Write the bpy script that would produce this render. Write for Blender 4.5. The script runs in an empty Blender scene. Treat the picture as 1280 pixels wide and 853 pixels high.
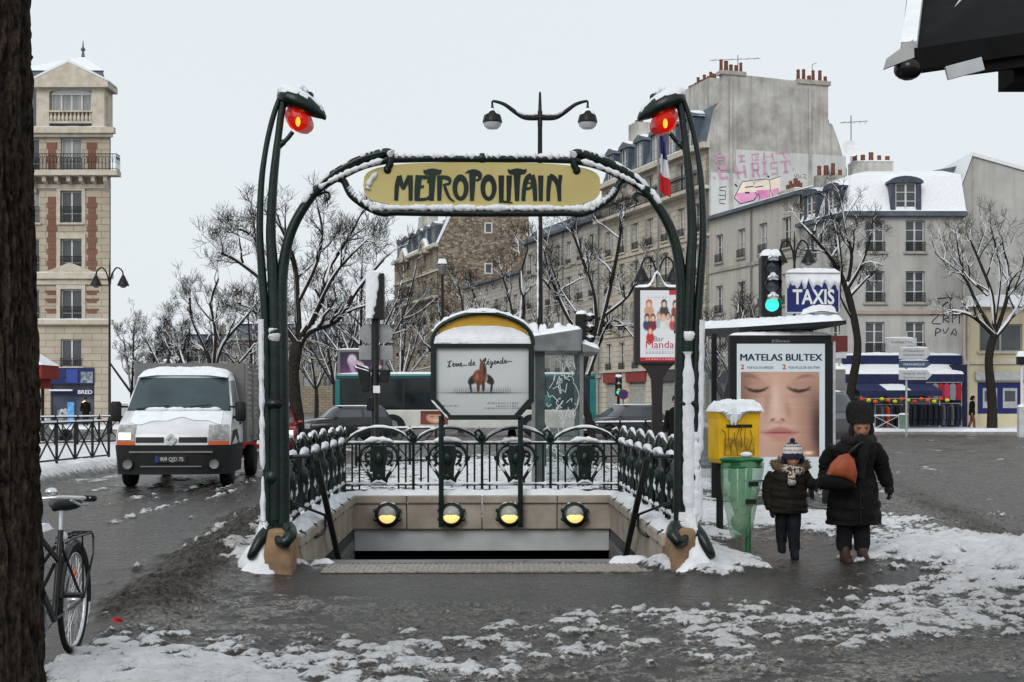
import bpy, bmesh, math, random
import numpy as np
from mathutils import Vector, Matrix
R = math.radians
scene = bpy.context.scene
col = scene.collection
# ------------------------------------------------------------------ camera
CAMZ, F, HOR = 1.6, 1700.0, 502.0
cam_d = bpy.data.cameras.new('camera')
cam = bpy.data.objects.new('camera', cam_d); col.objects.link(cam)
cam.location = (0, 0, CAMZ); cam.rotation_euler = (R(90), 0, 0)
cam_d.sensor_width = 36.0; cam_d.lens = 36.0 * F / 1280.0
cam_d.shift_y = (HOR - 426.5) / 1280.0
cam_d.clip_start = 0.1; cam_d.clip_end = 3000
scene.camera = cam
# ------------------------------------------------------------------ overcast winter sky
world = bpy.data.worlds.new('World'); scene.world = world; world.use_nodes = True
wn = world.node_tree; wn.nodes.clear()
w_out = wn.nodes.new('ShaderNodeOutputWorld'); w_mix = wn.nodes.new('ShaderNodeMixShader')
w_b1 = wn.nodes.new('ShaderNodeBackground'); w_b2 = wn.nodes.new('ShaderNodeBackground')
w_sky = wn.nodes.new('ShaderNodeTexSky'); w_sky.sky_type = 'NISHITA'; w_sky.sun_disc = False
w_sky.sun_elevation = R(34); w_sky.sun_rotation = R(200); w_sky.dust_density = 4.0
w_b1.inputs['Strength'].default_value = 0.08
wn.links.new(w_sky.outputs[0], w_b1.inputs['Color'])
w_tc = wn.nodes.new('ShaderNodeTexCoord'); w_no = wn.nodes.new('ShaderNodeTexNoise'); w_cr = wn.nodes.new('ShaderNodeValToRGB')
w_no.inputs['Scale'].default_value = 1.6; w_no.inputs['Detail'].default_value = 3.0
w_cr.color_ramp.elements[0].color = (0.79, 0.85, 0.885, 1); w_cr.color_ramp.elements[1].color = (0.84, 0.885, 0.915, 1)
wn.links.new(w_tc.outputs['Generated'], w_no.inputs['Vector']); wn.links.new(w_no.outputs['Fac'], w_cr.inputs['Fac'])
wn.links.new(w_cr.outputs['Color'], w_b2.inputs['Color'])
w_b2.inputs['Strength'].default_value = 1.03
w_mix.inputs['Fac'].default_value = 0.93
wn.links.new(w_b1.outputs[0], w_mix.inputs[1]); wn.links.new(w_b2.outputs[0], w_mix.inputs[2])
wn.links.new(w_mix.outputs[0], w_out.inputs['Surface'])
sun_d = bpy.data.lights.new('sun', 'SUN'); sun_d.energy = 1.5; sun_d.angle = R(32); sun_d.color = (1.0, 0.97, 0.93)
sun = bpy.data.objects.new('sun', sun_d); col.objects.link(sun)
sun.rotation_euler = (R(56), 0, R(-20))
scene.view_settings.view_transform = 'Standard'; scene.view_settings.look = 'None'
scene.view_settings.exposure = 0.0; scene.view_settings.gamma = 1.0
scene.render.engine = 'CYCLES'
scene.cycles.use_denoising = True
scene.cycles.max_bounces = 6; scene.cycles.diffuse_bounces = 3; scene.cycles.glossy_bounces = 3
scene.cycles.transparent_max_bounces = 12; scene.cycles.transmission_bounces = 6
scene.cycles.caustics_reflective = False; scene.cycles.caustics_refractive = False

# ------------------------------------------------------------------ helpers
rng = random.Random(11)
def P(px, py, d):                      # a point of the photograph at distance d
    return Vector(((px - 640.0) / F * d, d, CAMZ + (HOR - py) / F * d))
def X(px, d): return (px - 640.0) / F * d
def Z(py, d): return CAMZ + (HOR - py) / F * d
def gd(py): return F * CAMZ / (py - HOR)   # distance of a ground point
def s2l(c):
    c = np.asarray(c, float) / 255.0
    return np.where(c <= 0.04045, c / 12.92, ((c + 0.055) / 1.055) ** 2.4)
def C(r, g, b): return tuple(float(v) for v in s2l((r, g, b)))

_mats = {}
def mat(name, c1, c2=None, scale=4.0, rough=0.6, metal=0.0, bump=0.0, bscale=None, detail=5.0, spec=0.28,
        emit=None, estr=0.0, alpha=1.0, trans=0.0, ior=1.45, lo=0.35, hi=0.65, stretch=None, coat=0.0):
    """principled material, colour mixed from c1 to c2 by noise, optional noise bump"""
    m = bpy.data.materials.new(name); m.use_nodes = True; nt = m.node_tree
    b = nt.nodes['Principled BSDF']
    b.inputs['Roughness'].default_value = rough; b.inputs['Metallic'].default_value = metal
    b.inputs['Specular IOR Level'].default_value = spec
    b.inputs['Base Color'].default_value = (*c1, 1)
    tc = nt.nodes.new('ShaderNodeTexCoord'); vec = tc.outputs['Object']
    if stretch:
        mp = nt.nodes.new('ShaderNodeMapping'); mp.inputs['Scale'].default_value = stretch
        nt.links.new(vec, mp.inputs['Vector']); vec = mp.outputs['Vector']
    if c2 is not None:
        n = nt.nodes.new('ShaderNodeTexNoise'); n.inputs['Scale'].default_value = scale; n.inputs['Detail'].default_value = detail
        r = nt.nodes.new('ShaderNodeValToRGB')
        r.color_ramp.elements[0].position = lo; r.color_ramp.elements[1].position = hi
        r.color_ramp.elements[0].color = (*c1, 1); r.color_ramp.elements[1].color = (*c2, 1)
        nt.links.new(vec, n.inputs['Vector']); nt.links.new(n.outputs['Fac'], r.inputs['Fac'])
        nt.links.new(r.outputs['Color'], b.inputs['Base Color'])
    if bump:
        n2 = nt.nodes.new('ShaderNodeTexNoise'); n2.inputs['Scale'].default_value = bscale or scale * 6; n2.inputs['Detail'].default_value = 4
        bp = nt.nodes.new('ShaderNodeBump'); bp.inputs['Strength'].default_value = bump; bp.inputs['Distance'].default_value = 0.02
        nt.links.new(vec, n2.inputs['Vector']); nt.links.new(n2.outputs['Fac'], bp.inputs['Height'])
        nt.links.new(bp.outputs['Normal'], b.inputs['Normal'])
    if emit is not None:
        b.inputs['Emission Color'].default_value = (*emit, 1); b.inputs['Emission Strength'].default_value = estr
    if alpha < 1: b.inputs['Alpha'].default_value = alpha
    if trans: b.inputs['Transmission Weight'].default_value = trans; b.inputs['IOR'].default_value = ior
    if coat: b.inputs['Coat Weight'].default_value = coat; b.inputs['Coat Roughness'].default_value = 0.1
    _mats[name] = m
    return m

def masonry(name, c1, c2, cm, bw, bh, mortar=0.02, rough=0.85, off=0.5, stain=None, bump=0.5, axes='XZ', msm=0.1):
    """courses of blocks (sizes in metres) for walls too far to build stone by stone"""
    m = bpy.data.materials.new(name); m.use_nodes = True; nt = m.node_tree
    b = nt.nodes['Principled BSDF']; b.inputs['Roughness'].default_value = rough
    b.inputs['Specular IOR Level'].default_value = 0.2
    tc = nt.nodes.new('ShaderNodeTexCoord'); sx = nt.nodes.new('ShaderNodeSeparateXYZ'); cx = nt.nodes.new('ShaderNodeCombineXYZ')
    nt.links.new(tc.outputs['Object'], sx.inputs[0])
    ad = nt.nodes.new('ShaderNodeMath'); ad.operation = 'ADD'
    nt.links.new(sx.outputs['X'], ad.inputs[0]); nt.links.new(sx.outputs['Y'], ad.inputs[1])
    nt.links.new(ad.outputs[0], cx.inputs['X']); nt.links.new(sx.outputs['Z'], cx.inputs['Y'])
    br = nt.nodes.new('ShaderNodeTexBrick'); br.inputs['Scale'].default_value = 1.0
    br.inputs['Brick Width'].default_value = bw; br.inputs['Row Height'].default_value = bh
    br.inputs['Mortar Size'].default_value = mortar; br.inputs['Mortar Smooth'].default_value = msm; br.offset = off
    br.inputs['Color1'].default_value = (*c1, 1); br.inputs['Color2'].default_value = (*c2, 1); br.inputs['Mortar'].default_value = (*cm, 1)
    nt.links.new(cx.outputs[0], br.inputs['Vector'])
    n = nt.nodes.new('ShaderNodeTexNoise'); n.inputs['Scale'].default_value = 0.35; n.inputs['Detail'].default_value = 8; n.inputs['Roughness'].default_value = 0.7
    nt.links.new(tc.outputs['Object'], n.inputs['Vector'])
    rp = nt.nodes.new('ShaderNodeValToRGB'); rp.color_ramp.elements[0].position = 0.3; rp.color_ramp.elements[1].position = 0.72
    st = stain or (0.72, 0.7, 0.68)
    rp.color_ramp.elements[0].color = (*st, 1); rp.color_ramp.elements[1].color = (1.0, 1.0, 1.0, 1)
    nt.links.new(n.outputs['Fac'], rp.inputs['Fac'])
    mx = nt.nodes.new('ShaderNodeMix'); mx.data_type = 'RGBA'; mx.blend_type = 'MULTIPLY'; mx.inputs['Factor'].default_value = 1.0
    nt.links.new(br.outputs['Color'], mx.inputs['A']); nt.links.new(rp.outputs['Color'], mx.inputs['B'])
    nt.links.new(mx.outputs['Result'], b.inputs['Base Color'])
    bp = nt.nodes.new('ShaderNodeBump'); bp.inputs['Strength'].default_value = bump; bp.inputs['Distance'].default_value = 0.03; bp.invert = True
    nt.links.new(br.outputs['Fac'], bp.inputs['Height']); nt.links.new(bp.outputs['Normal'], b.inputs['Normal'])
    return m

def plaster(name, c1, c2, c3, rough=0.9, streak=True):
    """old render: large mottling, vertical streaks and fine grain"""
    m = bpy.data.materials.new(name); m.use_nodes = True; nt = m.node_tree
    b = nt.nodes['Principled BSDF']; b.inputs['Roughness'].default_value = rough; b.inputs['Specular IOR Level'].default_value = 0.2
    tc = nt.nodes.new('ShaderNodeTexCoord')
    n1 = nt.nodes.new('ShaderNodeTexNoise'); n1.inputs['Scale'].default_value = 0.45; n1.inputs['Detail'].default_value = 9; n1.inputs['Roughness'].default_value = 0.68
    mp = nt.nodes.new('ShaderNodeMapping'); mp.inputs['Scale'].default_value = (2.2, 2.2, 0.18)
    n2 = nt.nodes.new('ShaderNodeTexNoise'); n2.inputs['Scale'].default_value = 1.0; n2.inputs['Detail'].default_value = 6
    nt.links.new(tc.outputs['Object'], n1.inputs['Vector']); nt.links.new(tc.outputs['Object'], mp.inputs['Vector']); nt.links.new(mp.outputs[0], n2.inputs['Vector'])
    r1 = nt.nodes.new('ShaderNodeValToRGB'); r1.color_ramp.elements[0].position = 0.32; r1.color_ramp.elements[1].position = 0.66
    r1.color_ramp.elements[0].color = (*c1, 1); r1.color_ramp.elements[1].color = (*c2, 1)
    r2 = nt.nodes.new('ShaderNodeValToRGB'); r2.color_ramp.elements[0].position = 0.5; r2.color_ramp.elements[1].position = 0.75
    r2.color_ramp.elements[0].color = (0, 0, 0, 1); r2.color_ramp.elements[1].color = (0.6, 0.6, 0.6, 1)
    nt.links.new(n1.outputs['Fac'], r1.inputs['Fac']); nt.links.new(n2.outputs['Fac'], r2.inputs['Fac'])
    mx = nt.nodes.new('ShaderNodeMix'); mx.data_type = 'RGBA'
    nt.links.new(r2.outputs['Color'], mx.inputs['Factor']); nt.links.new(r1.outputs['Color'], mx.inputs['A']); mx.inputs['B'].default_value = (*c3, 1)
    nt.links.new(mx.outputs['Result'], b.inputs['Base Color'])
    return m

class MB:
    """collects simple shapes; build() links them as one mesh object"""
    def __init__(s): s.v = []; s.f = []; s.M = None; s.mi = []; s.cm = 0
    def add(s, vs, fs):
        o = len(s.v)
        if s.M is not None: vs = [s.M @ Vector(p) for p in vs]
        s.v.extend([tuple(p) for p in vs]); s.f.extend([tuple(i + o for i in f) for f in fs]); s.mi.extend([s.cm] * len(fs))
        return s
    def box(s, x0, x1, y0, y1, z0, z1):
        return s.add([(x0,y0,z0),(x1,y0,z0),(x1,y1,z0),(x0,y1,z0),(x0,y0,z1),(x1,y0,z1),(x1,y1,z1),(x0,y1,z1)],
                     [(0,3,2,1),(4,5,6,7),(0,1,5,4),(1,2,6,5),(2,3,7,6),(3,0,4,7)])
    def cbox(s, c, sz, rot=None):
        h = [k / 2 for k in sz]; old = s.M
        T = Matrix.Translation(Vector(c))
        if rot is not None: T = T @ rot.to_4x4()
        s.M = T if old is None else old @ T
        s.box(-h[0], h[0], -h[1], h[1], -h[2], h[2]); s.M = old
        return s
    def bar(s, a, b, w, t=None, up=(0,0,1)):
        """rectangular bar from a to b"""
        a = Vector(a); b = Vector(b); t = t or w; d = (b - a); L = d.length
        if L < 1e-6: return s
        y = d / L; u = Vector(up)
        if abs(y.dot(u)) > 0.98: u = Vector((1,0,0))
        x = y.cross(u).normalized(); z = x.cross(y)
        vs = []
        for p in (a, b):
            for sx, sz in ((-1,-1),(1,-1),(1,1),(-1,1)): vs.append(p + x * (sx * w / 2) + z * (sz * t / 2))
        return s.add(vs, [(0,1,2,3),(7,6,5,4),(0,4,5,1),(1,5,6,2),(2,6,7,3),(3,7,4,0)])
    def tube(s, pts, r, n=8, caps=True, flat=1.0):
        """round tube along pts; r a number or one per point; flat squashes the section's y"""
        pts = [Vector(p) for p in pts]; m = len(pts)
        rr = [r] * m if isinstance(r, (int, float)) else list(r)
        vs = []; prev = None
        for i in range(m):
            t = (pts[min(i+1, m-1)] - pts[max(i-1, 0)])
            if t.length < 1e-9: t = Vector((0,0,1))
            t.normalize()
            if prev is None:
                u = Vector((0,1,0)) if abs(t.y) < 0.9 else Vector((1,0,0))
                x = (u - t * u.dot(t)).normalized()
            else:
                x = (prev - t * prev.dot(t))
                x = x.normalized() if x.length > 1e-6 else t.orthogonal().normalized()
            prev = x; y = t.cross(x)
            for k in range(n):
                a = 2 * math.pi * k / n
                vs.append(pts[i] + x * (math.cos(a) * rr[i] * flat) + y * (math.sin(a) * rr[i]))
        fs = []
        for i in range(m - 1):
            for k in range(n):
                k2 = (k + 1) % n
                fs.append((i*n+k, i*n+k2, (i+1)*n+k2, (i+1)*n+k))
        if caps: fs.append(tuple(range(n-1, -1, -1))); fs.append(tuple((m-1)*n + k for k in range(n)))
        return s.add(vs, fs)
    def cyl(s, c, r, h, n=16, r2=None):
        c = Vector(c); return s.tube([c, c + Vector((0,0,h))], [r, r if r2 is None else r2], n)
    def rings(s, rings, caps=True, closed=True):
        """loft through rings (lists of points with the same count)"""
        n = len(rings[0]); vs = [p for r_ in rings for p in r_]; fs = []
        for i in range(len(rings) - 1):
            for k in range(n if closed else n - 1):
                k2 = (k + 1) % n
                fs.append((i*n+k, i*n+k2, (i+1)*n+k2, (i+1)*n+k))
        if caps: fs.append(tuple(range(n-1, -1, -1))); fs.append(tuple((len(rings)-1)*n + k for k in range(n)))
        return s.add(vs, fs)
    def lathe(s, prof, n=20, o=(0,0,0), caps=True):
        return s.rings([[(o[0] + r * math.cos(2*math.pi*k/n), o[1] + r * math.sin(2*math.pi*k/n), o[2] + z) for k in range(n)] for r, z in prof], caps)
    def prism(s, poly, y0, y1, plane='XZ'):
        """extrude a 2-D polygon; XZ extrudes along y, YZ along x, XY along z"""
        n = len(poly)
        def q(p, t): return (p[0], t, p[1]) if plane == 'XZ' else ((t, p[0], p[1]) if plane == 'YZ' else (p[0], p[1], t))
        vs = [q(p, y0) for p in poly] + [q(p, y1) for p in poly]
        fs = [tuple(range(n)), tuple(range(2*n-1, n-1, -1))] + [(i, n+i, n+(i+1)%n, (i+1)%n) for i in range(n)]
        return s.add(vs, fs)
    def sphere(s, c, r, n=14, m=9, sc=(1,1,1)):
        rings = []
        for i in range(m + 1):
            a = -math.pi/2 + math.pi * i / m
            rr = max(math.cos(a), 0.02)
            rings.append([(c[0] + r*sc[0]*rr*math.cos(2*math.pi*k/n), c[1] + r*sc[1]*rr*math.sin(2*math.pi*k/n), c[2] + r*sc[2]*math.sin(a)) for k in range(n)])
        return s.rings(rings)
    def snow(s, x0, x1, y0, y1, z, h, nx=None, ny=None, seed=0, rough=0.35, zfun=None, ov=0.0):
        """a pillow of snow lying on a rectangle at height z (zfun(x, y) adds the slope of what carries it)"""
        rg = random.Random(seed * 7 + 3); x0 -= ov; x1 += ov; y0 -= ov; y1 += ov
        nx = nx or max(5, min(40, int((x1-x0) / max(h, .02)))); ny = ny or max(4, min(40, int((y1-y0) / max(h, .02))))
        vs = []; g = [[rg.uniform(-1, 1) for _ in range(ny+1)] for _ in range(nx+1)]
        for i in range(nx+1):
            for j in range(ny+1):
                u = 2*i/nx-1; v = 2*j/ny-1
                e = (max(0, 1-abs(u)**5) * max(0, 1-abs(v)**5)) ** 0.5
                a = g[i][j]*.5 + (g[max(i-1,0)][j] + g[min(i+1,nx)][j] + g[i][max(j-1,0)] + g[i][min(j+1,ny)])*.125
                x = x0+(x1-x0)*i/nx; y = y0+(y1-y0)*j/ny
                if 0 < i < nx: x += g[i][j]*.2*(x1-x0)/nx
                zz = z + h*e*(1+rough*a) - (0 if e > 0 else 0.004)
                if zfun: zz += zfun(x, y)
                vs.append((x, y, zz))
        fs = [(i*(ny+1)+j, (i+1)*(ny+1)+j, (i+1)*(ny+1)+j+1, i*(ny+1)+j+1) for i in range(nx) for j in range(ny)]
        # underside
        o = len(vs)
        for (i, j) in ((0,0),(nx,0),(nx,ny),(0,ny)):
            x = x0+(x1-x0)*i/nx; y = y0+(y1-y0)*j/ny
            vs.append((x, y, z - 0.006 + (zfun(x, y) if zfun else 0)))
        fs.append((o, o+3, o+2, o+1))
        return s.add(vs, fs)
    def build(s, name, m, parent=None, smooth=False, bev=0.0, sub=0, seg=2):
        me = mesh_of(s, name, m, smooth)
        o = bpy.data.objects.new(name, me); col.objects.link(o)
        if parent is not None: o.parent = parent
        if name == 'snow' and parent is not None: o['kind'] = 'stuff'
        if bev:
            b = o.modifiers.new('bevel', 'BEVEL'); b.width = bev; b.segments = seg; b.limit_method = 'ANGLE'; b.angle_limit = R(40)
        if sub:
            b = o.modifiers.new('sub', 'SUBSURF'); b.levels = sub; b.render_levels = sub
        return o
def mesh_of(mb, name, m, smooth=False):
    me = bpy.data.meshes.new(name); me.from_pydata(mb.v, [], mb.f)
    for k in (m if isinstance(m, (list, tuple)) else [m]): me.materials.append(k)
    if any(mb.mi): me.polygons.foreach_set('material_index', mb.mi)
    if smooth:
        me.polygons.foreach_set('use_smooth', [True] * len(me.polygons))
        try: me.set_sharp_from_angle(angle=R(50))
        except Exception: pass
    me.update()
    return me
def inst(name, me, parent, loc=(0,0,0), rot=None, sc=None):
    o = bpy.data.objects.new(name, me); col.objects.link(o); o.location = loc
    if parent is not None: o.parent = parent
    if name == 'snow': o['kind'] = 'stuff'
    if rot is not None: o.rotation_euler = rot
    if sc is not None: o.scale = sc
    return o
def crease(mb, amp, freq, seed=0, zstretch=.6):
    """push the vertices in and out by smooth noise, for folds in cloth"""
    from mathutils import noise
    out = []
    for v in mb.v:
        p = Vector((v[0]*freq+seed, v[1]*freq, v[2]*freq*zstretch)); n = noise.noise_vector(p)*amp + noise.noise_vector(p*2.7)*amp*.45
        out.append((v[0]+n.x, v[1]+n.y, v[2]+n.z*.4))
    mb.v = out
    return mb
def tag(o, label=None, cat=None, group=None, kind=None):
    if label: o['label'] = label
    if cat: o['category'] = cat
    if group: o['group'] = group
    if kind: o['kind'] = kind
    return o
def thing(name, label, cat, loc=(0,0,0), rz=0.0, group=None):
    o = bpy.data.objects.new(name, None); col.objects.link(o); o.empty_display_size = 0.2
    o.location = loc; o.rotation_euler = (0, 0, rz)
    return tag(o, label, cat, group)
def copy_tree(o, parent=None):
    c = o.copy(); col.objects.link(c); c.parent = parent
    for ch in list(o.children): copy_tree(ch, c)
    return c
def smooth_pts(pts, k=4):
    """Catmull-Rom through points of any dimension"""
    p = [np.array(q, float) for q in pts]; out = []
    for i in range(len(p) - 1):
        a, b, c, d = p[max(i-1,0)], p[i], p[i+1], p[min(i+2, len(p)-1)]
        for j in range(k):
            t = j / k
            out.append(0.5 * ((2*b) + (-a+c)*t + (2*a-5*b+4*c-d)*t*t + (-a+3*b-3*c+d)*t**3))
    out.append(p[-1]); return out
def ribbon(mb, pts, y=0.0, k=4, th=0.0):
    """flat brush stroke in the XZ plane through (x, z, width) points"""
    q = smooth_pts(pts, k) if k > 1 else [np.array(p, float) for p in pts]; L = []; Rr = []
    for i in range(len(q)):
        t = q[min(i+1, len(q)-1)][:2] - q[max(i-1,0)][:2]; l = np.hypot(*t) or 1; n = np.array((-t[1], t[0])) / l
        L.append(q[i][:2] + n*q[i][2]/2); Rr.append(q[i][:2] - n*q[i][2]/2)
    m = len(q)
    vs = [(a[0], y, a[1]) for a in L] + [(a[0], y, a[1]) for a in Rr]
    fs = [(i, m+i, m+i+1, i+1) for i in range(m-1)]
    if th:
        vs += [(a[0], y+th, a[1]) for a in L] + [(a[0], y+th, a[1]) for a in Rr]
        fs += [(i, i+1, 2*m+i+1, 2*m+i) for i in range(m-1)] + [(m+i+1, m+i, 3*m+i, 3*m+i+1) for i in range(m-1)]
        fs += [(0, 2*m, 3*m, m), (m-1, 2*m-1, 4*m-1, 3*m-1)]
    return mb.add(vs, fs)
_dg = None
def text(name, s, m, parent, loc, h, w=None, rot=(R(90),0,0), align='CENTER', bold=0.0, ext=0.0015):
    """lettering of cap height h fitted to width w, converted to a mesh"""
    cu = bpy.data.curves.new(name, 'FONT'); cu.body = s; cu.align_x = align; cu.size = 1.0; cu.offset = bold; cu.resolution_u = 3
    t = bpy.data.objects.new('tmp', cu); col.objects.link(t)
    dg = bpy.context.evaluated_depsgraph_get(); me = bpy.data.meshes.new_from_object(t.evaluated_get(dg))
    bpy.data.objects.remove(t); bpy.data.curves.remove(cu)
    co = np.empty(len(me.vertices)*3); me.vertices.foreach_get('co', co); co = co.reshape(-1, 3)
    if len(co) == 0: return None
    H = 0.70; sx = h / H
    if w: sx = w / (co[:,0].max() - co[:,0].min())
    co[:,0] *= sx; co[:,1] *= h / H
    me.vertices.foreach_set('co', co.ravel()); me.materials.clear(); me.materials.append(m); me.name = name; me.update()
    o = bpy.data.objects.new(name, me); col.objects.link(o); o.parent = parent; o.location = loc; o.rotation_euler = rot
    return o
def vcol_mat(name, rough=0.35, emit=0.0):
    m = bpy.data.materials.new(name); m.use_nodes = True; nt = m.node_tree; b = nt.nodes['Principled BSDF']
    a = nt.nodes.new('ShaderNodeAttribute'); a.attribute_name = 'print'
    nt.links.new(a.outputs['Color'], b.inputs['Base Color']); b.inputs['Roughness'].default_value = rough
    if emit: nt.links.new(a.outputs['Color'], b.inputs['Emission Color']); b.inputs['Emission Strength'].default_value = emit
    return m
def printed(name, w, h, fun, nx, ny, m, parent, loc, rz=0.0):
    """a flat printed sheet standing in the XZ plane, facing -Y; fun(u, v) gives its sRGB ink"""
    u, v = np.meshgrid(np.linspace(0, 1, nx+1), np.linspace(0, 1, ny+1), indexing='ij')
    rgb = s2l(np.clip(fun(u, v), 0, 255))
    vs = np.stack([(u-.5)*w, np.zeros_like(u), v*h], -1).reshape(-1, 3)
    fs = [(i*(ny+1)+j, (i+1)*(ny+1)+j, (i+1)*(ny+1)+j+1, i*(ny+1)+j+1) for i in range(nx) for j in range(ny)]
    me = bpy.data.meshes.new(name); me.from_pydata(vs.tolist(), [], fs); me.materials.append(m)
    at = me.color_attributes.new('print', 'FLOAT_COLOR', 'POINT')
    at.data.foreach_set('color', np.concatenate([rgb.reshape(-1,3), np.ones((rgb.size//3,1))], 1).ravel())
    return inst(name, me, parent, loc, (0,0,rz))
def gauss(u, v, cu, cv, su, sv, ang=0.0):
    c, s_ = math.cos(ang), math.sin(ang); a = (u-cu)*c+(v-cv)*s_; b = -(u-cu)*s_+(v-cv)*c
    return np.exp(-(a/su)**2-(b/sv)**2)
def ell(u, v, cu, cv, su, sv, soft=0.15, ang=0.0):
    c, s_ = math.cos(ang), math.sin(ang); a = (u-cu)*c+(v-cv)*s_; b = -(u-cu)*s_+(v-cv)*c
    r = np.sqrt((a/su)**2+(b/sv)**2); return np.clip((1-r)/soft+.5, 0, 1)
def ink(base, mask, c): return base*(1-mask[...,None]) + np.array(c, float)*mask[...,None]

# value noise for heights (numpy)
def vnoise(x, y, seed):
    def h(i, j):
        n = (i*374761393 + j*668265263 + seed*1442695041) & 0x7fffffff
        n = ((n ^ (n >> 13)) * 1274126177) & 0x7fffffff
        return ((n ^ (n >> 16)) & 0xffff) / 65535.0
    xi = np.floor(x).astype(np.int64); yi = np.floor(y).astype(np.int64); fx = x-xi; fy = y-yi
    fx = fx*fx*(3-2*fx); fy = fy*fy*(3-2*fy)
    return (h(xi,yi)*(1-fx)+h(xi+1,yi)*fx)*(1-fy) + (h(xi,yi+1)*(1-fx)+h(xi+1,yi+1)*fx)*fy
def fbm(x, y, seed, oct=4, gain=0.5):
    s_ = 0; a = 1; t = 0
    for k in range(oct):
        s_ = s_ + a*vnoise(x*2**k, y*2**k, seed+k*17); t += a; a *= gain
    return s_/t

# ------------------------------------------------------------------ shared materials
SNOW = mat('snow', (0.80, 0.82, 0.85), (0.70, 0.73, 0.77), 9, 0.65, bump=0.35, bscale=40, spec=0.3)
IRON = mat('green_cast_iron', C(7, 22, 20), C(18, 38, 33), 7, 0.30, bump=0.15, bscale=30, spec=0.35)
BLACK = mat('black_paint', (0.008, 0.009, 0.010), (0.014, 0.015, 0.016), 6, 0.4, spec=.2)
RUBBER = mat('black_rubber', (0.010, 0.010, 0.010), (0.018, 0.018, 0.017), 10, 0.75, spec=.15)
STEEL = mat('galvanised_steel', (0.42, 0.43, 0.44), (0.55, 0.56, 0.57), 8, 0.4, 0.8)
CHROME = mat('chrome', (0.75, 0.76, 0.78), None, rough=0.15, metal=1.0)
GREY = mat('grey_paint', (0.16, 0.165, 0.17), (0.2, 0.2, 0.2), 6, 0.5)
WHITE = mat('white_paint', (0.74, 0.75, 0.76), (0.66, 0.67, 0.68), 5, 0.45)
GLASSD = mat('dark_window_glass', (0.035, 0.042, 0.05), (0.07, 0.08, 0.09), 0.7, 0.08, spec=0.6)
GLASSC = mat('curtained_window_glass', (0.2, 0.21, 0.22), (0.32, 0.32, 0.32), 1.2, 0.12, spec=0.6, stretch=(6,6,0.4))
ZINC = mat('blue_grey_zinc', C(72, 82, 92), C(92, 102, 112), 1.5, 0.5)
SLATE = mat('dark_slate', C(58, 66, 76), C(76, 84, 94), 3, 0.5, bump=0.3, bscale=14)
TERRA = mat('terracotta_pot', C(122, 76, 62), C(96, 60, 52), 4, 0.8)
PRINT = vcol_mat('printed_paper')
def glass(name, c, alpha, rough=0.05):
    """thin pane: tinted, partly see-through"""
    return mat(name, c, None, rough=rough, alpha=alpha, spec=0.7)
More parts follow.
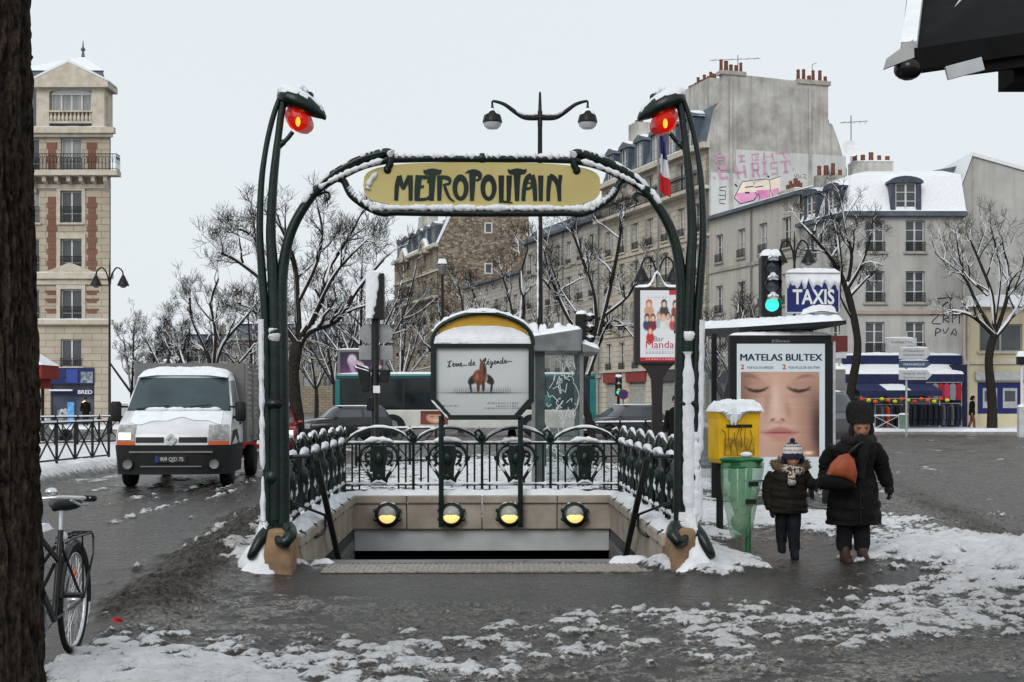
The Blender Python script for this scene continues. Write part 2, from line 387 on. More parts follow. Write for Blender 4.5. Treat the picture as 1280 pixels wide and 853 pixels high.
# ================================================================== ground
EX, EY, ERZ = -0.28, 12.77, 0.0222       # metro entrance frame: origin between its front posts
def ent_local(x, y):
    dx, dy = x-EX, y-EY; c, s_ = math.cos(ERZ), math.sin(ERZ)
    return dx*c+dy*s_, -dx*s_+dy*c
def sst(a, b, t): t = np.clip((t-a)/(b-a), 0, 1); return t*t*(3-2*t)
def ground_fields(x, y):
    n1 = fbm(x*.55, y*.55, 5, 4); n2 = fbm(x*2.1, y*2.1, 9, 4, .6); n3 = fbm(x*8, y*8, 21, 3, .6); n4 = fbm(x*19, y*19, 33, 2)
    wx = x + .5*(fbm(x*1.3, y*1.3, 41, 3)-.5); wy = y + .9*(fbm(x*1.1+7, y*1.1, 43, 3)-.5)
    def B(cx, cy, rx, ry, w): return w*np.exp(-(((wx-cx)/rx)**2+((wy-cy)/ry)**2)**1.4)
    S = np.zeros_like(x); H = np.zeros_like(x)
    # ---- plaza snow (all in metres on the ground)
    a = B(-2.9, 6.9, 1.75, 2.0, 1.25) + B(-1.7, 7.0, .8, 1.2, .6); S += a; H += .02*a
    S += B(-.8, 7.5, 1.0, .8, .36) + B(.6, 8.4, 1.6, .6, .27) + B(-.6, 9.0, 1.2, .5, .22)
    S += B(2.0, 10.0, 2.2, .7, .33) + B(1.2, 9.3, 1.5, .4, .28) + B(3.7, 10.4, 1.9, .8, .40) + B(3.6, 11.6, 1.2, .4, .36) + B(2.6, 9.1, 1.2, .4, .30)
    a = B(4.75, 13.4, 1.15, 1.9, 1.2) + B(5.3, 11.8, 1.0, 1.6, 1.0); S += a; H += .13*a
    for (cx, cy, r_, w) in ((-2.4, 12.95, .34, 1.3), (-2.15, 12.6, .2, 1.0), (1.75, 12.85, .38, 1.3), (2.05, 13.5, .34, 1.2), (2.2, 13.05, .30, .9), (-2.5, 14.4, .45, 1.1), (-2.6, 16.5, .5, 1.1), (2.1, 15.5, .5, 1.2)):
        a = B(cx, cy, r_, r_*1.25, w); S += a; H += .09*a
    a = B(3.7, 18.3, 1.6, 1.0, 1.2) + B(4.4, 16.6, .9, 1.0, .5); S += a; H += .04*a
    S += B(4.6, 28, 2.4, 5, 1.0) + B(3.0, 19.8, .7, 2.4, .9) + B(-.5, 30, 2.9, 9, .8) + B(-.6, 21.5, 2.6, 1.8, .9)
    S += B(-3.5, 9.4, .5, .5, .4)
    # ---- left pavement beyond the road
    lp = sst(-8.75, -9.15, x + .35*(n2-.5)) * sst(18, 22, y); S += 1.1*lp; H += (.12 + .16*np.exp(-((x+9.3)/.5)**2))*lp
    # ---- roads
    kl = -2.75 - .072*(y-10.5)                 # kerb of the left carriageway
    road_l = sst(.1, -.25, x-kl) * sst(-9.1, -8.7, x)
    kr = 5.35 + .137*(y-14.5)
    road_r = sst(-.3, .3, x-kr+.6*(n1-.5))
    far = sst(42, 52, y); road = np.maximum(np.maximum(road_l, road_r), far)
    ridge = np.exp(-((x-kl+.05+.3*(n2-.5))/.42)**2) * sst(9.0, 11.0, y) * sst(52, 40, y)
    ridge2 = np.exp(-((x-kr+.4*(n2-.5))/.5)**2) * sst(13, 15, y) * sst(48, 38, y) * .7
    st = fbm(x*4.2, y*.22, 61, 4, .6); st2 = fbm((x-y*.12)*2.2, (y+x*.2)*.3, 71, 4, .6)
    S = S*(1-road*.85)
    S += ridge*.62*sst(.45, .7, n1)*sst(15, 18, y)
    S += .42*road_l*sst(.58, .78, st) * .9 + .25*road_r*sst(.6, .8, st2)
    patchy = 1.1*(n2-.5) + 1.5*(n3-.5) + 1.0*(n4-.5); snow = sst(.26, .86, S + patchy*np.clip(1.5-S*.9, .25, 1.0)*(.30+.70*sst(.05, .30, S)))
    # slush: half-melted, trodden
    SL = .44 + .55*np.exp(-((y-9.3)/1.8)**2)*sst(-3, 0, x)*.55 + ridge*.7 + ridge2*.6 + .30*road_r + .30*road_l*sst(.52, .7, st) + .35*S
    wet = B(-.2, 11.8, 3.1, .95, .62) + B(3.3, 13.3, 1.2, 1.7, .5) + B(2.7, 7.4, .55, .5, .8) + B(1.6, 11.8, 2.4, .8, .4)
    SL = SL - wet - .34*road_l - .14*road_r*sst(.45, .6, st2)
    slush = sst(.34, .94, SL + 1.1*(n2-.5) + 1.1*(n3-.5) + .6*(n4-.5)) * (1-snow)
    lump = (n3-.35)
    foot = np.zeros_like(x); near = (y > 5.5) & (y < 16) & (np.abs(x) < 7); xn, yn = x[near], y[near]; fn = np.zeros_like(xn); rf = random.Random(14)
    for (sx, sy, ang, n_) in ((-3.4, 8.9, .3, 9), (-2.6, 7.3, 1.2, 6), (-.9, 7.6, .5, 8), (4.0, 12.6, 1.1, 9), (4.6, 11.3, 2.2, 7), (-2.0, 8.4, -.4, 6), (1.2, 9.6, .2, 9), (2.9, 10.2, .5, 8)):
        for i in range(n_):
            px_ = sx+math.cos(ang)*.34*i+(-1)**i*.09*math.sin(ang)+rf.uniform(-.04, .04); py_ = sy+math.sin(ang)*.34*i-(-1)**i*.09*math.cos(ang)+rf.uniform(-.04, .04); a = ang+rf.uniform(-.2, .2)
            u = (xn-px_)*math.cos(a)+(yn-py_)*math.sin(a); v = -(xn-px_)*math.sin(a)+(yn-py_)*math.cos(a); fn = np.maximum(fn, np.exp(-((u/.14)**2+(v/.055)**2)**2))
    foot[near] = fn; snow = snow*(1-.75*foot); slush = np.maximum(slush, foot*.75*(S > .3))
    h = H*(.55+.9*n2) + snow*(.014 + .040*lump + .026*n4) + slush*(.006+.024*np.maximum(lump,0)+.012*n4)*(1-.6*road_l)
    h += ridge*(.03 + .22*np.maximum(n2-.35, 0) + .16*np.maximum(lump, 0)) + ridge2*(.02+.10*np.maximum(n3-.3, 0))
    h += road_r*sst(50, 30, y)*(.03*(st2-.4) + .02*np.maximum(n3-.45, 0))
    h += .004*n4; h -= .035*foot*np.clip(S, 0, 1)
    slush = np.clip(slush + ridge*.85*(1-snow), 0, 1)
    dirty = np.clip(ridge*1.4 + ridge2*.5 + .55*road_r + .5*road_l, 0, 1)
    tread = sst(8.0, 8.8, y)*sst(12.6, 11.6, y)*sst(-1.8, -.8, x)*sst(4.6, 3.8, x); dirty = np.clip(dirty + .55*tread, 0, 1)
    h = h * (1 - sst(60, 75, y))
    return h, snow, slush, dirty

def axis(a, b, step, far, ratio):
    mid = np.arange(a, b, step); lo = []; hi = []; s_ = step; v = a
    while v > -far: s_ *= ratio; v -= s_; lo.append(v)
    s_ = step; v = mid[-1]
    while v < far: s_ *= ratio; v += s_; hi.append(v)
    return np.concatenate([np.array(lo[::-1]), mid, np.array(hi)])
gx = axis(-5.2, 6.6, .027, 420, 1.055)
gy = [5.2]
while gy[-1] < 70: gy.append(gy[-1]*1.0036)
s_ = .3
while gy[-1] < 900: s_ *= 1.12; gy.append(gy[-1]+s_)
pre = []; v = 5.2; s_ = .03
while v > -60: s_ *= 1.2; v -= s_; pre.append(v)
gy = np.array(pre[::-1] + gy)
GXX, GYY = np.meshgrid(gx, gy, indexing='ij')
gh, gs, gl, gdirt = ground_fields(GXX, GYY)
lx, ly = ent_local(GXX, GYY)
inside = (np.abs(lx) < 1.80) & (ly > .72) & (ly < 6.25)
nI, nJ = len(gx), len(gy)
ii, jj = np.meshgrid(np.arange(nI-1), np.arange(nJ-1), indexing='ij')
hole = inside[:-1,:-1] | inside[1:,:-1] | inside[:-1,1:] | inside[1:,1:]
ii = ii[~hole]; jj = jj[~hole]
quads = np.stack([ii*nJ+jj, (ii+1)*nJ+jj, (ii+1)*nJ+jj+1, ii*nJ+jj+1], -1)
me = bpy.data.meshes.new('ground')
me.vertices.add(nI*nJ); me.vertices.foreach_set('co', np.stack([GXX, GYY, gh], -1).astype(np.float32).ravel())
nf = len(quads); me.loops.add(nf*4); me.loops.foreach_set('vertex_index', quads.astype(np.int32).ravel())
me.polygons.add(nf); me.polygons.foreach_set('loop_start', np.arange(0, nf*4, 4, dtype=np.int32))
me.polygons.foreach_set('use_smooth', np.ones(nf, bool))
for nm, arr in (('snow', gs), ('slush', gl), ('dirt', gdirt)):
    at = me.attributes.new(nm, 'FLOAT', 'POINT'); at.data.foreach_set('value', arr.astype(np.float32).ravel())
me.update(calc_edges=True)
def ground_mat():
    m = bpy.data.materials.new('wet_asphalt_slush_and_snow'); m.use_nodes = True; nt = m.node_tree; L = nt.links.new
    b = nt.nodes['Principled BSDF']; tc = nt.nodes.new('ShaderNodeTexCoord'); co = tc.outputs['Object']
    def N(sc, det=4, ro=.6):
        n = nt.nodes.new('ShaderNodeTexNoise'); n.inputs['Scale'].default_value = sc; n.inputs['Detail'].default_value = det; n.inputs['Roughness'].default_value = ro
        L(co, n.inputs['Vector']); return n.outputs['Fac']
    def ramp(src, p0, p1, c0, c1):
        r = nt.nodes.new('ShaderNodeValToRGB'); e = r.color_ramp.elements
        e[0].position = p0; e[1].position = p1; e[0].color = (*c0, 1); e[1].color = (*c1, 1); L(src, r.inputs['Fac']); return r.outputs['Color']
    def mix(f, a, b_):
        x = nt.nodes.new('ShaderNodeMix'); x.data_type = 'RGBA'; L(f, x.inputs['Factor']); L(a, x.inputs['A']); L(b_, x.inputs['B']); return x.outputs['Result']
    def at(nm):
        a = nt.nodes.new('ShaderNodeAttribute'); a.attribute_name = nm; return a.outputs['Fac']
    def math_(op, a, b_):
        x = nt.nodes.new('ShaderNodeMath'); x.operation = op
        for k, v in enumerate((a, b_)):
            if isinstance(v, (int, float)): x.inputs[k].default_value = v
            else: L(v, x.inputs[k])
        return x.outputs[0]
    big = N(1.3, 6); gA = N(6, 10, .78); gB = N(30, 8, .8); gC = N(140, 4, .8)
    def off(n, k): return math_('MULTIPLY', math_('SUBTRACT', n, .5), k)
    def rng_(v, lo, hi):
        r = nt.nodes.new('ShaderNodeMapRange'); L(v, r.inputs['Value']); r.inputs['From Min'].default_value = lo; r.inputs['From Max'].default_value = hi; return r.outputs[0]
    grit = math_('ADD', off(gA, 2.6), off(gB, 2.4))
    sn_f = rng_(math_('ADD', at('snow'), math_('MULTIPLY', grit, .8)), .34, .62); sl_f = rng_(math_('ADD', at('slush'), grit), .34, .72)
    asph = mix(rng_(gC, .44, .60), ramp(big, .3, .7, (.009, .0085, .008), (.024, .022, .020)), ramp(big, .3, .7, (.036, .031, .027), (.076, .066, .057)))
    clean = ramp(gB, .40, .62, (.022, .019, .016), (.44, .42, .40)); dirty = ramp(gB, .42, .64, (.006, .005, .004), (.12, .104, .088))
    slu = mix(at('dirt'), clean, dirty)
    sno = mix(rng_(gB, .34, .46), ramp(gA, .42, .58, (.20, .185, .17), (.62, .62, .62)), ramp(gA, .36, .6, (.62, .63, .65), (.85, .86, .88)))
    sno = mix(math_('MULTIPLY', at('dirt'), .75), sno, ramp(gB, .38, .62, (.16, .148, .136), (.70, .69, .68))); c = mix(sl_f, asph, slu); c = mix(sn_f, c, sno); L(c, b.inputs['Base Color'])
    cov = math_('MAXIMUM', sl_f, sn_f)
    b.inputs['Specular IOR Level'].default_value = .16
    rw = rng_(gA, .38, .62); rw = math_('ADD', math_('MULTIPLY', rw, .38), .05)
    rr = nt.nodes.new('ShaderNodeMix'); rr.data_type = 'FLOAT'; L(cov, rr.inputs['Factor']); L(rw, rr.inputs['A']); rr.inputs['B'].default_value = .5
    L(rr.outputs['Result'], b.inputs['Roughness'])
    bp = nt.nodes.new('ShaderNodeBump'); bp.inputs['Distance'].default_value = .03
    L(math_('ADD', math_('MULTIPLY', cov, .6), .40), bp.inputs['Strength'])
    L(math_('ADD', math_('MULTIPLY', gA, .5), math_('ADD', math_('MULTIPLY', gB, .8), math_('MULTIPLY', gC, .22))), bp.inputs['Height']); L(bp.outputs['Normal'], b.inputs['Normal'])
    return m
GROUND = ground_mat(); me.materials.append(GROUND)
ground = bpy.data.objects.new('ground', me); col.objects.link(ground); tag(ground, kind='structure')

# raised far pavements under snow
ROW = Vector((-0.3032, 0.9529)); ROWN = Vector((0.9529, 0.3032)); RP0 = Vector((17.5, 71.0))     # right-hand house row: direction away, direction into the block
def rowpt(t, n): q = RP0 + ROW*t + ROWN*n; return (q.x, q.y)
def slab(name, poly, h, sh, seed):
    mb = MB(); mb.prism(poly, 0.0, h, 'XY'); o = mb.build(name, KERB); tag(o, kind='structure')
    # snow lying on it
    c = Vector((sum(p[0] for p in poly)/len(poly), sum(p[1] for p in poly)/len(poly)))
    n = 10; rg = random.Random(seed); pts = []
    for i in range(len(poly)):
        a, b_ = Vector(poly[i]), Vector(poly[(i+1) % len(poly)]); k = max(2, int((b_-a).length/.5))
        for j in range(k): pts.append(a.lerp(b_, j/k))
    r1 = [(p.x, p.y, h+.003) for p in pts]
    def ins(p, d_): v_ = (c-p); return p + v_.normalized()*d_
    r2 = [(*ins(p, rg.uniform(.05, .2)), h + sh*rg.uniform(.6, 1.3)) for p in pts]
    r3 = [(*ins(p, rg.uniform(.5, .9)), h + sh*rg.uniform(.8, 1.2)) for p in pts]
    m2 = MB(); m2.rings([r1, r2, r3], caps=True); s2 = m2.build('snow', SNOW, o, smooth=True)
    return o
KERB = mat('granite_kerb', (.22, .21, .2), (.32, .31, .3), 6, .7)
slab('pavement', [(13.2, 66.2), (80, 66.2), (80, 80), (18, 80), rowpt(0, -4.2)], .12, .14, 1)
slab('pavement', [rowpt(.3, -4.2), rowpt(2, 0.5), rowpt(150, 0.5), rowpt(150, -4.2)], .12, .10, 2)
slab('pavement', [(-80, 72), (-19.5, 72), (-22.2, 80), (-50, 165), (-80, 165)], .12, .12, 3)

# ================================================================== houses
STONE_G = masonry('cream_ashlar', C(194, 184, 168), C(182, 172, 156), C(152, 142, 127), 1.1, .40, .022, stain=(.72, .70, .66))
STONE_C = masonry('pale_ashlar', C(206, 198, 184), C(194, 186, 171), C(152, 144, 131), 1.0, .38, .022, stain=(.80, .78, .76))
STONE_D = masonry('grey_ashlar', C(192, 187, 178), C(180, 175, 166), C(140, 135, 127), 1.0, .38, .022, stain=(.68, .67, .66))
STONE_F = masonry('brown_ashlar', C(164, 153, 136), C(148, 138, 122), C(112, 103, 90), .9, .36, .03, stain=(.66, .64, .62))
TRIM = mat('pale_stone_trim', C(200, 192, 177), C(180, 171, 156), 2.5, .85)
TRIMG = mat('grey_stone_trim', C(176, 170, 160), C(150, 144, 136), 2.5, .85)
BRICK = masonry('red_brick', C(136, 82, 66), C(120, 70, 58), C(150, 128, 112), .22, .075, .012)
PLAST_A = plaster('grey_render', C(160, 160, 157), C(186, 185, 181), C(136, 135, 132))
PLAST_B = plaster('beige_render', C(190, 186, 178), C(172, 168, 160), C(142, 138, 131))
PLAST_GABLE = plaster('weathered_grey_gable', C(132, 130, 125), C(196, 193, 187), C(106, 104, 99))
PLAST_W = plaster('whitewashed_render', C(186, 188, 188), C(206, 208, 207), C(160, 160, 157))
PLAST_Y = plaster('cream_render', C(206, 196, 166), C(196, 186, 158), C(172, 162, 138))
WFRAME = mat('white_window_frame', (.62, .62, .61), (.52, .52, .51), 3, .5)
FARW = mat('dull_window_frame', (.36, .36, .35), None, rough=.6)
SHUT = mat('grey_shutter', C(166, 166, 160), C(150, 150, 145), 3, .6)

def wall_mesh(mb, x0, x1, z0, z1, ops, dep=.28, y=0.0):
    """wall in the plane y (outside is -y) with real openings and their reveals; ops: (xa, za, xb, zb)"""
    xs = sorted({x0, x1, *[o[0] for o in ops], *[o[2] for o in ops]}); zs = sorted({z0, z1, *[o[1] for o in ops], *[o[3] for o in ops]})
    xs = [a for a in xs if x0-1e-6 <= a <= x1+1e-6]; zs = [a for a in zs if z0-1e-6 <= a <= z1+1e-6]
    for i in range(len(xs)-1):
        run = None
        for j in range(len(zs)-1):
            cx, cz = (xs[i]+xs[i+1])/2, (zs[j]+zs[j+1])/2
            if any(o[0] < cx < o[2] and o[1] < cz < o[3] for o in ops): continue
            mb.add([(xs[i], y, zs[j]), (xs[i+1], y, zs[j]), (xs[i+1], y, zs[j+1]), (xs[i], y, zs[j+1])], [(0,1,2,3)])
    for (a, b_, c, d) in ops:
        mb.add([(a,y,b_),(c,y,b_),(c,y,d),(a,y,d),(a,y+dep,b_),(c,y+dep,b_),(c,y+dep,d),(a,y+dep,d)],
               [(0,4,5,1),(1,5,6,2),(2,6,7,3),(3,7,4,0)])
_wm = {}
def window_at(parent, xa, za, xb, zb, y=.16, fm=None, curtain=None, cross=(.55,), rail=0, sill=True, sm=None, name='window'):
    """casement: frame with a meeting stile and glazing bars, pane behind it, sill and balconet as sub-parts"""
    w, h = round(xb-xa, 2), round(zb-za, 2); fm = fm or WFRAME; key = (w, h, fm.name, cross, round(y, 2))
    if key not in _wm:
        f = MB(); t = .07; e = .012
        f.box(e, t, 0, .07, e, h-e); f.box(w-t, w-e, 0, .07, e, h-e); f.box(t, w-t, 0, .07, e, t); f.box(t, w-t, 0, .07, h-t, h-e)
        f.box(w/2-.045, w/2+.045, -.012, .06, t, h-t)
        for c in cross:
            f.box(t, w/2-.045, .005, .05, h*c-.02, h*c+.02); f.box(w/2+.045, w-t, .005, .05, h*c-.02, h*c+.02)
        g = MB(); g.add([(t,.045,t),(w-t,.045,t),(w-t,.045,h-t),(t,.045,h-t)], [(0,1,2,3)])
        sl = MB(); sl.box(-.12, w+.12, -y-.12, -y+.1, -.1, 0.012)
        _wm[key] = (mesh_of(f, 'window', fm), mesh_of(g, 'pane', GLASSD), mesh_of(g, 'pane', GLASSC), mesh_of(sl, 'sill', sm or TRIM))
    fme, gd_, gc, sme = _wm[key]
    o = inst(name, fme, parent, (xa, y, za))
    if curtain is None: curtain = rng.random() < .42
    inst('pane', gc if curtain else gd_, o)
    if sill: inst('sill', sme, o)
    if rail:
        rk = ('rail', w, rail)
        if rk not in _wm:
            r_ = MB(); hh = .5 if rail == 1 else .95
            r_.box(-.02, w+.02, -.02, .02, hh-.04, hh); r_.box(-.02, w+.02, -.015, .015, .06, .09)
            r_.box(-.02, w+.02, -.012, .012, hh*.72, hh*.72+.02)
            k = max(4, int(w/.11))
            for i in range(k+1): xx = w*i/k; r_.box(xx-.011, xx+.011, -.011, .011, .0, hh)
            _wm[rk] = mesh_of(r_, 'balconet', BLACK)
        inst('balconet', _wm[rk], o, (0, -y-.07, .02))
    return o
def railing(parent, x0, x1, y, z, h=1.0, step=.16, name='balcony_railing', m=None, side=None):
    r_ = MB()
    def run(a, b_):
        a = Vector(a); b_ = Vector(b_); L = (b_-a).length; k = max(2, int(L/step))
        r_.bar(a+Vector((0,0,h)), b_+Vector((0,0,h)), .05, .04); r_.bar(a+Vector((0,0,.1)), b_+Vector((0,0,.1)), .03, .03)
        r_.bar(a+Vector((0,0,h*.5)), b_+Vector((0,0,h*.5)), .02, .02)
        for i in range(k+1):
            p = a.lerp(b_, i/k); r_.bar(p+Vector((0,0,.0)), p+Vector((0,0,h)), .026)
            if i < k:
                q = a.lerp(b_, (i+.5)/k); r_.bar(p+Vector((0,0,h*.5)), q+Vector((0,0,h*.9)), .016)
                q2 = a.lerp(b_, (i+1)/k); r_.bar(q2+Vector((0,0,h*.5)), q+Vector((0,0,h*.9)), .016)
    run((x0, y, z), (x1, y, z))
    if side:
        for xx in side: run((xx, y, z), (xx, 0, z))
    return r_.build(name, m or BLACK, parent)
def pots(parent, pts, name='chimney_pot'):
    if 'pot' not in _wm:
        p = MB(); p.lathe([(.13,0),(.11,.35),(.13,.42),(.10,.45)], 8); _wm['pot'] = mesh_of(p, name, TERRA, True)
    for q in pts: o = inst(name, _wm['pot'], parent, q); o.scale = (rng.uniform(.85,1.2),)*2 + (rng.uniform(.8, 1.7),)
def dormer(parent, x, z, w, h, y, back, fm=None, arch=False):
    """dormer: cheeks, small roof with snow, window in front"""
    d = MB(); d.box(x-w/2-.18, x-w/2, y, y+back, z, z+h); d.box(x+w/2, x+w/2+.18, y, y+back, z, z+h)
    d.prism([(x-w/2-.32, z+h), (x+w/2+.32, z+h), (x+w/2+.2, z+h+.2), (x, z+h+.5), (x-w/2-.2, z+h+.2)], y-.12, y+back)
    o = d.build('dormer', ZINC, parent)
    s2 = MB()
    zf = lambda xx, yy: -.9*max(0, abs(xx-x)-.05)*.55
    s2.snow(x-w/2-.3, x+w/2+.3, y-.12, y+back, z+h+.47, .12, 8, 4, seed=int(x*10)%50, zfun=zf); s2.build('snow', SNOW, o, smooth=True)
    window_at(parent, x-w/2, z+.02, x+w/2, z+h-.02, y=y+.08, fm=fm, cross=(.5,), sill=False)
    return o

def add_shutters(parent, wins, seed):
    rg = random.Random(seed)
    for (xa, za, xb, zb, *_) in wins:
        for s_ in (0, 1):
            if rg.random() < .45:
                h = round(zb-za, 2)
                if ('sh', h) not in _wm:
                    q = MB(); q.box(0, .32, -.06, -.02, .03, h-.03)
                    for k in range(int(h/.16)): q.box(.03, .29, -.075, -.06, .08+k*.16, .16+k*.16)
                    _wm[('sh', h)] = mesh_of(q, 'shutter', SHUT)
                inst('shutter', _wm[('sh', h)], parent, (xa-.34 if s_ == 0 else xb+.02, 0, za))
# ---- C: big house with mansard, balconies and painted gable ------------------------------------------------
rzrow = math.atan2(-ROW.y, -ROW.x)      # local +x runs towards the camera along the street
def row_house(name, label, t_near, L):
    q = RP0 + ROW*t_near
    return thing(name, label, 'building', (q.x, q.y, 0), rzrow)
C_T, C_L = 16.36, 18.7
hc = row_house('apartment_house', 'tall pale stone house with mansard roof and graffiti on its blank gable', C_T, C_L)
ops = []; wins = []
fl = [(3.95, 2.0, 1), (6.85, 2.0, 1), (9.75, 2.0, 1), (12.55, 1.9, 1), (15.5, 1.95, 0)]
cols = [-17.2, -14.6, -12.0, -9.4, -6.8, -4.2, -1.7]
for (z, h, rl) in fl:
    for cx in cols: ops.append((cx-.55, z, cx+.55, z+h)); wins.append((cx-.55, z, cx+.55, z+h, rl))
for cx, w2 in ((-16.4, 1.5), (-11.8, 1.6), (-7.0, 1.7), (-2.4, 1.4)): ops.append((cx-w2, .15, cx+w2, 3.2))
mb = MB(); wall_mesh(mb, -C_L, 0, 0, 17.9, ops)
mb.build('street_wall', STONE_C, hc)
for w_ in wins: window_at(hc, *w_[:4], rail=w_[4])
add_shutters(hc, wins, 5)
# street level
for k, (cx, w2) in enumerate(((-16.4, 1.5), (-11.8, 1.6), (-7.0, 1.7), (-2.4, 1.4))):
    m_ = MB()
    for j in range(14): m_.box(cx-w2+.02, cx+w2-.02, .12+.02*(j%2), .2, .2+j*.19, .2+j*.19+.175)
    m_.build('roller_shutter', SHUT if k != 3 else GLASSD, hc)
    m_ = MB(); m_.box(cx-w2-.2, cx+w2+.2, -.12, -.003, 3.02, 3.75); m_.build('shop_sign', mat('red_shop_fascia_%d' % k, C(132, 34, 30) if k in (0, 1) else C(60, 56, 58), None, rough=.5), hc)
for z_, dp, hh in ((3.76, .22, .16), (6.4, .12, .18), (12.15, .12, .16), (15.15, .7, .22), (17.75, .5, .35)):
    m_ = MB(); m_.box(-C_L-.02, .12, -dp, -.003, z_, z_+hh); m_.build('cornice', TRIM, hc)
railing(hc, -C_L+.1, 0.0, -.62, 15.37, 1.0)
m_ = MB(); m_.snow(-C_L, 0, -.5, -.02, 18.1, .1, 60, 4, 4); m_.build('snow', SNOW, hc, smooth=True)
# gable wall with its mansard outline (in plane x = 0, y from street to court)
gw = [(0, 0), (10.0, 0), (10.0, 16.9), (9.3, 18.9), (8.9, 19.8), (8.6, 19.9), (8.6, 22.4), (.95, 22.6), (.95, 20.8), (.55, 20.3), (0.0, 18.0)]
m_ = MB(); m_.prism(gw, -.45, 0.0, 'YZ'); m_.build('gable_wall', PLAST_GABLE, hc)
m_ = MB(); m_.box(.002, .03, 1.9, 9.9, 8, 17.75); m_.build('whitewash_panel', PLAST_W, hc); m_ = MB(); m_.box(.002, .031, .1, 1.898, 8, 16.2); m_.build('whitewash_panel', PLAST_W, hc)
m_ = MB(); m_.tube([(.12, 1.5, 8), (.12, 1.5, 22.3)], .1, 6); m_.build('flue', PLAST_GABLE, hc); m_ = MB(); m_.tube([(.12, 7.2, 8), (.12, 7.2, 22.1)], .1, 6); m_.build('flue', PLAST_GABLE, hc)
m_ = MB(); m_.box(-.6, .1, .8, 2.6, 22.5, 22.75); m_.build('chimney_cap', TRIMG, hc)
m_ = MB(); m_.box(-.6, .1, 6.3, 8.75, 22.3, 22.58); m_.build('chimney_cap', TRIMG, hc)
pots(hc, [(-.2, y_, 22.72) for y_ in (.95, 1.3, 1.65, 2.0, 2.35)] + [(-.2, y_, 22.55) for y_ in (6.5, 6.9, 7.3, 7.6, 8.1, 8.5)])
# mansard slope and upper roof
m_ = MB(); m_.prism([(.0, 18.1), (.95, 20.8), (5, 21.8), (8.9, 20.2), (9.6, 17.2)], -C_L, -.46, 'YZ'); m_.build('roof', ZINC, hc)
m_ = MB(); m_.snow(-C_L, -.5, 1.0, 4.9, 20.82, .14, 40, 10, 5, zfun=lambda x, y: (y-1.0)*.25); m_.build('snow', SNOW, hc, smooth=True)
for cx in (-17.0, -14.2, -11.4, -8.6, -5.8, -3.0): dormer(hc, cx, 18.25, 1.2, 1.95, .02, 1.6)
for (x0, x1, zt) in ((-18.6, -17.0, 22.9), (-9.0, -4.5, 23.4)):
    m_ = MB(); m_.box(x0, x1, 2.2, 3.4, 20.5, zt); m_.build('chimney', PLAST_GABLE, hc); pots(hc, [(x0+.2+i*.33, 2.8, zt-.02) for i in range(int((x1-x0-.3)/.33)+1)])
m_ = MB(); m_.box(-C_L+.3, -.5, .3, 9.6, 0.02, 17.8); m_.build('core', PLAST_B, hc)
# aerials
m_ = MB(); m_.tube([(-.3, 2.2, 22.6), (-.3, 2.2, 23.9)], .03, 5); m_.tube([(-.3, .2, 23.4), (-.3, 3.8, 23.8)], .02, 5)
for i in range(6): m_.tube([(-.6, .5+i*.6, 23.43+i*.07), (.0, .5+i*.6, 23.43+i*.07)], .012, 4)
m_.build('aerial', GREY, hc); m_ = MB(); m_.tube([(-.3, 7.6, 22.4), (-.3, 7.6, 23.7), (-.3, 7.9, 23.8)], .025, 5); m_.build('aerial', GREY, hc)

# graffiti painted on the gable: flat lettering 5 mm proud, in gable coordinates (u along +y, v up)
PINKD = mat('mauve_spray_paint', C(196, 158, 178), C(182, 144, 166), 3, .8)
PINK = mat('pink_spray_paint', C(212, 130, 182), C(226, 166, 200), 1.2, .8)
CREAMP = mat('cream_spray_paint', C(236, 224, 206), C(226, 214, 198), 2, .8)
INKP = mat('violet_black_spray_paint', C(46, 34, 64), C(62, 48, 82), 2, .8)
def gz(px, py):           # photograph point on the gable -> (u, z) on that wall
    k = (px-640)/F; q = RP0 + ROW*C_T
    t = (q.x - k*q.y) / (k*ROWN.y - ROWN.x); d = q.y + ROWN.y*t
    return (t, CAMZ + (HOR-py)/F*d)
def gpaint(strokes, name, m, off, k=1):
    b = MB(); i = 0
    for st in strokes:
        pts = [(*gz(880+p[0]/7.757, 170+p[1]/7.755), (p[2] if len(p) > 2 else 12)/7.757/19.4) for p in st]
        ribbon(b, pts, 0, k); i += 1
    b.v = [(off, v_[0], v_[2]) for v_ in b.v]
    o_ = b.build(name, m, hc); o_['kind'] = 'stuff'; return o_
W1 = 26
def L_(*p, w=W1): return [(*q, w) for q in p]
gpaint([L_((115,200),(200,200),(195,262),w=22), L_((115,200),(120,262),w=22), L_((120,232),(195,230),w=16),
        L_((330,200),(392,195),w=20), L_((360,198),(362,250),w=22), L_((335,255),(400,248),w=20),
        L_((530,178),(462,185),(468,240),(525,232),(522,208),(498,210),w=20), L_((580,165),(578,240),w=18), L_((655,170),(672,240),w=22), L_((578,205),(668,205),w=8),
        L_((690,172),(828,165),(822,200),w=22), L_((762,170),(770,195),(790,225),w=22)], 'graffiti', PINKD, .036)
gpaint([L_((225,310),(130,310),w=44), L_((130,305),(165,420),w=36), L_((165,420),(232,405),w=30), L_((85,400),(110,418),w=20),
        L_((300,295),(335,415),w=30), L_((385,285),(405,410),w=30), L_((320,360),(395,350),w=22),
        L_((462,265),(480,405),w=30), L_((462,270),(520,268),(525,330),(475,335),w=24), L_((500,330),(540,400),w=28),
        L_((560,262),(608,258),w=22), L_((582,260),(588,370),w=24), L_((565,378),(615,368),w=20),
        L_((715,258),(645,268),(652,318),(705,315),(712,365),(650,375),w=24),
        L_((735,255),(835,248),(830,285),w=24), L_((782,252),(792,355),w=26), L_((765,360),(820,352),w=20), L_((858,325),(872,330),w=20)], 'graffiti', PINKD, .037)
